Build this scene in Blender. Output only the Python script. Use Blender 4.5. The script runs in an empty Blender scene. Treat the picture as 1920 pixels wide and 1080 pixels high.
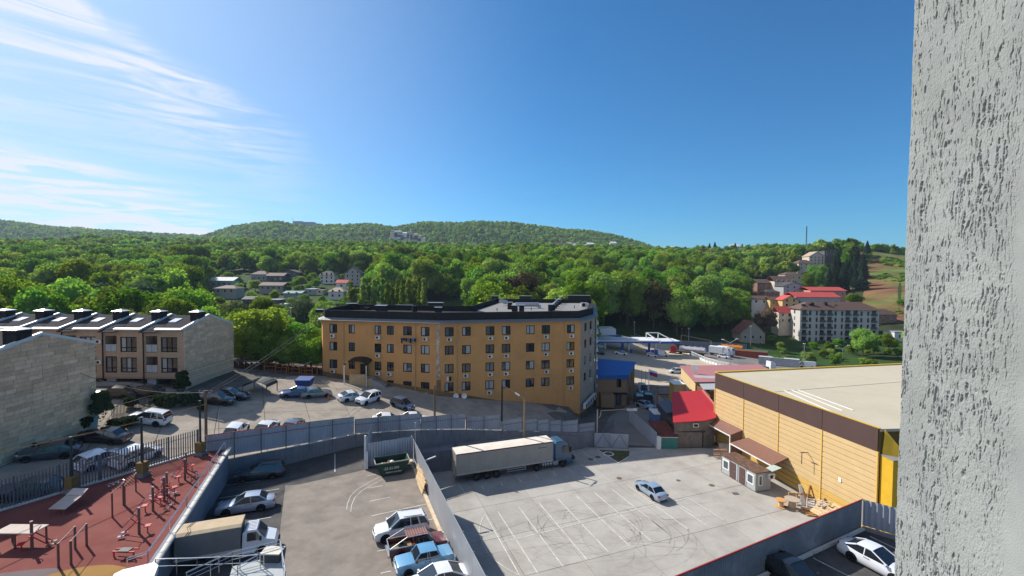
import bpy, math, random
import numpy as np
from mathutils import Matrix, Vector, noise as mnoise
R = math.radians
random.seed(7)
S = bpy.context.scene
COL = S.collection

# ---------------- camera ----------------
F = 830.0; CZ = 28.0; PITCH = 1.8; ROLL = 0.45
cam = bpy.data.cameras.new('camera'); cam.sensor_width = 36; cam.lens = F/1920*36
cam.clip_start = 0.05; cam.clip_end = 9000
CO = bpy.data.objects.new('camera', cam); COL.objects.link(CO)
CM = (Matrix.Rotation(R(90-PITCH), 4, 'X') @ Matrix.Rotation(R(ROLL), 4, 'Z'))
CM.translation = (0, 0, CZ)
CO.matrix_world = CM; S.camera = CO

# ---------------- world: sky with thin cirrus ----------------
SUN_AZ = 55.0; SUN_EL = 38.0            # degrees left of straight ahead, height
W = bpy.data.worlds.new('World'); S.world = W; W.use_nodes = True
nt = W.node_tree; nt.nodes.clear()
def N(t, typ, **kw):
    n = t.nodes.new(typ)
    for k, v in kw.items():
        if k.startswith('i_'): n.inputs[k[2:].replace('_', ' ')].default_value = v
        else: setattr(n, k, v)
    return n
sky = N(nt, 'ShaderNodeTexSky', sky_type='NISHITA', sun_disc=False)
sky.sun_elevation = R(SUN_EL); sky.sun_rotation = R(-SUN_AZ)
sky.altitude = 200; sky.air_density = 1.0; sky.dust_density = 0.5; sky.ozone_density = 2.5
bg = N(nt, 'ShaderNodeBackground'); out = N(nt, 'ShaderNodeOutputWorld')
bg.inputs['Strength'].default_value = 0.078
L = nt.links.new
geo = N(nt, 'ShaderNodeTexCoord')
sep = N(nt, 'ShaderNodeSeparateXYZ'); L(geo.outputs['Generated'], sep.inputs[0])
def MA(t, op, a, b=None, c=None, clamp=False):
    n = t.nodes.new('ShaderNodeMath'); n.operation = op; n.use_clamp = clamp
    for i, v in enumerate((a, b, c)):
        if v is None: continue
        if isinstance(v, (int, float)): n.inputs[i].default_value = v
        else: t.links.new(v, n.inputs[i])
    return n.outputs[0]
# thin cirrus: a fan high on the left and a low bank near the left horizon, laid out by azimuth and height in degrees
az_ = MA(nt, 'MULTIPLY', MA(nt, 'ARCTAN2', sep.outputs['X'], sep.outputs['Y']), 57.296); el_ = MA(nt, 'MULTIPLY', MA(nt, 'ARCSINE', sep.outputs['Z']), 57.296)
def sst(v, a, b):
    n = nt.nodes.new('ShaderNodeMapRange'); n.interpolation_type = 'SMOOTHSTEP'; n.inputs[1].default_value = a; n.inputs[2].default_value = b; L(v, n.inputs[0]); return n.outputs[0]
def streaks(rot, sx, sy, sc, dist, seed):
    c = N(nt, 'ShaderNodeCombineXYZ'); L(az_, c.inputs[0]); L(el_, c.inputs[1]); c.inputs[2].default_value = seed
    m = N(nt, 'ShaderNodeMapping'); m.inputs['Rotation'].default_value = (0, 0, R(rot)); m.inputs['Scale'].default_value = (sx, sy, 1); L(c.outputs[0], m.inputs[0])
    n = N(nt, 'ShaderNodeTexNoise', i_Scale=sc, i_Detail=8.0, i_Roughness=0.6, i_Distortion=dist); L(m.outputs[0], n.inputs[0]); return n.outputs[0]
wob = MA(nt, 'MULTIPLY_ADD', streaks(0, .1, .1, 1.0, 0.3, 3.1), 7.0, -3.5)
d1 = MA(nt, 'ADD', MA(nt, 'SUBTRACT', MA(nt, 'MULTIPLY_ADD', az_, -0.485, 2.65), el_), wob)
m1 = MA(nt, 'MULTIPLY', sst(d1, -1.2, 1.6), MA(nt, 'MULTIPLY_ADD', sst(d1, 2.0, 10.0), -0.78, 1.0)); m1 = MA(nt, 'MULTIPLY', m1, MA(nt, 'MULTIPLY_ADD', sst(az_, -40.0, -20.0), -1.0, 1.0))
d2 = MA(nt, 'ADD', MA(nt, 'SUBTRACT', MA(nt, 'MULTIPLY_ADD', az_, -0.24, -1.0), el_), MA(nt, 'MULTIPLY', wob, 0.4))
m2 = MA(nt, 'MULTIPLY', sst(d2, -1.0, 2.2), MA(nt, 'MULTIPLY_ADD', sst(az_, -36.0, -18.0), -1.0, 1.0))
s1 = sst(streaks(24, .06, .60, 1.2, 1.0, 1.0), 0.34, 0.66); s2 = sst(streaks(8, .09, .75, 1.3, 1.1, 7.0), 0.40, 0.64); s3 = sst(streaks(-4, .05, .6, 1.0, 0.8, 11.0), 0.55, 0.75)
cl = MA(nt, 'ADD', MA(nt, 'MULTIPLY', MA(nt, 'MULTIPLY', m1, s1), 0.74), MA(nt, 'MULTIPLY', MA(nt, 'MULTIPLY', m2, s2), 0.85))
cl = MA(nt, 'ADD', cl, MA(nt, 'MULTIPLY', MA(nt, 'MULTIPLY', s3, sst(d1, 1.0, 5.0)), MA(nt, 'MULTIPLY_ADD', sst(az_, -44.0, -22.0), -0.4, 0.4)))
veil = MA(nt, 'MULTIPLY_ADD', sst(az_, -64.0, 8.0), -0.56, 0.56)
cl = MA(nt, 'ADD', cl, veil, clamp=True)
tint = N(nt, 'ShaderNodeMix', data_type='RGBA', blend_type='MULTIPLY'); tint.inputs[0].default_value = 1
L(sky.outputs[0], tint.inputs[6]); tint.inputs[7].default_value = (0.30, 0.78, 1.10, 1)
mx = N(nt, 'ShaderNodeMix', data_type='RGBA'); L(cl, mx.inputs[0]); L(tint.outputs[2], mx.inputs[6])
mx.inputs[7].default_value = (6.9, 7.4, 9.0, 1)
L(mx.outputs[2], bg.inputs[0]); L(bg.outputs[0], out.inputs[0])

sd = bpy.data.lights.new('sun', 'SUN'); sd.energy = 5.0; sd.angle = R(0.55); sd.color = (1, 0.955, 0.88)
so = bpy.data.objects.new('sun', sd); COL.objects.link(so)
sv = Vector((-math.sin(R(SUN_AZ))*math.cos(R(SUN_EL)), math.cos(R(SUN_AZ))*math.cos(R(SUN_EL)), math.sin(R(SUN_EL))))
so.rotation_euler = sv.to_track_quat('Z', 'Y').to_euler()
S.view_settings.view_transform = 'Standard'; S.view_settings.look = 'None'
S.view_settings.exposure = 0.6; S.view_settings.gamma = 1

# ---------------- helpers ----------------
CR = CM.to_3x3()
def ray(px, py): return CR @ Vector(((px-960)/F, -(py-540)/F, -1))
def az(px, py, z):                      # point at height z seen at a photo position
    d = ray(px, py); t = (z-CZ)/d.z; return Vector((d.x*t, d.y*t, z))
def ay(px, py, y):                      # point at forward distance y
    d = ray(px, py); t = y/d.y; return Vector((d.x*t, y, CZ+d.z*t))
def ag(px, py, fn):                     # point where the sight line meets a ground function
    d = ray(px, py); t = 15.0
    while t < 1500:
        x, y, z = d.x*t, d.y*t, CZ+d.z*t
        if z <= fn(x, y): break
        t += max(0.05, (z-fn(x, y))*0.5)
    return Vector((d.x*t, d.y*t, fn(d.x*t, d.y*t)))

MATS = {}
def mat(name, col, rough=0.8, metal=0.0, var=0.12, scale=1.5, bump=0.0, bscale=None, spec=0.3, rnd=0.0, coat=0.0, stretch=None, col2=None, c2=(0.45, 0.6), c2scale=0.6, dist=0.004, trans=0.0, streak=0.0):
    if name in MATS: return MATS[name]
    m = bpy.data.materials.new(name); m.use_nodes = True; t = m.node_tree; t.nodes.clear(); l = t.links.new
    o = t.nodes.new('ShaderNodeOutputMaterial'); b = t.nodes.new('ShaderNodeBsdfPrincipled'); l(b.outputs[0], o.inputs[0])
    if rough >= .8 and spec == .3: spec = .08
    b.inputs['Roughness'].default_value = rough; b.inputs['Metallic'].default_value = metal
    b.inputs['Specular IOR Level'].default_value = spec
    if coat: b.inputs['Coat Weight'].default_value = coat; b.inputs['Coat Roughness'].default_value = 0.06
    tc = t.nodes.new('ShaderNodeTexCoord'); src = tc.outputs['Object']
    if stretch:
        mpn = t.nodes.new('ShaderNodeMapping'); mpn.inputs['Scale'].default_value = stretch; l(src, mpn.inputs[0]); src = mpn.outputs[0]
    ns = N(t, 'ShaderNodeTexNoise', i_Scale=scale, i_Detail=7.0, i_Roughness=0.65); l(src, ns.inputs[0])
    mr = t.nodes.new('ShaderNodeMapRange'); mr.inputs[1].default_value = 0.3; mr.inputs[2].default_value = 0.7
    mr.inputs[3].default_value = 1-var; mr.inputs[4].default_value = 1+var; l(ns.outputs[0], mr.inputs[0])
    v = mr.outputs[0]
    if rnd:
        oi = t.nodes.new('ShaderNodeObjectInfo')
        v = MA(t, 'MULTIPLY', v, MA(t, 'MULTIPLY_ADD', oi.outputs['Random'], 2*rnd, 1-rnd))
    base = None
    if col2:
        n3 = N(t, 'ShaderNodeTexNoise', i_Scale=c2scale, i_Detail=6.0, i_Roughness=0.7); l(src, n3.inputs[0])
        rr = t.nodes.new('ShaderNodeMapRange'); rr.inputs[1].default_value = c2[0]; rr.inputs[2].default_value = c2[1]; l(n3.outputs[0], rr.inputs[0])
        mm = N(t, 'ShaderNodeMix', data_type='RGBA'); l(rr.outputs[0], mm.inputs[0]); mm.inputs[6].default_value = (*col, 1); mm.inputs[7].default_value = (*col2, 1); base = mm.outputs[2]
    if streak:
        mp2 = t.nodes.new('ShaderNodeMapping'); mp2.inputs['Scale'].default_value = (3, 3, 0.12); l(tc.outputs['Object'], mp2.inputs[0])
        n4 = N(t, 'ShaderNodeTexNoise', i_Scale=1.3, i_Detail=4.0); l(mp2.outputs[0], n4.inputs[0])
        v = MA(t, 'MULTIPLY', v, MA(t, 'MULTIPLY_ADD', n4.outputs[0], streak*2, 1-streak))
    vm = N(t, 'ShaderNodeVectorMath', operation='SCALE')
    if base: l(base, vm.inputs[0])
    else: vm.inputs[0].default_value = col
    l(v, vm.inputs[3]); l(vm.outputs[0], b.inputs['Base Color'])
    if bump:
        n5 = N(t, 'ShaderNodeTexNoise', i_Scale=bscale or scale*6, i_Detail=5.0); l(src, n5.inputs[0])
        bp = t.nodes.new('ShaderNodeBump'); bp.inputs['Strength'].default_value = bump; bp.inputs['Distance'].default_value = dist
        l(n5.outputs[0], bp.inputs['Height']); l(bp.outputs[0], b.inputs['Normal'])
    MATS[name] = m; return m

class MB:
    def __init__(s): s.v = []; s.f = []; s.mi = []; s.cur = 0
    def add(s, vs, fs):
        n = len(s.v); s.v += [tuple(p) for p in vs]
        for f in fs: s.f.append(tuple(i+n for i in f)); s.mi.append(s.cur)
        return s
    def poly(s, *p): return s.add(p, [tuple(range(len(p)))])
    def box(s, x0, y0, z0, x1, y1, z1, M=None):
        p = [(x0,y0,z0),(x1,y0,z0),(x1,y1,z0),(x0,y1,z0),(x0,y0,z1),(x1,y0,z1),(x1,y1,z1),(x0,y1,z1)]
        if M: p = [M @ Vector(q) for q in p]
        return s.add(p, [(3,2,1,0),(4,5,6,7),(0,1,5,4),(1,2,6,5),(2,3,7,6),(3,0,4,7)])
    def bar(s, a, b, w, h=None, up=(0,0,1)):      # a box-section bar between two points
        a = Vector(a); b = Vector(b); h = h or w; d = (b-a).normalized(); u = Vector(up)
        if abs(d.dot(u)) > 0.95: u = Vector((1,0,0)) if abs(d.x) < 0.9 else Vector((0,1,0))
        sd = d.cross(u).normalized(); u = sd.cross(d).normalized()
        q = []
        for c in (a, b): q += [c+sd*(-w/2)+u*(-h/2), c+sd*(w/2)+u*(-h/2), c+sd*(w/2)+u*(h/2), c+sd*(-w/2)+u*(h/2)]
        return s.add(q, [(0,1,2,3),(7,6,5,4),(4,5,1,0),(5,6,2,1),(6,7,3,2),(7,4,0,3)])
    def tube(s, a, b, r0, r1=None, n=8, cap=True):
        a = Vector(a); b = Vector(b); r1 = r0 if r1 is None else r1; d = (b-a).normalized()
        u = Vector((0,0,1)) if abs(d.z) < 0.9 else Vector((1,0,0)); e = d.cross(u).normalized(); g = e.cross(d)
        q = []
        for c, r in ((a, r0), (b, r1)):
            for i in range(n): t = 2*math.pi*i/n; q.append(c+e*(r*math.cos(t))+g*(r*math.sin(t)))
        fs = [((i+1)%n, i, n+i, n+(i+1)%n) for i in range(n)]
        if cap: fs += [tuple(range(n)), tuple(range(2*n-1, n-1, -1))]
        return s.add(q, fs)
    def path(s, pts, r, n=6):
        for i in range(len(pts)-1): s.tube(pts[i], pts[i+1], r, n=n)
        return s
    def prism(s, pts, z0, z1, top=True, bottom=True):          # footprint polygon (counter-clockwise) extruded
        n = len(pts); q = [(p[0],p[1],z0) for p in pts]+[(p[0],p[1],z1) for p in pts]
        fs = [(i,(i+1)%n,n+(i+1)%n,n+i) for i in range(n)]
        if top: fs.append(tuple(range(n,2*n)))
        if bottom: fs.append(tuple(range(n-1,-1,-1)))
        return s.add(q, fs)
    def slab(s, pts, d):                                       # planar polygon thickened along vector d
        n = len(pts); d = Vector(d); q = [Vector(p) for p in pts]+[Vector(p)+d for p in pts]
        return s.add(q, [(i,(i+1)%n,n+(i+1)%n,n+i) for i in range(n)]+[tuple(range(n,2*n)), tuple(range(n-1,-1,-1))])
    def mesh(s, name, mats, smooth=None):
        me = bpy.data.meshes.new(name); me.from_pydata(s.v, [], s.f)
        for m in (mats if isinstance(mats, (list, tuple)) else [mats]): me.materials.append(m)
        if s.cur or any(s.mi): me.polygons.foreach_set('material_index', s.mi)
        if smooth:
            me.polygons.foreach_set('use_smooth', [True]*len(me.polygons)); me.set_sharp_from_angle(angle=R(smooth))
        me.update(); return me
    def build(s, name, mats, parent=None, smooth=None, **kw): return obj(name, s.mesh(name, mats, smooth), parent, **kw)

def world(o):
    m = o.matrix_basis
    return (world(o.parent) @ o.matrix_parent_inverse @ m) if o.parent else m
def adopt(o, p): o.parent = p; o.matrix_parent_inverse = world(p).inverted()
def obj(name, data, parent=None, loc=None, rz=0, label=None, cat=None, group=None, kind=None, scale=None, M=None):
    o = bpy.data.objects.new(name, data); COL.objects.link(o)
    if M is not None: o.matrix_basis = M
    else:
        if loc is not None: o.location = loc
        o.rotation_euler = (0, 0, rz)
        if scale is not None: o.scale = scale if hasattr(scale, '__len__') else (scale,)*3
    if parent: adopt(o, parent)
    tag(o, label, cat, group, kind); return o
def tag(o, label=None, cat=None, group=None, kind=None):
    for k, v in (('label', label), ('category', cat), ('group', group), ('kind', kind)):
        if v: o[k] = v
    return o
def thing(name, label, cat, loc=(0,0,0), rz=0, group=None): return obj(name, None, None, loc, rz, label, cat, group)
KIDS = {}
def dup(root, loc=None, rz=None, label=None, group=None, scale=None):
    kids = {}
    for o in COL.objects:
        if o.parent: kids.setdefault(o.parent.name, []).append(o)
    def cp(o, p):
        c = o.copy(); COL.objects.link(c)
        if p: c.parent = p
        for k in kids.get(o.name, []): cp(k, c)
        return c
    r = cp(root, None)
    if loc is not None: r.location = loc
    if rz is not None: r.rotation_euler = (0, 0, rz)
    if scale is not None: r.scale = (scale,)*3
    if label: r['label'] = label
    if group: r['group'] = group
    return r
def struct(name, mb, m, **kw): return mb.build(name, m, kind='structure', **kw)
def textmesh(s, size, m, depth=0.01):
    c = bpy.data.curves.new('text', 'FONT'); c.body = s; c.size = size; c.extrude = depth; c.align_x = 'CENTER'; c.align_y = 'CENTER'
    o = bpy.data.objects.new('tmp_text', c); COL.objects.link(o)
    dg = bpy.context.evaluated_depsgraph_get(); me = bpy.data.meshes.new_from_object(o.evaluated_get(dg))
    bpy.data.objects.remove(o); me.materials.clear(); me.materials.append(m); return me
def facing(p, d, up=(0,0,1)):                    # matrix whose X runs along d, Y along up, at p: for text and signs
    x = Vector(d).normalized(); y = Vector(up).normalized(); z = x.cross(y).normalized(); y = z.cross(x)
    M = Matrix((x, y, z)).transposed().to_4x4(); M.translation = p; return M

# facade with window openings: a->b left to right seen from outside
def facade(mb, a, b, z0, z1, ops, t=0.18):
    a = Vector((a[0], a[1], 0)); b = Vector((b[0], b[1], 0)); ln = (b-a).length; d = (b-a)/ln; n = Vector((d.y, -d.x, 0))
    us = sorted({0.0, ln} | {o[0] for o in ops} | {o[1] for o in ops}); vs = sorted({z0, z1} | {o[2] for o in ops} | {o[3] for o in ops})
    P = lambda u, v, k=0.0: a+d*u+Vector((0,0,v))-n*k
    for i in range(len(us)-1):
        for j in range(len(vs)-1):
            um = (us[i]+us[i+1])/2; vm = (vs[j]+vs[j+1])/2
            if any(o[0] < um < o[1] and o[2] < vm < o[3] for o in ops): continue
            mb.poly(P(us[i],vs[j]), P(us[i+1],vs[j]), P(us[i+1],vs[j+1]), P(us[i],vs[j+1]))
    for u0, u1, v0, v1 in [o[:4] for o in ops]:
        mb.poly(P(u0,v0), P(u0,v0,t), P(u1,v0,t), P(u1,v0)); mb.poly(P(u0,v1), P(u1,v1), P(u1,v1,t), P(u0,v1,t))
        mb.poly(P(u0,v0), P(u0,v1), P(u0,v1,t), P(u0,v0,t)); mb.poly(P(u1,v0), P(u1,v0,t), P(u1,v1,t), P(u1,v1))
    return d, n
# ---------------- the lie of the land ----------------
TU = [(-600-960)/F] + [(x-960)/F for x in (0,200,400,600,800,960,1100,1250,1350,1450,1550,1620,1700,2500)]
TY = [130, 180, 240, 320, 420, 600, 900, 1400, 1800, 2600]
TZ = np.array([
 [12,13,16,24,45,70],[10,11,14,24,44,58],[10,11,15,24,40,64],[8,9,14,25,38,60],[6,8,14,25,38,60],[4,8,14,26,40,58],[1,6,15,28,42,57],
 [-1,2,13,27,41,55],[-2,-2,9,26,40,54],[-2,-3,5,20,38,54],[-3,-4,3,16,40,60],[-3,-4,4,20,52,58],[-3,-3,8,28,54,50],[-3,-2,12,32,48,44],[-3,0,15,35,50,46]], float)
SKY = {-600:405,0:413,200:434,400:433,600:424,800:417,960:419,1100:432,1250:472,1350:478,1450:480,1550:480,1620:480,1700:480,2500:480}
rows = []
for i, u in enumerate(TU):
    px = round(u*F+960); y0 = SKY[px]; hor = 514+0.0079*(px-960)
    zt = CZ+(hor-y0)*1400/F-12
    rows.append(list(TZ[i])+[TZ[i][-1]*0.55, zt, zt*0.8, zt*0.5])
TZ = np.array(rows); TZ[:,5] -= 4; TZ[:,4] -= 2
SKL = [(-600,408),(0,414),(60,419),(120,426),(200,434),(290,441),(385,444),(410,436),(450,424),(500,417),(520,415.5),(545,420),(580,427),(640,423),(700,420),(740,425),(790,417),(850,420),(900,417),(960,418),(1000,423),(1050,430),(1100,432),(1150,440),(1200,455),(1240,470),(1300,480),(2600,480)]
def skyfix(X, Y):
    if Y < 850: return 0.0
    px = 960+F*X/Y; px = min(2599, max(-599, px)); y0 = 0
    for (a, p), (b, q) in zip(SKL, SKL[1:]):
        if a <= px <= b: y0 = p+(q-p)*(px-a)/(b-a); break
    zt = CZ+(514+0.0079*(px-960)-y0)*1400/F-12; zc = table(X/Y, 1400); w = smooth((Y-850)/450)*(1-0.6*smooth((Y-1450)/500)); return (zt-zc)*w
def smooth(t): t = min(1, max(0, t)); return t*t*(3-2*t)
def table(u, Y):
    u = min(TU[-1], max(TU[0], u)); i = max(0, min(len(TU)-2, int(np.searchsorted(TU, u))-1)); a = (u-TU[i])/(TU[i+1]-TU[i]); a = a*a*(3-2*a)
    Y = min(TY[-1], max(TY[0], Y)); j = max(0, min(len(TY)-2, int(np.searchsorted(TY, Y))-1)); b = (Y-TY[j])/(TY[j+1]-TY[j])
    if j > 3: b = b*b*(3-2*b)
    return float((TZ[i][j]*(1-a)+TZ[i+1][j]*a)*(1-b)+(TZ[i][j+1]*(1-a)+TZ[i+1][j+1]*a)*b)
def near(X, Y):
    z = min(11.9, 1.1-0.15*min(X, 11)+0.04*min(Y, 90))
    if X > 11: z = max(0, z-1.1*(X-11))
    if Y > 74 and X < -20: z -= 0.13*(Y-74)*smooth((-20-X)/12)
    if X < -28:
        d = (X+32.8)*-0.842+(Y-45.9)*0.54
        z = min(z, 9.05+max(0, d)*0.10)
    if Y > 75 and X > 8: z -= 0.02*(Y-75)+0.035*max(0, X-60)*min(1, (Y-75)/40)
    return z
def g(X, Y):
    if Y < 95: return near(X, Y)
    t = table(X/Y, Y)
    if Y > 135: return t
    w = smooth((Y-95)/40); return near(X, Y)*(1-w)+t*w
def lotL(X, Y): return 6.5-0.058*(Y-32)

FL = [(-32.8,45.9),(-30.5,47.0),(-25.3,52.6),(-20.5,57.8),(-15.3,61.2),(-7.8,64.6),(-1.6,66.6),(4.6,68.6),(11,70.6)]
FLOW = [(-14.8,60.3),(-7.5,62.4),(-1.6,64.9),(4.6,67.5),(11,70.2)]
def flY(X):
    for (x0,y0),(x1,y1) in zip(FL, FL[1:]):
        if x0 <= X <= x1: return y0+(y1-y0)*(X-x0)/(x1-x0)
def Yf(X):
    if X < -52: return 15.7
    if X < -32.8: return 45.9-(-32.8-X)*1.56
    if X <= 11: return flY(X)
    return 71.0 if X < 44 else 15.0

mGround = mat('rough_ground', (0.12,0.11,0.095), 0.95, var=0.3, scale=0.5, bump=0.4, col2=(0.09,0.09,0.06), c2=(0.5,0.7), c2scale=0.12)
mForest = mat('forest_floor', (0.030,0.060,0.014), 0.95, var=0.4, scale=0.05, col2=(0.045,0.05,0.02), c2scale=0.02)
mConc = mat('lot_concrete', (0.345,0.325,0.295), 0.88, var=0.10, scale=0.35, bump=0.25, bscale=14, rnd=0.055, col2=(0.285,0.262,0.23), c2=(0.46,0.66), c2scale=0.22)
mJoint = mat('joint_tar', (0.10,0.09,0.08), 0.95)
mAsph = mat('asphalt', (0.065,0.063,0.063), 0.9, var=0.22, scale=0.8, bump=0.3, bscale=20, col2=(0.085,0.08,0.077), c2scale=0.3)
mDust = mat('dusty_asphalt', (0.225,0.195,0.165), 0.92, var=0.13, scale=0.5, bump=0.3, bscale=16, col2=(0.175,0.15,0.13), c2=(0.42,0.62), c2scale=0.35)
mWallC = mat('retaining_concrete', (0.19,0.19,0.20), 0.9, var=0.15, scale=0.7, bump=0.3, bscale=9, streak=0.25)
mPaint = mat('road_paint', (0.56,0.55,0.51), 0.8, var=0.15, scale=2.5, col2=(0.42,0.405,0.37), c2=(0.42,0.6), c2scale=1.2)

# near ground, one sheet with the courts and lots left open; z follows near()
mb = MB(); xs = list(np.arange(-150, 12.1, 2.0))+[-52, -32.8, -30.5, -25.3, -20.5, -15.3, -7.8, -1.6, 4.6, 11, 13, 44, 44.01]+list(np.arange(14, 220, 4.0)); xs = sorted(set(float(x) for x in xs)); NR = 44
for x in xs:
    y0 = Yf(x)
    for k in range(NR+1):
        y = y0+(133-y0)*(k/NR); mb.v.append((x, y, g(x, y)-0.02))
for i in range(len(xs)-1):
    for k in range(NR):
        a = i*(NR+1)+k; mb.f.append((a, a+NR+1, a+NR+2, a+1)); mb.mi.append(0)
struct('ground', mb, mGround, smooth=60)
# valley and hills
mb = MB(); us = np.linspace(-2.1, 2.0, 260); ys = np.concatenate([np.linspace(129, 330, 60), np.linspace(336, 700, 46), np.linspace(720, 2600, 50)])
for u in us:
    for y in ys:
        u_, n = float(u), 0
        z = g(u*y, y)
        z += skyfix(u*y, y)
        if y > 240: z += 5*mnoise.noise(Vector((u*y*0.012, y*0.012, 3)))*min(1, (y-240)/150)+7*mnoise.noise(Vector((u*y*0.004, y*0.004, 9)))*smooth((y-420)/500)
        mb.v.append((u*y, y, z-(0.25 if y < 131 else 0.05)))
for i in range(len(us)-1):
    for k in range(len(ys)-1):
        a = i*len(ys)+k; mb.f.append((a, a+len(ys), a+len(ys)+1, a+1)); mb.mi.append(0)
struct('hills', mb, mForest, smooth=60)
def gt(X, Y):                       # ground with the hills' unevenness, for the trees
    z = g(X, Y)
    z += skyfix(X, Y)
    if Y > 240: z += 5*mnoise.noise(Vector((X*0.012, Y*0.012, 3)))*min(1, (Y-240)/150)+7*mnoise.noise(Vector((X*0.004, Y*0.004, 9)))*smooth((Y-420)/500)
    return z
# a far sheet so that the land goes on to the horizon
mb = MB(); mb.poly((-5500,-200,-30),(5500,-200,-30),(5500,2640,-30),(-5500,2640,-30)); struct('land', mb, mForest)

def clip(poly, conv):               # polygon cut by a convex counter-clockwise one (2D)
    out = list(poly)
    for i in range(len(conv)):
        a, b = conv[i], conv[(i+1)%len(conv)]; inp = out; out = []
        if not inp: break
        sgn = lambda p: (b[0]-a[0])*(p[1]-a[1])-(b[1]-a[1])*(p[0]-a[0])
        for k in range(len(inp)):
            p, q = inp[k-1], inp[k]; sp, sq = sgn(p), sgn(q)
            if (sp >= 0) != (sq >= 0):
                t = sp/(sp-sq); out.append((p[0]+(q[0]-p[0])*t, p[1]+(q[1]-p[1])*t))
            if sq >= 0: out.append(q)
    return out
def area(p): return 0.5*sum(p[i-1][0]*p[i][1]-p[i][0]*p[i-1][1] for i in range(len(p)))
E1 = Vector((0.934, 0.357)); E2 = Vector((-0.357, 0.934))
def slabs(parent, poly, org, su, sv, nu, nv, zf, m, gap=0.05, e1=E1, e2=E2, lift=0.0, name='slab', th=0.12):
    for i in range(*nu):
        for j in range(*nv):
            c = [Vector(org)+e1*(i*su+gap/2+a*(su-gap))+e2*(j*sv+gap/2+b*(sv-gap)) for a, b in ((0,0),(1,0),(1,1),(0,1))]
            p = clip(poly, [tuple(q) for q in c])
            if len(p) < 3 or abs(area(p)) < 0.6: continue
            if area(p) < 0: p = p[::-1]
            tz = random.uniform(-0.006, 0.006); q = MB(); n = len(p)
            q.add([(x, y, zf(x, y)+lift+tz) for x, y in p]+[(x, y, zf(x, y)+lift-th) for x, y in p], [tuple(range(n))]+[((k+1)%n, k, n+k, n+(k+1)%n) for k in range(n)])
            q.build(name, m, parent)
# right lot: the big concrete court
PR = [(-14.9,60.6),(0.2,21.7),(29.4,36.4),(44,36.4),(44,71),(12.4,71),(11,70.2),(4.6,67.5),(-1.6,64.9),(-7.5,62.4)]
mb = MB(); mb.poly(*[(x, y, -0.07) for x, y in PR]); lot = struct('truck_yard', mb, mJoint)
slabs(lot, PR, (-0.9,46.3), 6.2, 6.5, (-4,8), (-6,6), lambda x, y: 0.0, mConc)
# left lot: asphalt, with a dusty worn middle
PLt = [(-30.3,46.9),(-15.3,8),(5.4,8),(-15.3,61.2),(-20.5,57.8),(-25.3,52.6)]
mb = MB(); mb.poly(*[(x, y, lotL(x, y)) for x, y in PLt]); struct('parking_lot', mb, mAsph)
dust = [az(*p, 6.3) for p in ((516,1080),(535,900),(560,898),(690,866),(783,858),(866,1085),(905,1300),(440,1300))]
mb = MB(); mb.poly(*[(p.x, p.y, lotL(p.x, p.y)+0.006) for p in dust]); struct('worn_pavement', mb, mDust)
# playground floor
PG = [(-30.4,46.9),(-32.8,45.9),(-39.9,34.8),(-52,15.9),(-52,6),(-14.5,6),(-23.4,28.9)]
mRub = mat('red_rubber', (0.165,0.050,0.041), 0.9, var=0.10, scale=0.5, bump=0.3, bscale=30, col2=(0.185,0.062,0.052), c2scale=0.3)
mYel = mat('yellow_rubber', (0.27,0.15,0.05), 0.9, var=0.1, scale=0.6)
mGry = mat('grey_rubber', (0.14,0.11,0.11), 0.9, var=0.1, scale=0.6)
mb = MB(); mb.poly(*[(x, y, 9.0) for x, y in PG]); struct('playground_floor', mb, mRub)
def disc(px, py, z, r, m, name, n=40, sq=1.0):
    c = az(px, py, z); q = MB(); q.poly(*[(c.x+r*math.cos(2*math.pi*k/n), c.y+sq*r*math.sin(2*math.pi*k/n), z) for k in range(n)]); return struct(name, q, m)
c0 = az(165, 1085, 9); mb = MB(); mb.poly(*[(c0.x+2.9*math.cos(a)*(1+0.08*math.sin(3*a)), c0.y-0.6+1.9*math.sin(a), 9.008) for a in np.linspace(0, 2*math.pi, 40)[:-1]]); struct('yellow_floor_patch', mb, mYel)
mb = MB(); p1 = [az(*p, 9) for p in ((0,1075),(60,1068),(105,1065),(140,1090),(60,1200),(-80,1200))]; mb.poly(*[(p.x, p.y, 9.004) for p in p1]); struct('grey_floor_patch', mb, mGry)
# deck on the right
PD = [(0.2,21.7),(0,4),(46,4),(46,22),(35.2,31.2),(29.4,36.4)]
mb = MB(); mb.poly(*[(x, y, 7.0) for x, y in PD]); struct('upper_parking_deck', mb, mAsph)

# retaining walls under the plaza edge, the court edges and the deck
def strip_wall(pts, zb, zt, th, m, name='retaining_wall', side=1, **kw):
    mb = MB()
    for (a, b) in zip(pts, pts[1:]):
        a2 = Vector(a[:2]); b2 = Vector(b[:2]); d = (b2-a2).normalized(); n = Vector((-d.y, d.x))*th*side
        q = [(*a2, zb(*a2)), (*b2, zb(*b2)), (*(b2+n), zb(*b2)), (*(a2+n), zb(*a2)), (*a2, zt(*a2)), (*b2, zt(*b2)), (*(b2+n), zt(*b2)), (*(a2+n), zt(*a2))]
        mb.add(q, [(3,2,1,0),(4,5,6,7),(0,1,5,4),(1,2,6,5),(2,3,7,6),(3,0,4,7)])
    return mb.build(name, m, **kw)
strip_wall(FLOW, lambda x, y: -0.3, lambda x, y: min(3.0, near(x, y)-.1), 2.2, mWallC, label='low concrete ledge at the foot of the retaining wall behind the semi trailer', cat='wall')
strip_wall(FL+[(13.6,71.4)], lambda x, y: -0.3, lambda x, y: near(min(x,11), y)+0.18, 0.35, mWallC, label='long dark concrete retaining wall below the corrugated fence, behind the semi trailer', cat='wall')
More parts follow.
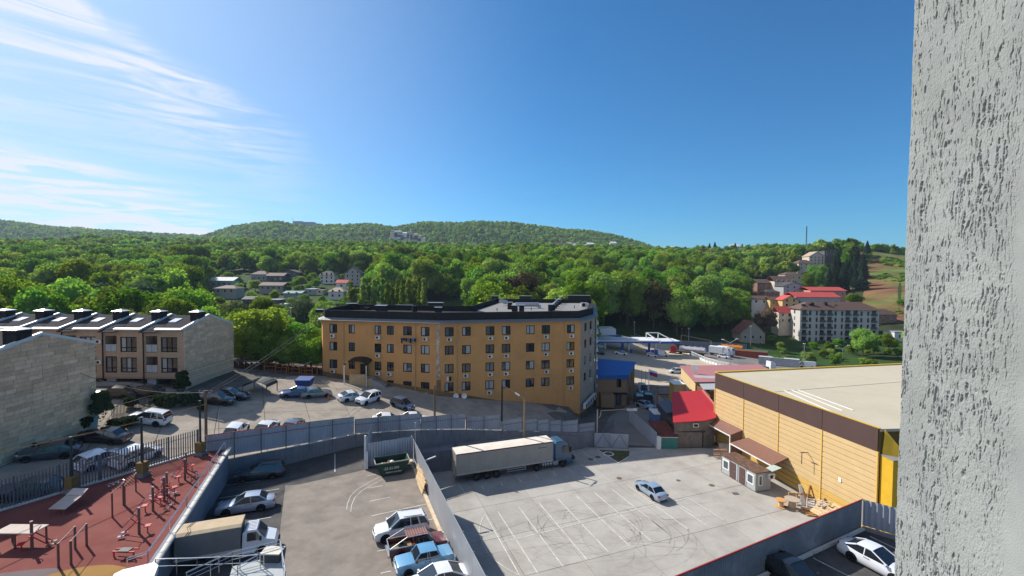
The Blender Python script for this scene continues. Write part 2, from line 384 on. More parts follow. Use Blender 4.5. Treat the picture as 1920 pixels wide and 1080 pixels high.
# wall between playground and the left lot, pale coping
PW = [(-30.3,46.9),(-23.4,28.9),(-15.3,8)]
mSide = mat('side_wall_render', (0.20,0.22,0.26), 0.85, var=0.14, scale=0.6, streak=0.2)
mCop = mat('stone_coping', (0.55,0.52,0.46), 0.8, var=0.15, scale=2)
pw = thing('playground_wall', 'grey wall with pale stone coping between the red playground and the dark parking lot', 'wall', (-23.4,28.9,9))
strip_wall(PW, lambda x, y: 5.0, lambda x, y: 9.10, 0.30, mSide, name='wall_body', side=-1, parent=pw)
dv = (Vector((-23.4,28.9))-Vector((-30.3,46.9))).normalized(); nv = Vector((-dv.y, dv.x)); tot = 24.0
k = 0.0
while k < tot:
    a = Vector((-30.3,46.9))+dv*(k+0.02); b = Vector((-30.3,46.9))+dv*(k+1.16); q = MB()
    q.slab([(*(a+nv*-0.02), 9.11), (*(b+nv*-0.02), 9.11), (*(b+nv*0.36), 9.11), (*(a+nv*0.36), 9.11)], (0,0,0.11)); q.build('coping_stone', mCop, pw); k += 1.2
# boundary between left lot and truck yard: low kerb, retaining face and a smooth grey sheet fence
PF = [(-14.8,60.8),(-8.5,44.3),(-3.6,31.5),(5.4,8)]
mSheet = mat('grey_sheet_fence', (0.25,0.265,0.29), 0.5, 0.15, var=0.07, scale=0.4, streak=0.10)
mRed = mat('dark_red_cap', (0.28,0.03,0.03), 0.6)
strip_wall(PF, lambda x, y: -0.3, lambda x, y: lotL(x, y)+0.14, 0.3, mWallC, side=-1, label='retaining wall carrying the smooth grey fence between the two parking lots', cat='wall')
# ================= buildings =================
mGlassD = mat('window_glass_dark', (0.015,0.018,0.022), 0.06, var=0.1, spec=0.9)
mGlassB = mat('window_glass_sky', (0.06,0.08,0.10), 0.08, var=0.2, spec=0.9)
mCurt = mat('window_curtain', (0.30,0.31,0.31), 0.35, var=0.25, scale=3, stretch=(6,6,0.4), spec=0.6)
mFrame = mat('dark_window_frame', (0.014,0.010,0.009), 0.7, spec=.1)
mWhite = mat('white_paint', (0.70,0.69,0.66), 0.5, var=0.06)
mAC = mat('ac_casing', (0.58,0.57,0.53), 0.5, var=0.08, rnd=0.12)
mBlack = mat('black_grille', (0.012,0.012,0.013), 0.5)
mMetalG = mat('galvanised_metal', (0.42,0.43,0.44), 0.35, 0.7, var=0.1)
mPipe = mat('drain_pipe', (0.46,0.30,0.14), 0.5, var=0.05)
WM = {}
def wmesh(w, h, style):                       # frame + panes; facing -Y, origin at the lower left, set back by the caller
    k = (round(w,2), round(h,2), style)
    if k in WM: return WM[k]
    f = MB(); t = 0.135
    for x0, x1, z0, z1 in ((0,w,0,t),(0,w,h-t,h),(0,t,t,h-t),(w-t,w,t,h-t)): f.box(x0, -0.04, z0, x1, 0.03, z1)
    cuts = {'two': (0.5,), 'uneven': (0.42,), 'three': (0.33, 0.62), 'one': ()}[style.split('+')[0]]
    for c in cuts: f.box(w*c-t/2, -0.035, t, w*c+t/2, 0.02, h-t)
    if '+t' in style: f.box(t, -0.034, h*0.28-t/2, w-t, 0.018, h*0.28+t/2)
    fm = f.mesh('window', mFrame); e = [0]+[w*c for c in cuts]+[w]; ps = []
    for a, b in zip(e, e[1:]):
        for m in (mGlassD, mGlassB, mCurt):
            q = MB(); q.box(a+t/2, 0.0, t/2, b-t/2, 0.012, h-t/2); ps.append(q.mesh('pane', m))
    WM[k] = (fm, [ps[i*3:i*3+3] for i in range(len(ps)//3)]); return WM[k]
rw = random.Random(3)
def window(parent, a, d, n, u, z, w, h, style='two', inset=0.10, pick=None):
    fm, ps = wmesh(w, h, style); p = a+d*u-n*inset; ang = math.atan2(d.y, d.x)
    o = obj('window', fm, parent, (p.x, p.y, z), ang)
    for k, tri in enumerate(ps):
        c = pick[k % len(pick)] if pick else rw.choice((0,0,0,1,2))
        obj('pane', tri[c], o, (p.x, p.y, z), ang)
    return o
def acmesh():
    q = MB(); q.box(-0.42,-0.34,0,0.42,-0.04,0.58); q.box(-0.35,-0.04,-0.02,-0.30,0.0,0.1); q.box(0.30,-0.04,-0.02,0.35,0.0,0.1)
    g_ = MB(); n = 14
    g_.tube((-0.1,-0.345,0.29), (-0.1,-0.36,0.29), 0.22, n=n); return q.mesh('air_conditioner', mAC), g_.mesh('fan_grille', mBlack)
ACM = acmesh()
def aircon(parent, p, ang, s=1.0):
    o = obj('air_conditioner', ACM[0], parent, p, ang, scale=s); obj('fan_grille', ACM[1], o, p, ang, scale=s); return o
def ucol(a, b, px, py=640):                   # distance along a facade line of a sight column
    d = ray(px, py); a = Vector(a[:2]); b = Vector(b[:2]); e = b-a
    # a + s e = t (dx,dy)
    s = (d.x*a.y-d.y*a.x)/(d.y*e.x-d.x*e.y)
    return s*e.length

# ---- ochre apartment house ----
mOch = mat('ochre_render', (0.55,0.275,0.10), 0.9, var=0.07, scale=0.25, bump=0.25, bscale=30, streak=0.10, col2=(0.42,0.22,0.085), c2=(0.52,0.75), c2scale=0.15)
mPink = mat('pink_stone', (0.42,0.31,0.23), 0.9, var=0.15, scale=1.4)
mPlin = mat('dirty_plinth', (0.20,0.12,0.055), 0.95, var=0.25, scale=0.6)
mBitu = mat('black_bitumen', (0.022,0.021,0.023), 0.8, var=0.25, scale=1.2, bump=0.3)
mRoofG = mat('grey_roofing', (0.20,0.195,0.19), 0.9, var=0.12, scale=0.6)
mEave = mat('eave_metal', (0.19,0.19,0.185), 0.6, 0.2, var=0.08, scale=0.4)
mStoneC = mat('rubble_stone', (0.42,0.36,0.30), 0.9, var=0.4, scale=2.5, rnd=0.35)
OB = thing('ochre_apartment_building', 'long four storey ochre apartment building with black flat roof and rows of small windows', 'apartment building', (-5,76,near(-5,76)))
A0=(-36.7,85.2); A=(-35.4,82.7); B=(-12.75,78.5); C=(13.3,85); D=(17.65,93.7); E=(23.5,127); G1=(-4.9,125.3); G2=(-9.4,96.5); H=(-36.5,99.2)
cols = {('A','B'): [(625,1.45),(659.6,1.15),(708.6,1.2),(731.9,1.2),(764,1.5),(797.2,1.5)],
        ('B','C'): [(842.4,1.45),(874.5,1.45),(918.8,1.5),(949,1.5),(994.3,1.5),(1023.4,1.5),(1070,1.45)],
        ('C','D'): [(1097.5,1.3),(1107.3,1.3)]}
PT = dict(A0=A0, A=A, B=B, C=C, D=D, E=E)
acs = {625:(0,2),708.6:(0,1,2),731.9:(2,),797.2:(0,3),842.4:(0,),874.5:(2,),918.8:(0,1,2,3),949:(0,1,2),1023.4:(0,1,2),1070:(0,1,2,3),1107.3:(0,1,2,3)}
ztop = [18.42,15.1,11.78,8.45]; EV = 19.12; ZR = 19.9; WH_ = 1.63
wl = MB(); pinkw = MB(); wins = []
for (k0, k1), cs in cols.items():
    a, b = PT[k0], PT[k1]; ops = []
    for px, w in cs:
        u = ucol(a, b, px)
        for r in range(4):
            if r == 3 and px < 700: continue
            ops.append((u-w*.545, u+w*.545, ztop[r]-WH_, ztop[r], px, r))
    d, n = facade(pinkw if k0 == 'C' else wl, a, b, 0, EV, ops)
    wins.append((a, d, n, ops))
facade(wl, A0, A, 0, EV, [])
wl.build('wall', mOch, OB)
facade(pinkw, D, E, -1, EV, []); pinkw.build('side_wall', mPink, OB)
bk = MB()
for a, b in ((E,G1),(G1,G2),(G2,H),(H,A0)): facade(bk, a, b, -1, EV, [])
bk.build('rear_wall', mOch, OB)
for a, d, n, ops in wins:
    a = Vector((a[0], a[1], 0))
    for u0, u1, z0, z1, px, r in ops:
        window(OB, a, d, n, u0, z0, u1-u0, z1-z0, 'uneven' if rw.random() < 0.6 else 'two')
        if r in acs.get(px, ()):
            p = a+d*((u0+u1)/2+rw.uniform(-0.1,0.2))+n*0.03; aircon(OB, (p.x, p.y, z0-0.84), math.atan2(d.y, d.x), 1.05)
# drain pipes and the stone strip
for px, (a, b) in ((644.7,(A,B)),(779,(A,B)),(857,(B,C)),(1056.7,(B,C))):
    u = ucol(a, b, px); a3 = Vector((*a,0)); d = (Vector((*b,0))-a3).normalized(); n = Vector((d.y,-d.x,0)); p = a3+d*u+n*0.1
    q = MB(); q.tube((p.x,p.y,max(0.5, near(p.x,p.y))), (p.x,p.y,EV-0.1), 0.075, n=6)
    for zz_ in (8,11,14,17.5): q.tube((p.x,p.y,zz_), (p.x,p.y,zz_+0.06), 0.10, n=6)
    q.build('drain_pipe', mPipe, OB)
u = ucol(A, B, 822.5); a3 = Vector((*A,0)); d = (Vector((*B,0))-a3).normalized(); n = Vector((d.y,-d.x,0)); z = 9.0
while z < EV-0.2:
    h = rw.uniform(0.22,0.5); off = 0
    for w in ([rw.uniform(0.3,0.5)] if rw.random() < .4 else [rw.uniform(0.2,0.35), rw.uniform(0.2,0.35)]):
        p = a3+d*(u-0.36+off); q = MB(); t = rw.uniform(0.05,0.12)
        q.slab([p+Vector((0,0,z)), p+d*(w-0.03)+Vector((0,0,z)), p+d*(w-0.03)+Vector((0,0,z+h-0.03)), p+Vector((0,0,z+h-0.03))], n*t); q.build('facing_stone', mStoneC, OB); off += w
    z += h
q = MB(); p = a3+d*(u-0.38); q.slab([p+Vector((0,0,4)), p+d*0.78+Vector((0,0,4)), p+d*0.78+Vector((0,0,9)), p+Vector((0,0,9))], n*0.05); q.build('dark_base_strip', mPlin, OB)
# plinth band
q = MB()
for a, b in ((A,B),(B,C),(C,D)):
    a3 = Vector((*a,0)); b3 = Vector((*b,0)); d = (b3-a3).normalized(); n = Vector((d.y,-d.x,0))
    za, zb = near(*a)+0.9, near(*b)+0.9; q.slab([a3-Vector((0,0,.5)), b3-Vector((0,0,.5)), b3+Vector((0,0,zb)), a3+Vector((0,0,za))], n*0.06)
q.build('plinth', mPlin, OB)
# eave, roof and parapets
def inset(poly, dist):
    out = []; m = len(poly)
    for i in range(m):
        p0, p1, p2 = Vector(poly[i-1]), Vector(poly[i]), Vector(poly[(i+1)%m]); d1 = (p1-p0).normalized(); d2 = (p2-p1).normalized()
        n1_ = Vector((-d1.y,d1.x)); n2_ = Vector((-d2.y,d2.x)); bi = (n1_+n2_).normalized(); out.append(tuple(p1+bi*(dist/max(0.35, bi.dot(n1_)))))
    return out
FP = [A,B,C,D,E,G1,G2,H,A0]
o1 = inset(FP, -0.65); i1 = inset(FP, 0.35); i2 = inset(FP, 0.7)
q = MB(); m = len(FP)
q.add([(x,y,EV) for x,y in o1]+[(x,y,EV+0.10) for x,y in o1]+[(x,y,EV+0.5) for x,y in i1]+[(x,y,EV-0.02) for x,y in inset(FP,0.05)],
      [(i,(i+1)%m,m+(i+1)%m,m+i) for i in range(m)]+[(m+i,m+(i+1)%m,2*m+(i+1)%m,2*m+i) for i in range(m)]+[((i+1)%m,i,3*m+i,3*m+(i+1)%m) for i in range(m)])
q.build('eave', mEave, OB)
ph = lambda x, y: 21.0
q = MB(); q.add([(x,y,EV+0.45) for x,y in i1]+[(x,y,ph(x,y)) for x,y in i1]+[(x,y,ph(x,y)) for x,y in i2]+[(x,y,EV+0.3) for x,y in i2],
      [(i,(i+1)%m,m+(i+1)%m,m+i) for i in range(m)]+[(m+i,m+(i+1)%m,2*m+(i+1)%m,2*m+i) for i in range(m)]+[(2*m+i,2*m+(i+1)%m,3*m+(i+1)%m,3*m+i) for i in range(m)])
q.build('parapet', mBitu, OB)
q = MB(); q.poly(*[(x,y,19.86) for x,y in i2]); q.build('roof', mBitu, OB)
q = MB(); q.poly(*[(x,y,19.92) for x,y in ((-7.9,98),(-3.8,90.5),(16.1,95.4),(21.8,125.3),(-3.5,123.7))]); q.build('roof_covering', mRoofG, OB)
for (px, py, w, dp, h, cap) in ((715.5,589,2.0,1.4,1.7,1),(600,585,1.4,1,0.5,1),(660,580,2.2,1,1.3,1),(688,581,1.0,1,0.5,0),(757,580,3.8,1.2,0.9,1),(817,580,3.3,1.2,1.5,1),(822,592,1.2,0.9,1.6,1),(928,566,2.0,1.2,1.7,1),(1032,583,1.0,1,1.4,1),(1085,566,6.5,1.2,1.9,1),(985,565,3.6,1.2,1.6,1),(956,580,1.1,1,1.6,1),(965,584,1.3,1,1.3,1),(1047,570,1.6,1,1.3,1),(978,590,1.0,1.1,1.9,1)):
    p = az(px, py, ZR); c = MB(); c.box(p.x-w/2,p.y-dp/2,ZR-.1,p.x+w/2,p.y+dp/2,ZR+h); o = c.build('roof_shaft', mBitu, OB)
    if cap: c = MB(); c.box(p.x-w/2-.12,p.y-dp/2-.12,ZR+h,p.x+w/2+.12,p.y+dp/2+.12,ZR+.08+h); c.build('cap', mMetalG, o)
for i in range(6):
    p = az(1037+i*3.3, 582-i*3.4, ZR); c = MB(); c.box(p.x-.45,p.y-.4,ZR-.1,p.x+.45,p.y+.4,ZR+1.1); o = c.build('roof_vent', mBitu, OB)
    c = MB(); c.slab([(p.x-.6,p.y-.5,ZR+1.25),(p.x,p.y-.5,ZR+1.55),(p.x+.6,p.y-.5,ZR+1.25),(p.x+.55,p.y-.5,ZR+1.2),(p.x,p.y-.5,ZR+1.45),(p.x-.55,p.y-.5,ZR+1.2)], (0,1.0,0)); c.build('cap', mMetalG, o)
p = az(975, 578, ZR); q = MB(); q.tube((p.x-1,p.y,ZR+.9),(p.x+4.5,p.y+0.3,ZR+.9),0.5,n=12); q.tube((p.x+4.6,p.y+.3,ZR+.8),(p.x+4.6,p.y+.3,ZR),0.4,n=10); q.build('ventilation_duct', mMetalG, OB)
p = az(942, 573, ZR); q = MB(); q.tube((p.x-.8,p.y,ZR+1.4),(p.x+1.2,p.y,ZR+.8),0.55,n=12); q.build('ventilation_duct', mMetalG, OB)
p = az(1095, 578, ZR); aircon(OB, (p.x, p.y, ZR+.3), 0, 1.9)
for px, py in ((932,583),(996,582),(1007,576),(1077,578),(1040,590)):
    p = az(px, py, ZR); q = MB(); q.tube((p.x,p.y,ZR),(p.x,p.y,ZR+.7),0.09,n=6); q.build('vent_pipe', mBlack, OB)
q = MB(); q.tube((-18.6,84.5,ZR-.1),(-18.6,84.5,ZR+1.9),0.5,n=12); q.build('roof_tank', mBitu, OB)
# balcony-less laundry
mCl = [mat('cloth_%s' % n_, c, 0.9) for n_, c in (('navy',(0.02,0.03,0.06)),('blue',(0.02,0.16,0.45)),('grey',(0.12,0.11,0.13)),('black',(0.012,0.012,0.015)),('pink',(0.5,0.22,0.25)),('white',(0.6,0.55,0.55)))]
def laundry(a, b, px, z, cols_, label):
    u = ucol(a, b, px); a3 = Vector((*a,0)); d = (Vector((*b,0))-a3).normalized(); n = Vector((d.y,-d.x,0)); t = thing('clothes_line', label, 'laundry', a3+d*u+Vector((0,0,z)))
    L0 = 0.42*len(cols_); q = MB(); q.bar(a3+d*(u-L0/2)+n*0.7+Vector((0,0,z)), a3+d*(u+L0/2)+n*0.7+Vector((0,0,z)), 0.03)
    for s in (-L0/2, L0/2): q.bar(a3+d*(u+s)+Vector((0,0,z)), a3+d*(u+s)+n*0.7+Vector((0,0,z)), 0.03)
    q.build('drying_rack', mMetalG, t)
    for i, c in enumerate(cols_):
        p = a3+d*(u-L0/2+i*0.42+0.02)+n*0.7; h = rw.uniform(0.5,1.0); q = MB()
        q.slab([p+Vector((0,0,z)), p+d*0.38+Vector((0,0,z)), p+d*0.34+n*0.05+Vector((0,0,z-h)), p+d*0.03+n*0.04+Vector((0,0,z-h*0.93))], n*0.03); q.build('hanging_cloth', mCl[c], t)
laundry(A, B, 769, 16.4, (0,3,3,2,3,1,3), 'dark and blue laundry hanging under a top floor window of the ochre building')
laundry(B, C, 839, 9.7, (4,5,3), 'pink, white and black laundry hanging from a rack low on the ochre building')
# entrance porch
mPorch = mat('porch_render', (0.42,0.30,0.17), 0.9)
pt = ay(660, 700, 80.5); gx, gy = pt.x, pt.y; gz = near(gx, gy)
q = MB(); 
for i in range(7):
    a1, a2 = math.pi*i/7, math.pi*(i+1)/7; r = 1.5
    x1, z1 = -math.cos(a1)*r*1.35, math.sin(a1)*r*0.5; x2, z2 = -math.cos(a2)*r*1.35, math.sin(a2)*r*0.5
    q.slab([(gx+1.6+x1,gy-2.8,11.6+z1),(gx+1.6+x2,gy-2.8,11.6+z2),(gx+1.6+x2,gy+.3,11.9+z2),(gx+1.6+x1,gy+.3,11.9+z1)], (0,0,0.06))
q.build('porch_canopy', mBlack, OB)
for dx in (-0.4, 1.6+1.9): q = MB(); q.tube((gx+dx,gy-2.7,gz-.5),(gx+dx,gy-2.7,11.6),0.11,n=8); q.build('porch_post', mWhite if dx<0 else mat('cream_post',(0.6,0.5,0.35),0.6), OB)
q = MB(); q.box(gx+0.4,gy-2.3,gz-1,gx+4.4,gy+0.3,gz+1.2); q.box(gx+0.4,gy-2.45,gz-1,gx+3.2,gy-2.3,gz+2.0); q.build('porch_base', mPorch, OB)
for i in range(7):
    q = MB(); q.box(gx+4.4+i*0.32,gy-2.3,gz-1,gx+4.4+(i+1)*0.32,gy-0.6,gz+1.2-(i+1)*0.17); q.build('step', mConc, OB)
q = MB(); q.box(gx+1.6,gy-.2,gz+1.2,gx+2.8,gy+.05,gz+3.4); q.build('door', mBlack, OB)
# ladder of pipes and AC bank at the right corner
for i in range(5):
    p = Vector((14.0+i*0.66, 86.3+i*1.32, 3.2)); aircon(OB, (p.x+.3, p.y-.2, 1.9+0.1*i), math.atan2(8.7,4.35), 1.8)
for i in range(4):
    p = Vector((18.1+i*.25, 94.3+i*1.5, 0)); q = MB(); q.tube((p.x,p.y,1),(p.x,p.y,EV),0.1,n=6)
    for z in np.arange(4,19,1.9): q.box(p.x-.05,p.y-.3,z,p.x+.4,p.y+.25,z+.6)
    q.build('service_pipe', mMetalG, OB)
for px, py in ((855.5,741),(871,741)):                       # satellite dishes
    t_ = ay(px, py, 79.2); q = MB(); n_ = 14
    ring = [(0.5*math.cos(2*math.pi*k/n_), -0.15, 0.5*math.sin(2*math.pi*k/n_)) for k in range(n_)]
    q.add([(0,0.0,0)]+[(x*.6,-.05,z*.6) for x,_,z in ring]+ring, [(0,1+(k+1)%n_,1+k) for k in range(n_)]+[(1+k,1+(k+1)%n_,1+n_+(k+1)%n_,1+n_+k) for k in range(n_)])
    o = q.build('satellite_dish', mWhite, OB, loc=(t_.x,t_.y-.3,t_.z), smooth=60)
    q = MB(); q.tube((0,-0.1,0),(0,-.6,0.1),0.02,n=4); q.tube((0,0,0),(0,.6,-.2),0.04,n=5); q.build('dish_arm', mMetalG, o, loc=(t_.x,t_.y-.3,t_.z))

# ---- townhouses with stone clad gables ----
mSt = [mat('travertine_%s' % n_, c, 0.85, var=0.16, scale=1.6, bump=0.35, bscale=12, rnd=0.10) for n_, c in (('light',(0.78,0.53,0.34)),('warm',(0.73,0.48,0.30)),('dull',(0.66,0.44,0.285)))]  # gable stone colour lifted and warmed in place of bounced light
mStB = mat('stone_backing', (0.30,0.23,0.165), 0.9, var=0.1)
mSlate = mat('dark_roof_felt', (0.040,0.038,0.041), 1.0, var=0.15, scale=0.8, spec=.08)
mCopW = mat('white_parapet_flashing', (0.66,0.65,0.62), 0.5, var=0.05)
mBrk = mat('balcony_brown', (0.16,0.085,0.05), 0.8)
mGlR = mat('frosted_glass', (0.30,0.36,0.40), 0.15, spec=0.8)
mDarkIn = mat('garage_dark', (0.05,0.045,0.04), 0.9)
def clad(parent, X, poly, rowh, lens, seed, mats_=mSt, groove=None):       # stones on the plane x = X
    r = random.Random(seed); y0, y1 = min(p[0] for p in poly), max(p[0] for p in poly); z0, z1 = min(p[1] for p in poly), max(p[1] for p in poly); z = z0
    while z < z1:
        y = y0-r.random()*lens[1]
        while y < y1:
            w = r.uniform(*lens); c = [(y+.012,z+.012),(y+w-.012,z+.012),(y+w-.012,z+rowh-.012),(y+.012,z+rowh-.012)]; p = clip(c, poly)
            if len(p) >= 3 and abs(area(p)) > 0.03:
                t = r.uniform(0.035,0.055); q = MB(); q.slab([(X,a,b) for a, b in p], (t,0,0)); q.build('cladding_stone', r.choice(mats_), parent)
            y += w
        z += rowh
def townrow(label, X0, n, Yf_, Yr, Yridge, zg, ze, zr, zeb, zridge_strip=True, ref=None):
    T = thing('townhouse_row', label, 'townhouses', (X0, Yf_, zg)); UW = 5.9; XL = X0-UW*n
    g_ = MB(); g_.add([(X0,Yf_,zg-1),(X0,Yr,zg-1),(X0,Yr,zeb),(X0,Yridge,zr),(X0,Yf_,ze)], [(0,1,2,3,4)]); g_.build('gable_wall', mStB, T)
    g_ = MB(); g_.poly((XL,Yr,zg-1),(X0,Yr,zg-1),(X0,Yr,zeb),(XL,Yr,zeb)); g_.build('rear_wall', mStB, T)
    g_ = MB(); g_.poly((XL-.3,Yf_-.1,ze+.02),(X0-.15,Yf_-.1,ze+.02),(X0-.15,Yridge,zr+.02),(XL-.3,Yridge,zr+.02)); g_.poly((XL-.3,Yridge,zr+.02),(X0-.15,Yridge,zr+.02),(X0-.15,Yr,zeb+.02),(XL-.3,Yr,zeb+.02)); g_.build('roof', mSlate, T)
    for k in range(n+1):
        x = X0-UW*k; q = MB()
        if k == n: continue
        q.slab([(x-.32,Yf_-.15,ze+.30),(x,Yf_-.15,ze+.30),(x,Yridge,zr+.30),(x-.32,Yridge,zr+.30)], (0,0,-.32)); q.slab([(x-.32,Yridge,zr+.30),(x,Yridge,zr+.30),(x,Yr,zeb+.30),(x-.32,Yr,zeb+.30)], (0,0,-.32))
        q.slab([(x-3.9,Yf_-.55,ze+.16),(x,Yf_-.55,ze+.16),(x,Yf_-.15,ze+.30),(x-3.9,Yf_-.15,ze+.30)], (0,0,-.16)); q.build('roof_coping', mCopW, T)
        q = MB(); yc = Yridge-1.6; q.box(x-1.45,yc-.7,zr-.9,x-.1,yc+.7,zr+0.75); c = q.build('chimney', mBitu, T)
        q = MB(); q.add([(x-1.6,yc-.85,zr+.75),(x+.05,yc-.85,zr+.75),(x+.05,yc+.85,zr+.75),(x-1.6,yc+.85,zr+.75),(x-.78,yc,zr+1.02)], [(3,2,1,0),(0,1,4),(1,2,4),(2,3,4),(3,0,4)]); q.build('chimney_cap', mMetalG, c)
        q = MB(); s = (zr-ze)/(Yridge-Yf_); ys = Yf_+2.6; q.slab([(x-4.2,ys,ze+s*2.6+.16),(x-3.1,ys,ze+s*2.6+.16),(x-3.1,ys+1.4,ze+s*4.0+.16),(x-4.2,ys+1.4,ze+s*4.0+.16)], (0,0,-.12)); q.build('skylight', mat('skylight_glass',(0.62,0.64,0.68),0.12,spec=0.9), T)
        for dx in (-2.6,-0.9-1.1): q = MB(); q.tube((x+dx,Yridge-.5,zr-.1),(x+dx,Yridge-.5,zr+.35),0.12,n=6); q.build('vent_pipe', mMetalG, T)
    return T, UW, XL
T1, UW, XL = townrow('far row of stone clad townhouses with black chimneys along their dark roof', -47.6, 7, 64.0, 75.4, 69.6, 10.6, 19.5, 21.1, 19.1)
z0 = 12.6
for k in range(7):
    x1 = -47.6-UW*k; x0 = x1-UW
    if x0 < -89: break
    bay = MB(); ops = [(UW-3.45+.1,UW-.95,16.25,18.45),(UW-3.45+.1,UW-.95,13.25,15.45)]
    balk = [(0.35,2.05,16.2,18.6),(0.35,2.05,13.2,15.6)]
    d, n = facade(bay, (x0,64.0), (x1,64.0), z0, 19.5, ops+balk, t=1.3)
    bay.build('front_wall', mat('facade_travertine',(0.40,0.28,0.19),.9,var=.14,scale=1.5,stretch=(1,1,2.5)), T1)  # darker copy of the gable stone, offsetting the brighter bounce on this face
    a = Vector((x0,64.0,0))
    for o in ops: window(T1, a, d, n, o[0], o[2], 2.5, 2.2, 'three+t', 0.12)
    for j, o in enumerate(balk):
        q = MB(); q.poly((x0+.35,65.3,o[2]),(x0+2.05,65.3,o[2]),(x0+2.05,65.3,o[3]),(x0+.35,65.3,o[3])); q.build('balcony_recess', mBrk, T1)
        if (k+j) % 3 != 2:
            q = MB(); q.box(x0+.4,64.0,o[2]+.08,x0+1.19,64.04,o[2]+1.1); q.box(x0+1.23,64.0,o[2]+.08,x0+2.0,64.04,o[2]+1.1); gl = q.build('balcony_glass', mGlR, T1)
            q = MB(); q.box(x0+.35,63.98,o[2]+1.1,x0+2.05,64.06,o[2]+1.15); q.build('rail', mMetalG, gl)
        else: window(T1, a, d, n, 0.36, o[2]+.02, 1.68, 2.35, 'two+t', 0.12)
        aircon(T1, (x0-0.35 if k else x0+5.6, 63.97, o[2]+1.3), 0, 0.95) if k else None
    q = MB(); q.slab([(x0-.1,63.3,19.15),(x0+2.3,63.3,19.15),(x0+2.3,65.2,19.85),(x0-.1,65.2,19.85)], (0,0,.1)); q.build('balcony_roof', mSlate, T1)
    q = MB(); q.tube((x0+.08,63.88,11),(x0+.08,63.88,19.3),0.07,n=6); q.build('drain_pipe', mFrame, T1)
    q = MB(); q.box(x0,63.95,12.35,x1,64.0,12.6); q.box(x0,64.0,12.35,x1,67.2,12.45); q.build('overhang', mStB, T1)
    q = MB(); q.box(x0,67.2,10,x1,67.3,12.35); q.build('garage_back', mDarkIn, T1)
    q = MB(); q.box(x0+.3,64.2,10,x0+1.6,64.5,12.35); q.build('pillar', mat('pale_pillar',(0.33,0.36,0.42),0.8), T1)
    q = MB(); q.box(x0+3.6,67.05,10.3,x0+4.6,67.2,12.3); q.build('door', mBrk, T1)
    for jj in range(4): q = MB(); q.box(x0+1.8,67.0-.02,10.6+jj*.4,x0+3.4,67.2,10.92+jj*.4); q.build('wall_board', mSt[jj%3], T1)
GP = [(64.0,10.2),(75.4,10.2),(75.4,19.1),(69.6,21.1),(64.0,19.5)]
clad(T1, -47.6, clip([(64,13.4),(75.4,13.4),(75.4,30),(64,30)], GP), 0.5, (1.0,2.0), 5)
for jj in range(8): q = MB(); q.box(-47.6,64.02,10.3+jj*.385,-47.53,75.3,10.63+jj*.385); q.build('grooved_board', mSt[jj%2], T1)
T2, _, _ = townrow('near stone clad townhouse block whose big blank gable faces the street', -47.3, 5, 38.7, 50.0, 44.5, 10.0, 19.9, 21.5, 19.75)
clad(T2, -47.3, [(38.7,9.6),(50,9.6),(50,19.75),(44.5,21.5),(38.7,19.9)], 0.42, (0.8,1.7), 11)
q = MB(); q.tube((-50.8,42,20.5),(-50.8,42,21.6),0.22,n=8); q.tube((-50.8,42,21.6),(-50.8,42,21.7),0.4,n=8); q.build('flue', mBlack, T2)

# ---- warehouse ----
mSid = mat('cream_siding', (0.52,0.37,0.185), 0.6, var=0.05, scale=0.8, rnd=0.03)
mSidY = mat('yellow_siding', (0.53,0.34,0.09), 0.6, var=0.06, rnd=0.03)
mBrn = mat('brown_fascia', (0.070,0.040,0.035), 0.65, var=0.07, scale=0.6)
mYelT = mat('yellow_trim', (0.55,0.36,0.03), 0.5, var=0.1)
mCream = mat('cream_roof_membrane', (0.43,0.38,0.29), 0.85, var=0.06, scale=0.3)
mBrnR = mat('brown_metal_roof', (0.17,0.085,0.062), 0.55, var=0.1)
WH = thing('warehouse', 'large yellow sided warehouse with brown fascia and flat cream roof', 'warehouse', (37,60,0))
wa = Vector((34.3,73.8,0)); wb = Vector((39.6,47.1,0)); wd = (wb-wa).normalized(); wn = Vector((wd.y,-wd.x,0)); WLn = (wb-wa).length; bay = WLn/4; ZT = 11.7
q = MB(); q.slab([wa, wb, wb+Vector((0,0,ZT-.1)), wa+Vector((0,0,ZT-.1))], -wn*0.3)
e2_ = wb+Vector((14,3,0)); q.slab([wb, e2_, e2_+Vector((0,0,ZT-.1)), wb+Vector((0,0,ZT-.1))], (0,.3,0)); q.build('wall_core', mat('siding_joint', (0.16,0.10,0.03), 0.8), WH)
for k in range(4):
    for j in range(14):
        z0 = j*0.657; m_ = mSidY if j < 3 else mSid; p = wa+wd*(bay*k+.09); L_ = bay-.18; q = MB()
        q.add([p+Vector((0,0,z0+.035)), p+wd*L_+Vector((0,0,z0+.035)), p+wd*L_+Vector((0,0,z0+.65))+wn*.02, p+Vector((0,0,z0+.65))+wn*.02, p+wn*.085+Vector((0,0,z0+.06)), p+wn*.085+wd*L_+Vector((0,0,z0+.06)), p+wn*.085+wd*L_+Vector((0,0,z0+.625)), p+wn*.085+Vector((0,0,z0+.625))], [(4,5,6,7),(0,1,5,4),(7,6,2,3),(0,4,7,3),(1,2,6,5)])
        q.build('siding_panel', m_, WH)
    q = MB(); p = wa+wd*(bay*k+.03); q.slab([p+Vector((0,0,9.2)), p+wd*(bay-.06)+Vector((0,0,9.2)), p+wd*(bay-.06)+Vector((0,0,ZT)), p+Vector((0,0,ZT))], wn*.12); q.build('fascia_panel', mBrn, WH)
for k in range(5):
    q = MB(); p = wa+wd*(bay*k); q.bar(p+wn*.06+Vector((0,0,0)), p+wn*.06+Vector((0,0,9.2)), 0.2, 0.16); q.build('corner_trim', mSidY, WH)
rf = [wa+Vector((-.05,0,0)), wb+Vector((0,-.1,0)), e2_+Vector((10,0,0)), Vector((74,86,0)), wa+Vector((1.5,9,0))]
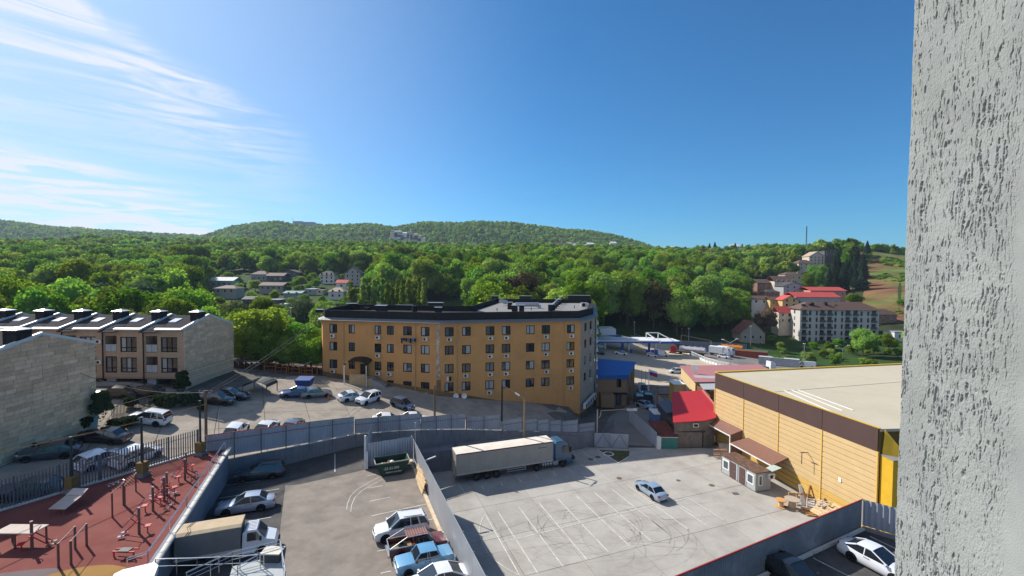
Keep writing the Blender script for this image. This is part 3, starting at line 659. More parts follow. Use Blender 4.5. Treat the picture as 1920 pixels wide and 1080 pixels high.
rf = [Vector((34.35,73.9,0)), wb+Vector((0.1,0,0)), Vector((60,49,0)), Vector((82,82,0)), Vector((60,83,0))]
rf[3] = az(1760, 679, ZT); rf[3].z = 0; rf = rf[:4]+[az(1690,683,ZT)]; rf[4].z = 0
q = MB(); q.slab([v+Vector((0,0,ZT-.04)) for v in rf], (0,0,-.3)); rfo = q.build('roof', mCream, WH)
q = MB(); q.bar(rf[0]+Vector((0,0,ZT+.03)), rf[4]+Vector((0,0,ZT+.03)), .35, .3); q.bar(wa+Vector((0,0,ZT+.03))-wn*.1, wb+Vector((0,0,ZT+.03))-wn*.1, .14, .1); q.build('roof_edging', mYelT, WH)
for a_, b_ in (((1470,732),(1560,772)),((1484,731),(1580,770)),((1496,731),(1600,769))):
    p, r_ = az(*a_, ZT), az(*b_, ZT); q = MB(); q.bar(p, r_, .12, .05); q.build('roof_batten', mWhite, WH)
q = MB(); q.bar(rf[0].lerp(rf[1], .45)+Vector((0,0,ZT-.03)), rf[4].lerp(rf[2], .35)+Vector((0,0,ZT-.03)), .06, .04); q.build('roof_seam', mRoofG, WH)
# lower yellow annex at the near end
q = MB(); q.box(39.75,45.4,0,52,47.0,8.9); q.build('annex_wall', mat('ochre_yellow_wall', (0.50,0.30,0.02), 0.55, var=0.08), WH)
q = MB(); q.box(39.7,45.3,8.9,52,47.05,9.0); q.build('annex_roof', mRoofG, WH)
q = MB(); q.slab([(39.85,46.9,9.0),(41.6,45.5,9.0),(40.0,46.8,ZT)], (0.05,.1,0)); q.build('fascia_end', mYelT, WH)
q = MB(); p = wa+wd*(bay*2.72)+wn*.1+Vector((0,0,5.6)); q.bar(p, p+wn*.9+Vector((0,0,.1)), .07); q.bar(p+wn*.9, p+wn*.9+Vector((0,0,-1.4)), .06); q.bar(p+wn*.9+Vector((0,-.4,.2)), p+wn*.9+Vector((0,.4,-.1)), .07); q.build('bracket', mBlack, WH)
q = MB(); p = wa+wd*(bay*3.35)+wn*.1+Vector((0,0,3.9)); q.slab([p, p+wd*.35, p+wd*.35+Vector((0,0,.5)), p+Vector((0,0,.5))], wn*.04); q.build('notice', mWhite, WH)
# canopies on the warehouse wall
def canopy(pts, label, zl, post):
    T = thing('wall_canopy', label, 'canopy', (pts[0][0], pts[0][1], 0)); q = MB(); q.slab([Vector(p) for p in pts], (0,0,-.1)); q.build('canopy_roof', mBrnR, T)
    q = MB(); q.bar(Vector(pts[0])-Vector((0,0,.14)), Vector(pts[3])-Vector((0,0,.14)), .1, .16); q.build('gutter', mWhite, T)
    for f in post:
        p = Vector(pts[0]).lerp(Vector(pts[3]), f); q = MB(); q.bar((p.x,p.y,0),(p.x,p.y,p.z-.1),.14); q.build('post', mWhite, T)
    if post[0] == 0.0: return T
    p, r_ = Vector(pts[3]), Vector(pts[2]); q = MB(); q.slab([(p.x,p.y,0),(r_.x,r_.y,0),(r_.x,r_.y,r_.z-.1),(p.x,p.y,p.z-.1)], (0,.08,0)); q.build('end_panel', mBrnR, T); return T
canopy([(32.2,74.0,3.6),(34.4,73.4,4.4),(35.5,67.1,4.4),(33.6,67.1,3.6)], 'upper brown canopy on the warehouse wall beside the white sign gate', 3.5, (1.0,))
canopy([(32.9,65.6,3.0),(35.9,66.0,3.7),(37.2,58.6,3.7),(34.6,57.8,3.0)], 'lower brown canopy behind the grey cabin', 3, (0.0,))
# sign gate
SG = thing('sign_gate', 'white sheet gate with a red lettered band at its top beside the canopy', 'gate', (31.8,73.2,0))
q = MB(); q.slab([(31.7,73.2,.3),(33.9,72.6,.2),(33.9,72.6,2.6),(31.7,73.2,3.6)], (0,.06,0)); q.build('gate_sheet', mWhite, SG)
q = MB(); q.slab([(31.7,73.17,2.05),(33.9,72.57,1.55),(33.9,72.57,2.35),(31.7,73.17,2.85)], (0,-.02,0)); q.build('red_band', mat('sign_red', (0.50,0.03,0.06), 0.6), SG)
q = MB(); q.bar((31.75,73.12,3.5),(33.85,72.5,.3),.05); q.build('diagonal_brace', mBlack, SG)
obj('lettering', textmesh('СКЛАД №1', 0.44, mWhite), SG, M=facing(Vector((32.8,72.83,2.28)), (2.2,-.6,-.5)))

# ---- grey cabin ----
mCab = mat('cabin_grey', (0.34,0.36,0.37), 0.6, var=0.08, streak=0.15)
mRust = mat('rusty_roof', (0.15,0.085,0.055), 0.9, var=0.3, scale=2, col2=(0.08,0.055,0.045), c2scale=1.5)
ca = Vector((30.05,62.3,0)); cb = Vector((31.7,56.4,0)); cd = (cb-ca).normalized(); cn = Vector((-cd.y,cd.x,0)); cl_ = (cb-ca).length
CB = thing('site_cabin', 'grey site cabin with brown doors and rusty flat roof beside the yellow warehouse', 'cabin', tuple(ca))
def cp(u, v, z): return ca+cd*u+cn*v+Vector((0,0,z))
q = MB(); q.slab([cp(0,0,.12),cp(cl_,0,.12),cp(cl_,2.4,.12),cp(0,2.4,.12)], (0,0,2.4)); q.build('cabin_body', mCab, CB)
q = MB(); q.slab([cp(-.12,-.12,2.52),cp(cl_+.12,-.12,2.52),cp(cl_+.12,2.5,2.52),cp(-.12,2.5,2.52)], (0,0,.1)); q.build('roof', mRust, CB)
mDr = mat('cabin_door_brown', (0.10,0.055,0.05), 0.6)
for u0 in (1.75,3.35):
    q = MB(); q.slab([cp(u0,0,.15),cp(u0+.95,0,.15),cp(u0+.95,0,2.25),cp(u0,0,2.25)], -cn*.05); dr = q.build('door', mDr, CB)
    q = MB(); q.slab([cp(u0+.8,-.05,1.1),cp(u0+.86,-.05,1.1),cp(u0+.86,-.05,1.25),cp(u0+.8,-.05,1.25)], -cn*.04); q.build('handle', mMetalG, dr)
for u0, w, vv in ((.4,.95,0),(4.75,.95,0)):
    q = MB(); q.slab([cp(u0-.12,0,.78),cp(u0+w+.12,0,.78),cp(u0+w+.12,0,2.12),cp(u0-.12,0,2.12)], -cn*.04); f_ = q.build('window', mWhite, CB)
    q = MB(); q.slab([cp(u0+.05,-.04,.95),cp(u0+w-.05,-.04,.95),cp(u0+w-.05,-.04,1.95),cp(u0+.05,-.04,1.95)], -cn*.01); q.build('pane', mGlassB, f_)
q = MB(); q.slab([cp(cl_,.4,.8),cp(cl_,1.05,.8),cp(cl_,1.05,2.2),cp(cl_,.4,2.2)], cd*.04); f_ = q.build('window', mWhite, CB)
q = MB(); q.slab([cp(cl_+.04,.55,.95),cp(cl_+.04,.9,.95),cp(cl_+.04,.9,2.05),cp(cl_+.04,.55,2.05)], cd*.01); q.build('pane', mGlassB, f_)
for u0 in (0,1.6,3.05,4.5,cl_-.06):
    q = MB(); q.bar(cp(u0+.03,-.02,.15), cp(u0+.03,-.02,2.5), .06); q.build('wall_rib', mMetalG, CB)
aircon(CB, cp(cl_+.05,2.2,1.7), math.atan2(cd.y,cd.x)+math.pi/2, 1.1)
q = MB(); q.slab([cp(cl_-.6,2.2,2.7),cp(cl_+.6,2.0,2.75),cp(cl_+.5,3.6,3.0),cp(cl_-.7,3.4,3.0)], (0,0,.05)); q.build('loose_sheet', mat('green_grey_sheet',(0.34,0.40,0.36),0.6), CB)

# ---- sheds, red roofed house and houses on the access road ----
def plane_roof(fn, pts, m, name, parent, th=.12):
    q = MB(); q.slab([ag(px, py, fn) for px, py in pts], (0,0,-th)); return q.build(name, m, parent)
mRedR = mat('red_metal_roof', (0.42,0.030,0.035), 0.55, var=0.06, scale=0.5)
mMar = mat('maroon_wall', (0.13,0.04,0.035), 0.8, var=0.2)
mDkB = mat('dark_brown_boards', (0.05,0.028,0.022), 0.85, var=0.25)
RH = thing('red_roof_building', 'low building with a large bright red metal roof beside the warehouse', 'house', (30,75,0))
fr = lambda x, y: 4.4+(y-71.3)*.26
plane_roof(fr, ((1262,792),(1321,789),(1343,783),(1343,763),(1317,732),(1259,735)), mRedR, 'roof', RH)
pts = [ag(px, py, fr) for px, py in ((1265,789),(1321,787),(1340,782),(1342,765),(1316,734),(1261,737))]
q = MB(); n_ = len(pts); q.add([(p.x,p.y,-1) for p in pts]+[(p.x,p.y,fr(p.x,p.y)-.13) for p in pts], [(i,(i+1)%n_,n_+(i+1)%n_,n_+i) for i in range(n_)]); q.build('wall', mat('old_render',(0.20,0.17,0.14),0.9,var=.3), RH)
q = MB(); a_, b_ = ag(1317,732,fr), ag(1343,763,fr); q.bar(a_+Vector((0,0,.08)), b_+Vector((0,0,.08)), .3, .1); q.build('verge_trim', mat('pink_trim',(0.5,0.18,0.15),.6), RH)
p = ay(1304,797,71.2); q = MB(); q.box(p.x-.45,p.y-.2,p.z-.3,p.x+.45,p.y-.1,p.z+.3); w_ = q.build('window', mWhite, RH); q = MB(); q.box(p.x-.33,p.y-.22,p.z-.2,p.x+.33,p.y-.2,p.z+.2); q.build('pane', mGlassD, w_)
SH = thing('brown_shed', 'dark brown shed with sloping black roof between the teal box and the sign gate', 'shed', (29,72,0))
q = MB(); q.box(27.3,71.6,0,31.5,74.5,2.5); q.build('wall', mDkB, SH)
q = MB(); q.slab([(27.0,71.3,2.5),(31.7,71.3,2.5),(31.9,75.2,3.7),(26.6,75.2,3.7)], (0,0,.1)); q.build('roof', mat('shed_roof',(0.07,0.055,0.05),.8,var=.2), SH)
q = MB(); q.box(28.2,71.5,2.1,29.2,71.6,2.35); q.build('red_board', mRedR, SH)
TB = thing('teal_kiosk', 'small teal kiosk with rusty roof at the yard entrance', 'kiosk', (25.7,71,0))
q = MB(); q.box(24.3,70.6,0,26.9,74.5,2.0); q.build('wall', mat('teal_paint',(0.05,0.20,0.17),.6,var=.15), TB)
q = MB(); q.slab([(24.1,70.4,2.0),(27.1,70.4,2.0),(27.1,76.5,2.5),(23.9,76.5,2.5)], (0,0,.1)); q.build('roof', mat('rusty_red_roof',(0.18,0.05,0.035),.9,var=.3,scale=2,col2=(.1,.05,.04),c2scale=1.5), TB)
q = MB(); q.box(24.2,70.5,1.85,27.0,70.6,2.0); q.build('fascia', mWhite, TB)
q = MB(); q.box(23.6,70.4,0,24.2,70.9,2.0); q.build('white_post', mWhite, TB)
YH = thing('pale_yellow_house', 'pale yellow building with faded pink and grey metal roofs behind the red roof', 'house', (40,95,-1))
q = MB(); q.prism([(39.8,95),(62,97),(64,114),(43,111.5)], -2.5, 4.9); q.build('wall', mat('pale_yellow_render',(0.50,0.38,0.20),.9,var=.1), YH)
q = MB(); q.prism([(39.5,94.7),(62.3,96.7),(64.3,114.4),(42.8,112)], 4.9, 5.05); q.build('roof', mat('faded_pink_roof',(0.33,0.14,0.14),.7,var=.1), YH)
q = MB(); q.slab([az(1300,704,5.1),az(1346,706,5.1),az(1350,731,4.4),az(1319,731,4.4)], (0,0,.08)); q.build('grey_roof', mat('grey_sheet_roof',(0.33,0.35,0.34),.6,var=.1), YH)
q = MB(); q.prism([(41,90.5),(52,90.5),(52,95),(40,95)], -1, 4.3); q.build('annex_wall', mat('brick_brown',(0.20,0.09,0.05),.9), YH)
p = az(1303,700,5.1); q = MB(); q.tube((p.x,p.y,5.1),(p.x,p.y,6.0),.06); q.tube((p.x,p.y-.1,6.3),(p.x-.15,p.y-.3,6.4),.6,.75,n=14); q.build('satellite_dish', mMetalG, YH)
YB = thing('yellow_gatehouse', 'small striped yellow gatehouse block next to the road', 'kiosk', (37,97,-1))
q = MB(); q.box(35.6,96,-1,37.9,99,4.1); q.build('wall', mSidY, YB)
for j in range(7): q = MB(); q.box(35.55,95.95,-.9+j*.7,37.4,96,-.35+j*.7); q.build('siding_panel', mSid, YB)
q = MB(); q.box(35.4,95.9,4.1,38.1,99.2,4.3); q.build('roof', mWhite, YB)
q = MB(); q.box(38.1,95.6,-1,38.6,96.2,3.6); q.box(39.0,95.4,-1,39.3,95.9,3.2); q.build('gate_pillar', mCream, YB)
BB = thing('blue_roof_building', 'two storey brick building with a blue metal roof beside the access road', 'building', (24,93,0))
mBlu = mat('blue_metal_roof', (0.015,0.10,0.36), 0.5, var=0.06)
wl2 = MB(); d, n = facade(wl2, (18.3,95), (25.1,95.6), -.9, 6.2, [(4.6,5.6,3.6,5.6),(4.5,5.7,-.3,2.2)])
d2, n2_ = facade(wl2, (25.1,95.6), (29,103.5), -.9, 6.2, [(1.2,2.0,3.9,5.8),(5.3,6.1,3.9,5.8),(3.3,4.1,1.2,3)]); facade(wl2,(29,103.5),(21,105.5),-.5,7.6,[]); facade(wl2,(21,105.5),(18.3,95),-.5,6.6,[])
wl2.build('wall', mat('tan_brick',(0.27,0.17,0.10),.9,var=.12,scale=3), BB)
window(BB, Vector((18.3,95,0)), d, n, 4.6, 3.6, 1.0, 2.0, 'two'); window(BB, Vector((18.3,95,0)), d, n, 4.5, -.3, 1.2, 2.5, 'one', pick=[1])
for u_, z_ in ((1.2,3.9),(5.3,3.9)): window(BB, Vector((25.1,95.6,0)), d2, n2_, u_, z_, .8, 1.9, 'one', pick=[0])
window(BB, Vector((25.1,95.6,0)), d2, n2_, 3.3, 1.2, .8, 1.8, 'one', pick=[0])
q = MB(); q.slab([(18.0,94.6,6.2),(25.4,95.1,6.2),(29.5,103.8,7.4),(20.8,106,7.7)], (0,0,.15)); q.slab([(18.1,94.65,5.6),(25.3,95.2,5.5),(25.3,95.2,6.2),(18.1,94.65,6.2)], (0,.1,0)); q.build('roof', mBlu, BB)
q = MB(); q.box(19.0,92.6,0,21.8,95.1,2.7); q.build('annex', mat('tan_annex',(0.25,0.17,0.10),.9), BB)
q = MB(); q.box(22,94.1,2.4,25,95.3,2.5); q.build('door_canopy', mFrame, BB)
# ================= fences, kerbs, markings, poles =================
mCor = mat('corrugated_grey_sheet', (0.33,0.36,0.41), 0.45, 0.25, var=0.08, scale=0.7, rnd=0.09)
mCorD = mat('corrugated_sheet_dark', (0.20,0.21,0.225), 0.5, 0.2, var=0.25, scale=0.5, rnd=0.05, col2=(0.27,0.28,0.29), c2=(0.55,0.7), c2scale=0.5)  # paler blotches put into the colour for light thrown onto the sheet
mPost = mat('fence_post_steel', (0.12,0.13,0.15), 0.6, 0.2)
mCablO = mat('orange_cable', (0.50,0.25,0.08), 0.6)
mWire = mat('black_wire', (0.03,0.03,0.035), 0.6)
mDGreen = mat('dark_green_pole', (0.015,0.03,0.03), 0.5)
mWoodP = mat('weathered_pole_wood', (0.16,0.11,0.075), 0.9, var=0.2, scale=3)
mBaseO = mat('brown_base_box', (0.20,0.13,0.05), 0.8, var=.2)
def corr(a, b, za, zb_, zta, ztb, m, parent, pitch=0.28, dep=0.035, name='panel'):       # corrugated upright sheet a->b
    a = Vector(a[:2]); b = Vector(b[:2]); ln = (b-a).length; d = (b-a)/ln; n = Vector((d.y,-d.x)); k = max(4, int(ln/pitch*2)); k += k % 2
    vs, fs = [], []
    for i in range(k+1):
        t = i/k; p = a+d*ln*t+n*(dep if (i//1) % 2 else -dep); vs += [(p.x,p.y,za+(zb_-za)*t), (p.x,p.y,zta+(ztb-zta)*t)]
    for i in range(k): fs.append((2*i,2*i+2,2*i+3,2*i+1))
    return MB().add(vs, fs).build(name, m, parent)
def onFL(px):
    d = ray(px, 800)
    for p, q in zip(FL, FL[1:-1]+[(14.2,71.8)]):
        p2, q2 = Vector(p), Vector(q); e = q2-p2; den = d.y*e.x-d.x*e.y; s = (d.x*p2.y-d.y*p2.x)/den
        if -1e-6 <= s <= 1.000001: return p2+e*s
    return Vector(FL[-1]) if px > 900 else Vector(FL[0])
PFN = thing('corrugated_plaza_fence', 'long stepped fence of pale grey corrugated sheets along the top of the dark retaining wall', 'fence', (-19.9,56,7.6))
segs = [(385,817,580,791.5),(580,791.5,664.5,782),(666,786.5,789,775.3),(790.5,782.5,873,775.3),(874.5,782.5,940,777),(941.5,788.5,980,783.5),(983.6,786.5,1007.7,783.6),(1008.4,787.3,1030,785),(1031,789,1053,786.9),(1054,790,1085,786.6),(1086,795.3,1117,791.4)]
for i, (x0,y0,x1,y1) in enumerate(segs):
    a, b = onFL(x0), onFL(x1); za, zb_ = ay(x0,y0,a.y).z, ay(x1,y1,b.y).z; n = max(1, round((b-a).length/2.6))
    for k in range(n):
        p, q_ = a.lerp(b, k/n), a.lerp(b, (k+1)/n); t0, t1 = za+(zb_-za)*k/n, za+(zb_-za)*(k+1)/n
        ba, bb = near(*p)+0.28, near(*q_)+0.28; off = Vector((-0.1,0.15))
        corr(p+off, q_+off, min(ba,t0-1.7), min(bb,t1-1.7), t0, t1, mCor, PFN)
        m_ = MB(); m_.box(p.x-.05,p.y-.05,near(*p)-.5,p.x+.03,p.y+.03,t0+.02); m_.build('post', mPost, PFN)
        m_ = MB(); m_.bar((p.x,p.y,t0-.7),(q_.x,q_.y,t1-.7),.05); m_.bar((p.x,p.y,t0+.01),(q_.x,q_.y,t1+.01),.07); m_.build('rail', mPost if i else mRed, PFN)
q = MB()
for i in range(0, 34):
    t = i/34+0.006; x = -29.6+t*40; 
    if rw.random() < 0.5: continue
    y = flY(x)-0.06; x2 = x+rw.uniform(.4,1.1); y2 = flY(x2)-.06; z = near(x,y)+.19; z2 = near(x2,y2)+.19
    q = MB(); q.slab([(x,y-.05,z),(x2,y2-.05,z2),(x2,y2+.2,z2),(x,y+.2,z)], (0,0,.12)); tag(q.build('ledge_stone', mCop), 'pale loose stone lying on the retaining wall ledge under the corrugated fence', 'stone', 'stones on the retaining wall ledge')
# partition fence between the two lots
def pfx(Y): return 8.47-.383*Y
PT_ = thing('smooth_sheet_fence', 'smooth pale grey sheet fence running diagonally between the two parking lots', 'fence', (pfx(44),44,6))
Ys = list(np.arange(54.5, 9, -2.6)); ztp = lambda Y: 7.85+(54-Y)*.073
for a, b in zip(Ys, Ys[1:]):
    q = MB(); q.slab([(pfx(a),a,lotL(0,a)+.14),(pfx(b+.02),b+.02,lotL(0,b)+.14),(pfx(b+.02),b+.02,ztp(b)),(pfx(a),a,ztp(a))], (.05,.02,0)); q.build('panel', mSheet, PT_)
    q = MB(); q.box(pfx(a)+.05,a,0.1,pfx(a)+.13,a+.08,ztp(a)+.03); q.build('post', mPost, PT_)
q = MB(); q.bar((pfx(54.5)-.35,54.5,lotL(0,54)+.08),(pfx(10)-.35,10,lotL(0,10)+.08),.3,.2); q.build('kerb', mat('pale_kerb',(0.50,0.40,0.28),.9,var=.2,scale=2), PT_)
q = MB(); q.tube((-11.9,54.4,5.3),(-11.9,54.4,9.3),.06); q.tube((-11.9,54.4,9.3),(-11.9,54.4,9.5),.12); tag(q.build('fence_post', mMetalG), 'tall thin steel post at the corner of the dumpster bay', 'post')
# dumpster bay fence
DF = thing('bay_fence', 'dark corrugated sheet fence closing the bay behind the green dumpster', 'fence', (-14,51.3,5.7))
for k in range(3):
    a = Vector((-16.6,50.1)).lerp(Vector((-11.7,52.5)), k/3); b = Vector((-16.6,50.1)).lerp(Vector((-11.7,52.5)), (k+1)/3); corr(a, b, 5.75, 5.75, 8.5, 8.45, mCor, DF)
corr((-18.3,57.6), (-16.65,50.1), 5.2, 5.5, 8.2, 8.5, mCor, DF)
q = MB(); q.box(-16.75,49.95,5.6,-16.55,50.15,9.4); q.build('post', mat('white_post_paint',(.6,.6,.6),.5), DF)
q = MB(); q.box(-16.5,49.9,5.6,-16.3,50.05,7.6); q.build('post', MATS['white_post_paint'], DF)
# deck fence
DK = thing('deck_fence', 'dark grey sheet fence with thin red cap beside the white car at the lower right', 'fence', (15,29,7))
d0 = Vector((0.2,21.7)); d1 = Vector((29.4,36.4)); n = 12
for k in range(n):
    a, b = d0.lerp(d1, k/n), d0.lerp(d1, (k+1)/n); corr(a, b, 7.05, 7.05, 9.4, 9.4, mCorD, DK, pitch=.22, dep=.018)
    q = MB(); q.bar((*a,9.42),(*b,9.42),.08); q.build('cap_rail', mRed, DK)
q = MB()
for k in range(9):
    a, b = d0.lerp(d1, k/9)+Vector((.1,-.22)), d0.lerp(d1, (k+.96)/9)+Vector((.1,-.22)); q = MB(); q.bar((*a,7.12),(*b,7.12),.22,.2); q.build('kerb_stone', mCop, DK)
d2_ = Vector((36.6,30.2)); n = 4
for k in range(n):
    a, b = d1.lerp(d2_, k/n), d1.lerp(d2_, (k+1)/n); corr(a, b, 7.25, 7.25, 9.45, 9.45, mCor, DK, pitch=.42, dep=.05)
q = MB(); q.bar((*(d1+Vector((-.1,-.2))),7.12),(*(d2_+Vector((-.1,-.2))),7.12),.3,.25); q.build('kerb_stone', mWallC, DK)
strip_wall([(0.2,21.7),(29.4,36.4),(36.6,30.2)], lambda x, y: -.2, lambda x, y: 6.95, .3, mWallC, side=1, label='retaining wall of the upper deck under the dark red capped fence', cat='wall')
# playground fence of pickets
PGF = thing('picket_fence', 'long dark fence of upright metal pickets behind the red playground', 'fence', (-42,31,9))
fa = Vector((-32.8,45.9)); fb = Vector((-52,15.9)); fl_ = (fb-fa).length; fd = (fb-fa)/fl_; ang = math.atan2(fd.y, fd.x)
q = MB(); q.box(-.045,-.012,.15,.045,.012,2.4); q.add([(-.045,-.012,2.4),(.045,-.012,2.4),(.045,.012,2.4),(-.045,.012,2.4),(0,0,2.5)], [(0,1,4),(1,2,4),(2,3,4),(3,0,4)]); pm = q.mesh('picket', mat('picket_steel',(0.13,0.13,0.15),.5,.3))
k = 0.1
while k < fl_:
    p = fa+fd*k; obj('picket', pm, PGF, (p.x,p.y,9.0), ang); k += 0.205
for z in (9.35,10.95): q = MB(); q.bar((*fa,z),(*fb,z),.05); q.build('rail', mPost, PGF)
k = 0.0
while k < fl_: p = fa+fd*k; q = MB(); q.box(p.x-.05,p.y-.05,8.9,p.x+.05,p.y+.05,11.5); q.build('post', mPost, PGF); k += 2.6
q = MB(); q.bar((*fa,9.05),(*fb,9.05),.22,.2); q.build('kerb', mCop, PGF)
for i, (px, py, top, lab) in enumerate(((135,922,820,'dark green lamp pole on a brown base at the left part of the picket fence'),(267,893,783,'dark green lamp pole on a brown base halfway along the picket fence'),(376,853,752,'dark lamp pole on a brown base where the picket fence meets the corrugated fence'))):
    b_ = az(px, py, 9.0); t_ = ay(px, top, b_.y); T = thing('lamp_pole', lab, 'pole', b_, 0, 'dark poles along the playground fence')
    q = MB(); q.tube(b_, (b_.x,b_.y,t_.z), .11, .09, n=10); q.tube((b_.x,b_.y,t_.z),(b_.x,b_.y,t_.z+.05),.13); q.build('shaft', mDGreen, T)
    q = MB(); q.box(b_.x-.32,b_.y-.32,9.35,b_.x+.32,b_.y+.32,10.35); q.build('base_box', mBaseO, T); q = MB(); q.box(b_.x-.42,b_.y-.42,9,b_.x+.42,b_.y+.42,9.35); q.build('base_plinth', mWallC, T)
def cable(a, b, sag, r, m, name, label, group=None, n=14):
    a, b = Vector(a), Vector(b); pts = [a.lerp(b, i/n)-Vector((0,0,sag*4*(i/n)*(1-i/n))) for i in range(n+1)]; q = MB(); q.path(pts, r, n=5); return tag(q.build(name, m), label, 'cable', group)
cable(ay(-60,858,31), ay(388,757,47), .25, .035, mCablO, 'overhead_cable', 'orange sheathed cable rising over the playground fence to the wooden pole')
for i in range(2): cable(ay(388,740,47)+Vector((0,0,.3*i)), ay(640,560,95)+Vector((0,0,.8*i)), 1.2, .025, mWire, 'power_line', ('lower','upper')[i]+' of two black power lines rising from the wooden pole towards the trees', 'power lines at the wooden pole')
cable(ay(385,735,47), ay(150,600+100,46), .8, .02, mWire, 'power_line', 'thin wire from the wooden pole towards the near townhouse')
def pole(px, py, top, Y, r, m, label, name='utility_pole', arms=False):
    b_ = ay(px, py, Y); t_ = ay(px, top, Y); T = thing(name, label, 'pole', b_); q = MB(); q.tube((b_.x,b_.y,b_.z-.6), (b_.x,b_.y,t_.z), r, r*.75, n=8); q.build('shaft', m, T)
    if arms: q = MB(); q.bar((b_.x-.7,b_.y,t_.z-.3),(b_.x+.7,b_.y,t_.z-.3),.1); [q.tube((b_.x+s,b_.y,t_.z-.25),(b_.x+s,b_.y,t_.z),.06) for s in (-.6,-.2,.2,.6)]; q.build('crossarm', mPost, T)
    return T, b_, t_
pole(387,856,732,47.2,.16,mWoodP,'brown wooden utility pole rising behind the left end of the corrugated fence', arms=True)
pole(411,856,775,47.8,.04,mMetalG,'thin steel rod beside the wooden pole at the corrugated fence')
pole(815,781,722,64.5,.17,mWoodP,'grey wooden pole standing before the ochre building near the stone strip')
pole(941,782,722,66.5,.15,mBlack,'black post beside the orange lamp arm in front of the ochre building')
T, b_, t_ = pole(983,815,748,66.0,.14,mat('tan_pole',(.30,.20,.10),.7),'tan lamp post with long bent arm over the corrugated fence', 'street_lamp')
q = MB(); e_ = ay(945,724,66); q.path([(b_.x,b_.y,t_.z),ay(966,737,66),e_],.07); q.build('lamp_arm', MATS['tan_pole'], T)
q = MB(); q.bar(ay(966,737,66)+Vector((0,0,.02)),ay(974,742,66)+Vector((0,0,.02)),.2); q.build('lamp_head', mWhite, T)
pole(1231,800,726,84,.2,mWoodP,'dark wooden pole with bracket beside the access road', arms=True)
pole(1226,800,733,85,.1,mPost,'thin dark pole next to the wooden pole at the access road')
pole(1119,838,768,71.3,.13,mMetalG,'grey gate post with a pipe arch leading over the road')
q = MB(); q.path([ay(1120,785,71.3),ay(1126,780,71.4),ay(1127,770,71.5),ay(1179,767,76),ay(1226,762,83)],.06); T = tag(q.build('pipe_arch', mat('yellow_gas_pipe',(.42,.32,.16),.6)), 'thin pale pipe spanning the access road at the gate', 'pipe')
q = MB(); p = ay(1185,768,77); q.box(-.9,-.03,-.22,.9,.03,.22); tag(q.build('height_sign', mWhite, loc=p), 'small white board hanging from the pipe across the access road', 'sign')
# lot markings
def line(p, q_, zf, w=0.11, lift=.02, m=mPaint):
    a, b = Vector(p), Vector(q_); d = (b-a).to_2d().normalized(); n = Vector((-d.y,d.x,0))*w/2; Lk = (b-a).length; k = max(1, int(Lk/1.6)); mb = MB()
    for i in range(k):
        u, v = a.lerp(b, i/k), a.lerp(b, (i+1)/k); mb.poly(*[(w_.x,w_.y,zf(w_.x,w_.y)+lift) for w_ in (u-n,v-n,v+n,u+n)])
    return mb
Zr = lambda x, y: 0.0
RL = [((322,662),(566,1095)),((408,645),(678,1062)),((550,615),(850,1018)),((687,588),(1008,968)),((812,558),(1158,922)),((937,538),(1303,882)),((1057,514),(1443,843)),((1173,490),(1573,805)),((1285,468),(1700,770)),((437,852),(1480,600)),((1640,602),(1728,655)),
      ((140,455),(185,520)),((300,470),(312,495)),((425,440),(440,472)),((545,415),(570,450)),((660,395),(685,425)),((780,372),(800,408)),((870,350),(915,385)),((965,320),(1020,368)),((980,240),(1110,335))]
ML = thing('yard_markings', 'thin white parking bay lines painted across the pale concrete truck yard', 'markings', (5,50,0))
for p, q_ in RL:
    a, b = az(820+p[0]/3.6, 780+p[1]/3.6, 0), az(820+q_[0]/3.6, 780+q_[1]/3.6, 0); line(a, b, Zr).build('bay_line', mPaint, ML)
for p, q_ in (((1264,944),(1325.6,985.6)),((1289,933),(1357.5,976)),((1264,941),(1289,933)),((1290,992),(1294,995)),((1220,974),(1256,1003.6))): line(az(*p,0), az(*q_,0), Zr).build('bay_line', mPaint, ML)
arc = [az(820+x/7.71, 940+y/7.71, 0) for x, y in ((690,190),(650,260),(620,350),(605,430),(610,480),(650,600),(740,760),(850,870),(1000,970),(1190,1075))]
q = MB()
for a, b in zip(arc, arc[1:]): q.v += line(a, b, Zr, .10).v[:0]; lm = line(a, b, Zr, .10); q.add(lm.v, lm.f)
q.build('curved_line', mPaint, ML)
M2 = thing('lot_markings', 'worn white bay lines painted on the asphalt of the left parking lot', 'markings', (-16,40,6))
for p, q_ in (((95,402),(350,367)),((42,500),(495,428)),((330,660),(435,640)),((1140,333),(1220,320)),((1160,422),(1270,405)),((1170,522),(1330,490)),((1187,632),(1610,540)),((1310,790),(1430,765)),((1590,665),(1655,652)),((1228,898),(1290,885)),((1255,1063),(1335,1045)),((912,165),(912,300)),((440,530),(466,526))):
    a, b = (ag(400+x/4, 810+y/4, lotL) for x, y in (p, q_)); line(a, b, lotL, .10, .022).build('bay_line', mPaint, M2)
q = MB()
for off in (0, 14):
    pts = [ag(400+(x+off*2.2)/4, 810+y/4, lotL) for x, y in ((1240,340+off),(1150,390+off),(1080,430+off),(1030,480+off),(1005,540+off),(1000,585+off))]
    for a, b in zip(pts, pts[1:]): lm = line(a, b, lotL, .06, .02); q.add(lm.v, lm.f)
q.build('drag_mark', mPaint, M2)
M3 = thing('deck_markings', 'white bay lines on the dark deck beside the white car', 'markings', (28,30,7))
for p, q_ in (((1631,1006),(1681,1030)),((1533,1051),(1600,1085)),((1525,1046),(1534,1052))): line(az(*p,7), az(*q_,7), lambda x,y:7.0, .1).build('bay_line', mPaint, M3)
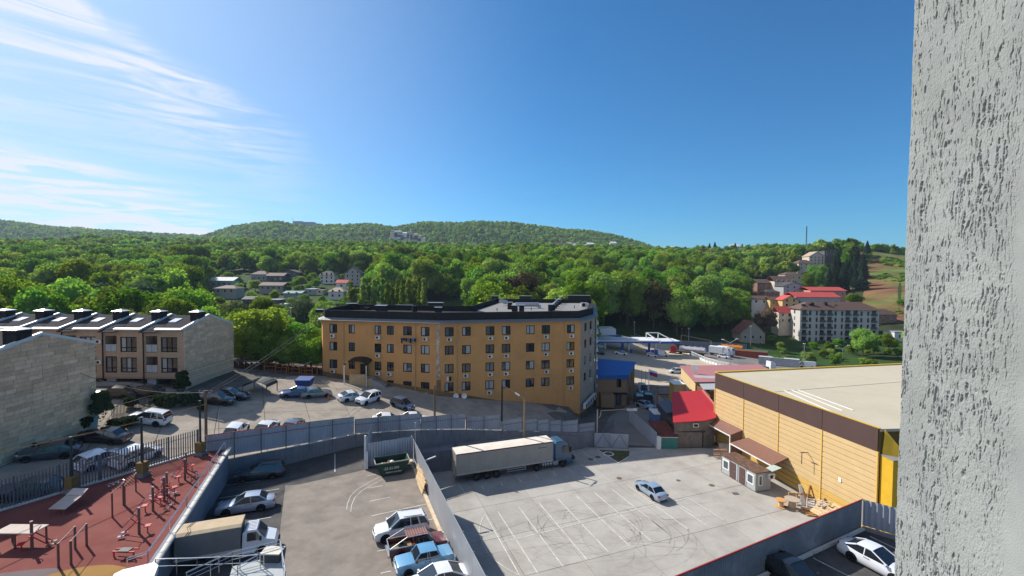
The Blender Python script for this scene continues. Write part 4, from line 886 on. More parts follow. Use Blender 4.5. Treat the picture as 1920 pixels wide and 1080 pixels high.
# tyre marks and puddly stains on the yard
mSkid = bpy.data.materials.new('tyre_rubber_mark'); mSkid.use_nodes = True; t = mSkid.node_tree; b_ = t.nodes['Principled BSDF']; b_.inputs['Base Color'].default_value = (.06,.055,.05,1); b_.inputs['Roughness'].default_value = .9
ns = N(t, 'ShaderNodeTexNoise', i_Scale=.16, i_Detail=2.0); tc = N(t, 'ShaderNodeTexCoord'); t.links.new(tc.outputs['Object'], ns.inputs[0]); t.links.new(MA(t,'MULTIPLY_ADD',ns.outputs[0],0.50,-.14,clamp=True), b_.inputs['Alpha'])
q = MB(); rs = random.Random(5); cc = az(1115,1000,0)
for i in range(46):
    c_ = Vector((cc.x+rs.gauss(0,2.3), cc.y+rs.gauss(0,1.6))); r = rs.uniform(3.2,8.5); a0 = rs.uniform(0,6.28); a1 = a0+rs.uniform(.7,2.4); k = 18; w = rs.uniform(.07,.16)
    for j in range(k):
        t0, t1 = a0+(a1-a0)*j/k, a0+(a1-a0)*(j+1)/k; z = .011+.0001*i
        q.poly(*[(c_.x+rr*math.cos(tt), c_.y+.8*rr*math.sin(tt), z) for rr, tt in ((r,t0),(r+w,t0),(r+w,t1),(r,t1))])
for i in range(14):
    a = az(rs.uniform(900,1250), rs.uniform(935,1070), 0); b = a+Vector((rs.uniform(5,13), rs.uniform(-2,5), 0)); lm = line(a, b, Zr, .12, .0102+.0002*i); q.add(lm.v, lm.f)
q.build('tyre_marks', mSkid, kind='stuff', label='dark circular tyre marks on the pale concrete yard', cat='tyre marks')
for i, (px, py, r, lab, m_) in enumerate(((1161,896.7,.38,'dark round manhole cover near the cab of the truck',mPlin),(1272,901,.40,'pale round manhole cover left of the cabin',mConc),(1334.6,910,.38,'brown round manhole cover before the cabin windows',mPlin),(1108,861,.45,'dark manhole cover in shade right of the truck cab',mPlin),(1121,857,.45,'second dark manhole cover close to the weedy triangle',mPlin),(1141,852,.85,'large pale concrete ring in the weedy triangle by the gate',mCop))):
    p = az(px, py, 0); q = MB(); n_ = 20; q.prism([(p.x+r*math.cos(6.283*k/n_), p.y+r*math.sin(6.283*k/n_)) for k in range(n_)], -.01, .018 if i < 5 else .12); q.v and None
    o = q.build('manhole_cover', m_, label=lab, cat='manhole cover', group='manhole covers in the truck yard')
    q = MB(); q.prism([(p.x+r*.72*math.cos(6.283*k/n_), p.y+r*.72*math.sin(6.283*k/n_)) for k in range(n_)], .018, .024 if i < 5 else .125); q.build('lid', mJoint, o)
p = az(1379.5,925.5,0); q = MB(); q.box(p.x-.35,p.y-.3,0,p.x+.35,p.y+.3,.02); o = q.build('storm_grate', mBlack, label='dark rectangular drain grate in front of the cabin end', cat='drain grate')
for k in range(5): q = MB(); q.box(p.x-.3,p.y-.25+k*.11,.02,p.x+.3,p.y-.2+k*.11,.03); q.build('bar', mMetalG, o)
# weedy triangle and gate
q = MB(); tri = [az(*p_,0) for p_ in ((1121,844),(1180,846),(1179,856),(1160,868.5))]; q.poly(*[(v.x,v.y,.05) for v in tri]); struct('weedy_patch', q, mat('weedy_soil',(.06,.07,.025),.95,var=.4,scale=3,col2=(.12,.10,.05),c2scale=2))
q = MB(); q.bar(tri[0],tri[3],.12,.14); q.bar(tri[3],tri[2],.12,.14); struct('kerb', q, mCop)
GT = thing('yard_gate', 'grey sheet gate leaf with diagonal bracing standing open behind the weedy triangle', 'gate', (16,70.7,0))
ga, gb = Vector((13.6,71.1)), Vector((18.9,70.5))
for k in range(4):
    a, b = ga.lerp(gb, k/4), ga.lerp(gb, (k+1)/4); corr(a, b, .12,.12,2.3,2.3, mCor, GT, pitch=.2, dep=.015); q = MB(); q.bar((a.x,a.y-.04,.1),(b.x,b.y-.04,2.25) if k%2 else (b.x,b.y-.04,2.25),.05) if k%2==0 else q.bar((a.x,a.y-.04,2.25),(b.x,b.y-.04,.1),.05); q.build('brace', mPost, GT)
q = MB(); [q.bar((*ga,z),(*gb,z),.07) for z in (.12,2.3)]; [q.bar((*ga.lerp(gb,t_),.1),(*ga.lerp(gb,t_),2.3),.07) for t_ in (0,.5,1)]; q.build('gate_frame', mMetalG, GT)
# side fence by the road leading away, blue grey
RF = thing('road_fence', 'blue grey sheet fence along the right side of the access road by the teal kiosk', 'fence', (24,75,0))
a, b = Vector((23.6,70.8)), Vector((22.6,84)); 
for k in range(5): p, q_ = a.lerp(b, k/5), a.lerp(b, (k+1)/5); corr(q_, p, 0,0,2.6,2.6, mCor, RF, pitch=.3, dep=.03)
LF = thing('road_fence', 'low mesh fence behind the gate on the left side of the access road', 'fence', (14,73,0))
a, b = Vector((12.9,72.2)), Vector((18.6,79.5))
q = MB(); [q.bar((*a,z),(*b,z),.05) for z in (.5,1.1,1.8)]; q.build('rail', mPost, LF)
for k in range(26): p = a.lerp(b, k/25); q = MB(); q.box(p.x-.03,p.y-.03,.1,p.x+.03,p.y+.03,1.9); q.build('picket', mPost, LF)
# plaza paving
PP = [(-30.3,47.4),(-25.3,53.0),(-20.5,58.2),(-15.3,61.6),(-7.8,65.0),(-1.6,67.0),(4.6,69.0),(10.6,71.0),(13,84.5),(-12.75,78.2),(-35,82.4),(-38,80),(-42,72),(-42,63.5),(-89,63.5),(-89,50.3),(-47,50.3),(-47,38),(-37,38.5)]
PP = [(x, y) for x, y in PP]
mb = MB(); pz = struct('plaza', MB().poly((-20,60,near(-20,60)+.0),(-19,60,near(-19,60)),(-19,61,near(-19,61))), mConc)
def tri_slabs(): pass
mPl = mat('plaza_concrete', (0.31,0.265,0.215), 0.9, var=.12, scale=.5, bump=.2, rnd=.08, col2=(.25,.215,.175), c2scale=.4)
slabs(pz, PP, (-20,58), 5.4, 4.6, (-14,8), (-7,7), near, mPl, gap=.06, e1=Vector((.86,.51)), e2=Vector((-.51,.86)), lift=.05, name='slab')
# ================= vehicles =================
mTyre = mat('tyre_rubber', (0.018,0.018,0.019), 0.9)
mRim = mat('alloy_rim', (0.35,0.36,0.37), 0.35, 0.8)
mRimD = mat('dark_rim', (0.10,0.10,0.105), 0.4, 0.7)
mGlassC = mat('car_glass', (0.012,0.016,0.02), 0.04, var=.05, spec=1.0)
mTrim = mat('black_trim', (0.016,0.016,0.017), 0.55)
mHead = mat('headlight_glass', (0.55,0.57,0.60), 0.1, spec=1)
mTail = mat('tail_light_red', (0.35,0.01,0.012), 0.2, spec=.8)
mPlate = mat('number_plate', (0.65,0.65,0.63), 0.5)
mArch = mat('wheel_arch_black', (0.006,0.006,0.006), 0.95)
def paint(name, c, metal=0.0): return mat('paint_'+name, c, 0.32, metal, var=0.04, scale=1.5, spec=.5, coat=0.8)
def wheel(parent, x, y, r, w, side, rimm=None, name='wheel'):
    q = MB(); n = 20
    prof = [(r*.62, 0), (r*.93, 0), (r, w*.18), (r, w*.82), (r*.93, w), (r*.62, w)]
    for j, (rr, yy) in enumerate(prof):
        for i in range(n): a = 2*math.pi*i/n; q.v.append((x+rr*math.cos(a), y-side*(w-yy)+0, r+rr*math.sin(a)))
    for j in range(len(prof)-1):
        for i in range(n): q.f.append((j*n+i, j*n+(i+1)%n, (j+1)*n+(i+1)%n, (j+1)*n+i)); q.mi.append(0)
    o = q.build(name, mTyre, parent, smooth=50)
    q = MB(); y1 = y-side*.025; R_ = r*.62
    q.add([(x+R_*math.cos(2*math.pi*i/n), y1-side*.03, r+R_*math.sin(2*math.pi*i/n)) for i in range(n)], [tuple(range(n))])
    for i in range(5):
        a = 2*math.pi*i/5+.3; da = .17
        q.poly((x+.06*math.cos(a-1.2),y1,r+.06*math.sin(a-1.2)),(x+R_*.98*math.cos(a-da),y1,r+R_*.98*math.sin(a-da)),(x+R_*.98*math.cos(a+da),y1,r+R_*.98*math.sin(a+da)),(x+.06*math.cos(a+1.2),y1,r+.06*math.sin(a+1.2)))
    q.mi[0] = 0; q.cur = 1; q.mi = [1]+[0]*(len(q.f)-1); q.build('rim', [rimm or mRim, mBlack], o)
    return o
# side profile per body style: (x fraction from the rear bumper, height fraction of belt) and greenhouse stations
STY = {
 'sedan': dict(L=4.75,W=1.80,H=1.44,wb=.58,fo=.185, top=[(0,.50),(.015,.62),(.04,.665),(.17,.69),(.30,.66),(.68,.655),(.72,.655),(.90,.58),(.975,.50),(1,.40)], gh=[(.135,.68),(.27,.975),(.52,1.0),(.71,.66)], lo=.14),
 'sedan2':dict(L=4.55,W=1.78,H=1.43,wb=.58,fo=.185, top=[(0,.52),(.012,.64),(.04,.69),(.13,.71),(.30,.67),(.70,.655),(.90,.57),(.975,.49),(1,.38)], gh=[(.09,.70),(.28,.96),(.50,1.0),(.73,.65)], lo=.13),
 'hatch': dict(L=4.05,W=1.70,H=1.50,wb=.61,fo=.19, top=[(0,.40),(.01,.58),(.03,.62),(.30,.61),(.74,.60),(.92,.54),(.98,.46),(1,.36)], gh=[(.02,.62),(.12,.95),(.52,1.0),(.76,.60)], lo=.15),
 'suv':   dict(L=4.45,W=1.83,H=1.66,wb=.60,fo=.19, top=[(0,.36),(.01,.60),(.03,.645),(.30,.63),(.70,.62),(.745,.62),(.93,.565),(.985,.48),(1,.36)], gh=[(.02,.64),(.10,.95),(.55,1.0),(.755,.62)], lo=.17),
 'wagon': dict(L=4.70,W=1.75,H=1.52,wb=.58,fo=.19, top=[(0,.40),(.01,.60),(.03,.635),(.35,.62),(.70,.61),(.92,.54),(.98,.46),(1,.36)], gh=[(.012,.63),(.06,.97),(.50,1.0),(.72,.61)], lo=.15),
 'lada':  dict(L=4.10,W=1.61,H=1.44,wb=.59,fo=.19, top=[(0,.52),(.01,.66),(.03,.68),(.22,.685),(.30,.665),(.70,.665),(.97,.635),(.99,.60),(1,.42)], gh=[(.235,.68),(.31,.98),(.60,1.0),(.70,.665)], lo=.16, box=1),
 'van':   dict(L=5.2,W=1.95,H=2.25,wb=.60,fo=.19, top=[(0,.30),(.005,.50),(.02,.52),(.5,.52),(.80,.50),(.93,.42),(.98,.36),(1,.25)], gh=[(.0,.52),(.01,.97),(.70,1.0),(.88,.47)], lo=.14),
}
def make_car(name, style, col, label=None, cat='car', group=None, roofcol=None, rimm=None, darkroof=False, detail=True):
    P = STY[style]; L, W, H = P['L'], P['W'], P['H']; hw = W/2; T = thing(name, label, cat, (0,0,0), 0, group)
    sharp = P.get('box'); q = MB(); X = lambda f: (f-.5)*L
    st = P['top']; xs_ = []
    for i, (f, h) in enumerate(st):
        e = min(f, 1-f)*L; nar = 1-(.16 if not sharp else .05)*max(0, 1-e/.55)**2
        z0 = P['lo']*H/1.44*1.0*(1+ .5*max(0, 1-e/.25)); zt = h*H; w = hw*nar
        if sharp: sec = [(w*.86,z0),(w*.97,z0+.10),(w,zt*.55),(w*.985,zt*.84),(w*.95,zt-.015),(w*.80,zt),(0,zt+.012)]
        else: sec = [(w*.84,z0),(w*.96,z0+.12),(w,zt*.55),(w*.985,zt*.80),(w*.93,zt*.95),(w*.80,zt),(0,zt+.03)]
        xs_.append((X(f), sec))
    k = 13
    for x, sec in xs_:
        full = [(-y,z) for y,z in sec]+[(y,z) for y,z in reversed(sec[:-1])]
        for y, z in full: q.v.append((x, y, z))
    for i in range(len(xs_)-1):
        for j in range(k-1): a = i*k+j; q.f.append((a, a+1, a+k+1, a+k)); q.mi.append(0)
        a = i*k; q.f.append((a+k-1, a, a+k, a+2*k-1)); q.mi.append(0)
    q.f.append(tuple(range(k-1,-1,-1))); q.f.append(tuple((len(xs_)-1)*k+j for j in range(k))); q.mi += [0,0]
    q.build('body', col, T, smooth=38)
    # greenhouse
    gh = [(X(f), h*H) for f, h in P['gh']]; bw = hw*.925; rw0 = hw*(.76 if not sharp else .80); n_ = 5
    def ring(x, z, w, arch): return [(x, -w+2*w*i/4, z+arch*(1-((i-2)/2)**2)) for i in range(5)]
    rb, rr, fr_, ws = ring(gh[0][0],gh[0][1]-.02,bw*.95,0), ring(gh[1][0],gh[1][1],rw0*.97,.035), ring(gh[2][0],gh[2][1],rw0,.035), ring(gh[3][0],gh[3][1]-.02,bw*.97,0)
    if style in ('van',): rb = ring(gh[0][0]+.03,gh[0][1]-.02,bw,0)
    def strip(name, A, B, m, off=0.0, par=T):
        s = MB(); s.add(list(A)+list(B), [(i,i+1,len(A)+i+1,len(A)+i) for i in range(len(A)-1)]); return s.build(name, m, par, smooth=60)
    strip('windscreen', fr_, ws, mGlassC); strip('rear_window', rb, rr, mGlassC if style != 'van' else col)
    bx = lambda s: [(gh[0][0], s*bw*.95, gh[0][1]-.02), ((gh[0][0]*.6+gh[3][0]*.4), s*bw, min(gh[0][1],gh[3][1])-.02), (gh[3][0], s*bw*.97, gh[3][1]-.02)]
    tx = lambda s: [(gh[1][0], s*rw0*.97, gh[1][1]), ((gh[1][0]+gh[2][0])/2, s*rw0, (gh[1][1]+gh[2][1])/2+.005), (gh[2][0], s*rw0, gh[2][1])]
    for s in (-1, 1): 
        A_, B_ = bx(s), tx(s)
        if s < 0: A_, B_ = B_, A_
        strip('side_window', A_, B_, mGlassC if style != 'van' else col)
    if style == 'van':
        for s in (-1,1):
            q = MB(); x1, x2 = X(.70), X(.82); zb_, zt_ = .53*H, .80*H
            q.slab([(x1,s*bw*.985,zb_),(x2,s*bw*.985,zb_),(x2-.35,s*bw*.91,zt_),(x1,s*bw*.91,zt_)], (0,s*.03,0)); q.build('side_window', mGlassC, T)
    # roof and pillars
    rc = roofcol or col; q = MB(); xa, xb = gh[1][0]-.02, gh[2][0]+.02; m_ = 5; v = []
    for ii in range(5):
        t = ii/4; x = xa+(xb-xa)*t; z = gh[1][1]+(gh[2][1]-gh[1][1])*t+.03*math.sin(math.pi*t)
        v += [(x, -(rw0+.015)+2*(rw0+.015)*i/4, z+.012+.045*(1-((i-2)/2)**2)) for i in range(5)]
    nn = len(v); q.add(v+[(x,y*1.0,z-.035) for x,y,z in v], [(a*5+b,a*5+b+5,a*5+b+6,a*5+b+1)[::-1] for a in range(4) for b in range(4)]+[(a*5,a*5+5,nn+a*5+5,nn+a*5) for a in range(4)]+[(a*5+4,nn+a*5+4,nn+a*5+9,a*5+9) for a in range(4)]+[(i,nn+i,nn+i+1,i+1) for i in range(4)]+[(20+i,20+i+1,nn+21+i,nn+20+i) for i in range(4)])
    for s in (-1, 1):
        pil = [((gh[0][0], s*bw*.95, gh[0][1]), (gh[1][0], s*rw0*.97, gh[1][1]), .10), ((gh[3][0], s*bw*.97, gh[3][1]), (gh[2][0], s*rw0, gh[2][1]), .07)]
        if not style.startswith('van'): xm = (gh[1][0]*.42+gh[2][0]*.58); pil.append(((xm-.02, s*bw*.99, gh[3][1]), (xm, s*rw0, gh[2][1]+.0), .06))
        if style in ('suv','wagon','hatch'): xm = gh[1][0]+ .55; pil.append(((xm-.15, s*bw*.99, gh[0][1]), (xm, s*rw0, gh[1][1]), .10))
        for a, b, w in pil: q.bar(a, b, .05, w, up=(1,0,0))
    q.build('roof', rc, T, smooth=40)
    # wheels, lights, trim
    r = .33 if style not in ('suv','van') else .36
    if style == 'lada': r = .30
    xf = L/2-P['fo']*L; xr = xf-P['wb']*L
    for x in (xf, xr):
        for s in (-1, 1):
            q = MB(); n_ = 18; yy = s*(hw*1.004); ra = r*1.17
            q.add([(x+ra*math.cos(math.pi*i/n_*1.16-.25), yy, r*1.02+ra*math.sin(math.pi*i/n_*1.16-.25)) for i in range(n_+1)]+[(x+ra*math.cos(math.pi*i/n_*1.16-.25), yy-s*.02, r*1.02+ra*math.sin(math.pi*i/n_*1.16-.25)) for i in range(n_+1)], [tuple(range(n_+1))]+[(i,i+1,n_+2+i,n_+1+i) for i in range(n_)])
            q.build('wheel_arch', mArch, T); wheel(T, x, s*(hw+.02), r, .21, s, rimm)
    hz = st[-3][1]*H
    for s in (-1, 1):
        q = MB()
        if sharp: q.tube((L/2-.01,s*hw*.70,hz*.82),(L/2+.03,s*hw*.70,hz*.82),.10,n=12); q.tube((L/2-.01,s*hw*.42,hz*.82),(L/2+.03,s*hw*.42,hz*.82),.09,n=12)
        else: q.slab([(L/2-.02-.03,s*hw*.50,hz*.80),(L/2-.26,s*hw*.905,hz*.86),(L/2-.36,s*hw*.93,hz*.99),(L/2-.12,s*hw*.55,hz*.93)], (.05,s*.015,.012))
        q.build('headlight', mHead, T)
        zr = st[2][1]*H; q = MB(); q.slab([(-L/2+.10,s*hw*.93,zr*.78),(-L/2+.0,s*hw*.60,zr*.80),(-L/2+.02,s*hw*.58,zr*.95),(-L/2+.22,s*hw*.95,zr*.94)], (-.035,s*.02,0)); q.build('tail_light', mTail, T)
        q = MB(); xm = gh[3][0]-.12; q.box(xm-.05,min(s*bw,s*(bw+.20)),gh[3][1]+.0,xm+.08,max(s*bw,s*(bw+.20)),gh[3][1]+.14); q.build('mirror', col if not sharp else mTrim, T, smooth=30)
        if detail:
            for xh in (gh[2][0]*.5+gh[3][0]*.1-.25, gh[1][0]*.5+.15): q = MB(); q.box(xh-.09,min(s*hw*.985,s*(hw*1.01)),gh[3][1]*.86,xh+.09,max(s*hw*.985,s*(hw*1.01)),gh[3][1]*.86+.03); q.build('door_handle', mTrim, T)
    q = MB(); q.box(L/2-.03,-hw*.55,H*.17,L/2+.015,hw*.55,H*.30); q.box(L/2-.05,-hw*.40,hz*.80,L/2+.005,hw*.40,hz*.90); q.build('grille', mTrim, T); q = MB(); q.box(-L/2-.012,-hw*.6,H*.15,-L/2+.05,hw*.6,H*.24); q.build('rear_diffuser', mTrim, T)
    if sharp: q = MB(); q.box(L/2-.02,-hw*.98,H*.27,L/2+.08,hw*.98,H*.35); q.box(-L/2-.08,-hw*.98,H*.27,-L/2+.02,hw*.98,H*.35); q.build('bumper', mRim, T)
    for sx in (-1, 1): q = MB(); q.box(sx*L/2-.03 if sx>0 else -L/2-.03,-.26,H*.31,sx*L/2+.03 if sx>0 else -L/2+.03,.26,H*.385); q.build('number_plate', mPlate, T)
    q = MB(); q.box(-L/2+.3,-hw*.80,P['lo']*H*.6,L/2-.3,hw*.80,P['lo']*H+.12); q.build('underbody', mArch, T)
    if style in ('suv','wagon'):
        for s in (-1,1): q = MB(); q.bar((xa+.2,s*rw0*.9,gh[1][1]+.09),(xb-.3,s*rw0*.9,gh[2][1]+.09),.04); q.build('roof_rail', mTrim, T)
    return T
def slope_place(o, px, py, fn, hd, dz=0.0):
    p = ag(px, py, fn); h = R(hd); d = Vector((math.cos(h), math.sin(h), 0)); e = 1.2
    n_ = Vector((-(fn(p.x+e,p.y)-fn(p.x-e,p.y))/(2*e), -(fn(p.x,p.y+e)-fn(p.x,p.y-e))/(2*e), 1)).normalized()
    x = (d-n_*d.dot(n_)).normalized(); y = n_.cross(x); M = Matrix((x, y, n_)).transposed().to_4x4(); M.translation = (p.x, p.y, p.z+dz); o.matrix_basis = M; return o
def put_car(px, py, fn, hd, style, col, label, name='parked_car', cat='car', group='parked cars', **kw):
    return slope_place(make_car(name, style, col, label, cat, group, **kw), px, py, fn, hd, .03)
white = paint('white', (.62,.63,.66)); silver = paint('silver', (.36,.41,.48), .35); silv2 = paint('pale_blue_silver', (.30,.38,.48), .3); dblue = paint('dark_blue', (.012,.035,.13), .2)
mblue = paint('grey_blue', (.07,.11,.20), .3); blackp = paint('black', (.012,.013,.016)); dgrey = paint('dark_grey', (.05,.06,.075), .3); maroon = paint('maroon', (.11,.012,.016)); lada = paint('lada_blue', (.10,.26,.42)); grey = paint('grey', (.16,.18,.20), .4); redp = paint('red',(.35,.02,.02)); dkb = paint('black_brown',(.02,.014,.012))
zc = lambda z: (lambda x, y: z)
# right yard
put_car(1220, 927, zc(0), 113, 'sedan', silv2, 'pale blue silver saloon standing alone on the pale concrete truck yard')
# left lot
put_car(487, 897, lotL, 203, 'wagon', dgrey, 'dark grey estate car in the shade under the retaining wall')
put_car(462, 957, lotL, 203, 'sedan', silver, 'silver saloon between the dark estate and the tarpaulin truck')
put_car(752, 1004, lotL, 204, 'suv', white, 'white crossover next to the maroon pickup along the smooth fence', rimm=mRimD)
put_car(795, 1066, lotL, 204, 'lada', lada, 'old light blue boxy saloon next to the maroon pickup')
put_car(816, 1108, lotL, 204, 'sedan2', white, 'white car cut by the bottom edge of the picture beside the blue saloon')
# deck
put_car(1644, 1066, zc(7), -66, 'sedan2', white, 'large white saloon with dark glass on the upper deck at lower right', roofcol=white, rimm=mRimD)
put_car(1490, 1094, zc(7), -66, 'sedan2', blackp, 'black car barely showing its roof at the bottom edge on the deck')
# plaza
put_car(556, 744, near, 207, 'sedan', dblue, 'dark blue saloon beside the blue rubbish container on the plaza')
put_car(591, 744, near, 40, 'sedan', grey, 'silver grey saloon seen from behind right of the dark blue one')
put_car(660, 750, near, 42, 'sedan2', white, 'white saloon seen from behind in front of the porch steps')
put_car(690, 754, near, 245, 'suv', white, 'white crossover facing the camera near the ochre building', rimm=mRimD)
put_car(754, 765, near, -24, 'hatch', mblue, 'grey blue hatchback parked along the ochre building')
put_car(443, 815, near, 100, 'hatch', white, 'white hatchback whose roof shows above the left part of the corrugated fence')
put_car(499, 811, near, 95, 'sedan2', white, 'white car roof just showing behind the corrugated fence, second from left')
put_car(548, 807, near, 95, 'sedan2', grey, 'grey car roof barely showing behind the corrugated fence')
put_car(728, 795, near, 20, 'sedan', white, 'white car roof peeking over the corrugated fence below the blue hatchback')
put_car(778, 793, near, 20, 'sedan', white, 'white car roof peeking over the fence next to the wooden pole')
put_car(279, 794, near, 186, 'suv', white, 'white crossover crossing the plaza left of centre', rimm=mRimD)
put_car(194, 828, near, 188, 'sedan', blackp, 'black saloon in front of the bushes by the near gable')
put_car(92, 858, near, 215, 'sedan2', dgrey, 'grey saloon in shade under the near stone gable')
put_car(256, 866, near, 78, 'suv', white, 'white tall hatchback directly behind the picket fence by the lamp pole')
put_car(187, 872, near, 75, 'hatch', white, 'white hatchback behind the picket fence left of the taller white one')
put_car(60, 930, near, 205, 'sedan', dgrey, 'dark car behind the leftmost stretch of picket fence')
put_car(405, 757, near, 12, 'suv', dkb, 'black brown crossover by the wooden pole in the street shade')
put_car(431, 747, near, 12, 'sedan', blackp, 'black saloon behind the black brown crossover in shade')
put_car(214, 745, near, 200, 'sedan', blackp, 'dark saloon under the townhouse overhang, left of two')
put_car(268, 743, near, 200, 'sedan2', blackp, 'dark saloon under the townhouse overhang, right of two')
# far cars
FG = 'far cars around the filling station'
for px, py, hd, st, c, lab in ((1267,700,184,'suv',white,'white off road car driving on the road beyond the pale yellow house'),(1163,665,175,'sedan',white,'white car under the filling station canopy at the second pillar'),(1222,669,-15,'hatch',white,'white hatchback under the right end of the canopy'),(1121,664,0,'suv',dgrey,'dark car at the left pillar under the canopy'),
    (1192,633,20,'suv',grey,'grey car parked behind the station canopy'),(1270,655,5,'sedan',redp,'red car parked beside the white panel fence'),(1210,765,-60,'sedan',silv2,'light blue car with windscreen glint at the road bend'),(1440,697,0,'suv',dgrey,'dark car right of the white tractor unit'),
    (1395,637,0,'van',grey,'grey van standing by the brick house'),(1125,652,10,'hatch',white,'white car behind the left pillar of the station')):
    put_car(px, py, g, hd, st, c, lab, group=FG, detail=False)
put_car(1205, 738, g, 263, 'van', white, 'white delivery van with tall box parked left of the flagpole', name='delivery_van', cat='van')
put_car(1198, 757, g, 80, 'van', dkb, 'dark van in shade behind the blue roofed building', name='dark_van', cat='van')
put_car(1214, 754, g, 80, 'van', blackp, 'black van in shade beside the flagpole', name='dark_van', cat='van')
put_car(1240, 668, g, -15, 'van', white, 'white van with dark side at the right canopy pillar', name='delivery_van', cat='van')

# ---- articulated lorry ----
LR = thing('articulated_lorry', 'articulated lorry with blue cab and pale grey curtain trailer parked along the wall', 'lorry', (0,0,0))
mTarp = mat('trailer_curtain', (0.33,0.315,0.275), 0.65, var=0.10, scale=.8, bump=.2, streak=.12); mTop = mat('trailer_roof', (0.60,0.54,0.46), 0.7, var=.08)
mCabB = paint('cab_blue', (.022,.085,.15)); mFrm = mat('chassis_dark', (0.03,0.03,0.032), .7)
q = MB(); q.box(0,-1.275,1.15,13.6,1.275,3.95)
q.build('curtain_box', mTarp, LR)
q = MB(); nseg = 10
for i in range(nseg): 
    z0, z1 = 3.96+rs.uniform(-.03,.04), 3.96+rs.uniform(-.03,.04)
for i in range(nseg):
    x0, x1 = 13.6*i/nseg, 13.6*(i+1)/nseg; q.add([(x0,-1.26,3.955),(x0,0,3.99+.03*(i%2)),(x0,1.26,3.955),(x1,-1.26,3.955),(x1,0,3.99+.03*((i+1)%2)),(x1,1.26,3.955)], [(0,3,4,1),(1,4,5,2)])
q.build('roof_sheet', mTop, LR)
q = MB(); q.bar((0,-1.29,3.9),(13.6,-1.29,3.9),.05,.13); q.build('roof_rail', mat('maroon_rail',(.10,.02,.035),.6), LR)
for x0, x1 in ((0.02,4.9),(4.95,8.8),(8.85,13.58)): q = MB(); q.bar((x0,-1.285,1.24),(x1,-1.285,1.24),.05,.2); q.build('side_board', mat('side_board_cream',(.45,.42,.36),.6), LR)
for x in (0.05,13.5): q = MB(); q.bar((x,-1.29,1.15),(x,-1.29,3.95),.08); q.bar((x,1.29,1.15),(x,1.29,3.95),.08); q.build('corner_post', mTarp, LR)
q = MB(); q.add([(-.03,-1.25,3.9),(-.03,1.1,3.9),(-.03,-.9,2.2)], [(0,1,2)]); q.build('loose_rear_flap', mTop, LR)
q = MB(); q.box(0,-1.2,1.2,-.03,1.2,3.85); q.bar((-.05,-1.15,1.0),(-.05,1.15,1.0),.1,.14); q.bar((-.1,-1.1,.6),(-.1,1.1,.6),.08,.12); q.build('rear_doors', mTarp, LR)
for s in (-1,1): q = MB(); q.box(-.14,s*.8-.2,.92,-.08,s*.8+.2,1.06); q.build('tail_light', mTail, LR)
q = MB(); q.box(.3,-.5,.95,13.4,.5,1.15); q.box(11.4,-.45,.55,17.4,.45,.95); q.build('chassis', mFrm, LR)
for i, x in enumerate((3.3,4.65,6.0,11.75,15.7)):
    for s in (-1, 1): wheel(LR, x-.55, s*1.24, .50, .35, s, mRimD)
    q = MB(); q.tube((x-.55,-1.1,.5),(x-.55,1.1,.5),.08); q.build('axle', mFrm, LR)
q = MB(); [q.bar((6.9,-1.22,z),(9.6,-1.22,z),.05,.12) for z in (.62,.92)]; [q.bar((x,-1.22,.55),(x,-1.22,1.1),.06) for x in (7.0,9.5)]; q.build('side_guard', mMetalG, LR)
q = MB(); q.tube((12.0,-.95,.78),(13.7,-.95,.78),.34,n=14); fo = q.build('fuel_tank', mMetalG, LR, smooth=50)
for x in (12.2,12.6,13.0,13.4): q = MB(); q.tube((x,-.95,.78),(x+.12,-.95,.78),.355,n=14); q.build('tank_strap', mBlack, fo)
q = MB(); q.box(13.75,-1.2,.5,14.4,-.5,1.1); q.build('step_box', mMetalG, LR)
q = MB(); c_ = [(14.05,1.0),(14.05,3.35),(14.3,3.75),(15.2,3.80),(15.85,3.35),(16.25,2.3),(16.42,1.9),(16.45,.95),(16.3,.55),(15.7,.55),(15.65,1.0)]
for s in (-1, 1): pass
n_ = len(c_); wy = [1.2 if z < 3.3 else 1.02 for _, z in c_]
q.add([(x,-w,z) for (x,z),w in zip(c_,wy)]+[(x,w,z) for (x,z),w in zip(c_,wy)], [(i,(i+1)%n_,n_+(i+1)%n_,n_+i)[::-1] for i in range(n_)]+[tuple(range(n_))[::1], tuple(range(2*n_-1,n_-1,-1))])
q.build('cab', mCabB, LR, smooth=30)
q = MB(); q.slab([(16.34,-1.08,2.2),(16.34,1.08,2.2),(15.98,1.0,3.1),(15.98,-1.0,3.1)], (.05,0,.03)); q.build('windscreen', mGlassC, LR)
q = MB(); q.slab([(15.15,-1.22,2.1),(16.1,-1.22,2.1),(15.75,-1.2,3.0),(15.15,-1.2,3.0)], (0,-.02,0)); q.build('side_window', mGlassC, LR)
q = MB(); q.slab([(16.05,-1.35,2.15),(16.2,-1.5,2.15),(16.2,-1.5,2.95),(16.05,-1.35,2.95)], (.08,0,0)); q.build('mirror', mTrim, LR)
q = MB(); q.box(16.42,-1.22,.5,16.62,1.22,.95); q.box(16.44,-.9,1.0,16.47,.9,1.7); q.build('front_bumper', mCabB, LR)
q = MB(); q.box(16.45,-.8,1.05,16.49,.8,1.6); q.build('grille', mTrim, LR)
q = MB(); [q.box(16.6,s*.95-.2,.62,16.64,s*.95+.2,.82) for s in (-1,1)]; q.build('headlight', mHead, LR)
q = MB(); q.slab([(14.02,-1.1,1.3),(14.02,1.1,1.3),(14.02,1.0,3.5),(14.02,-1.0,3.5)], (-.05,0,0)); [q.bar((13.95,y,1.4),(13.95,y,3.4),.06) for y in (-.9,-.5,.5,.9)]; q.build('cab_rear_panel', mat('bright_cab_blue',(.03,.17,.40),.4), LR)
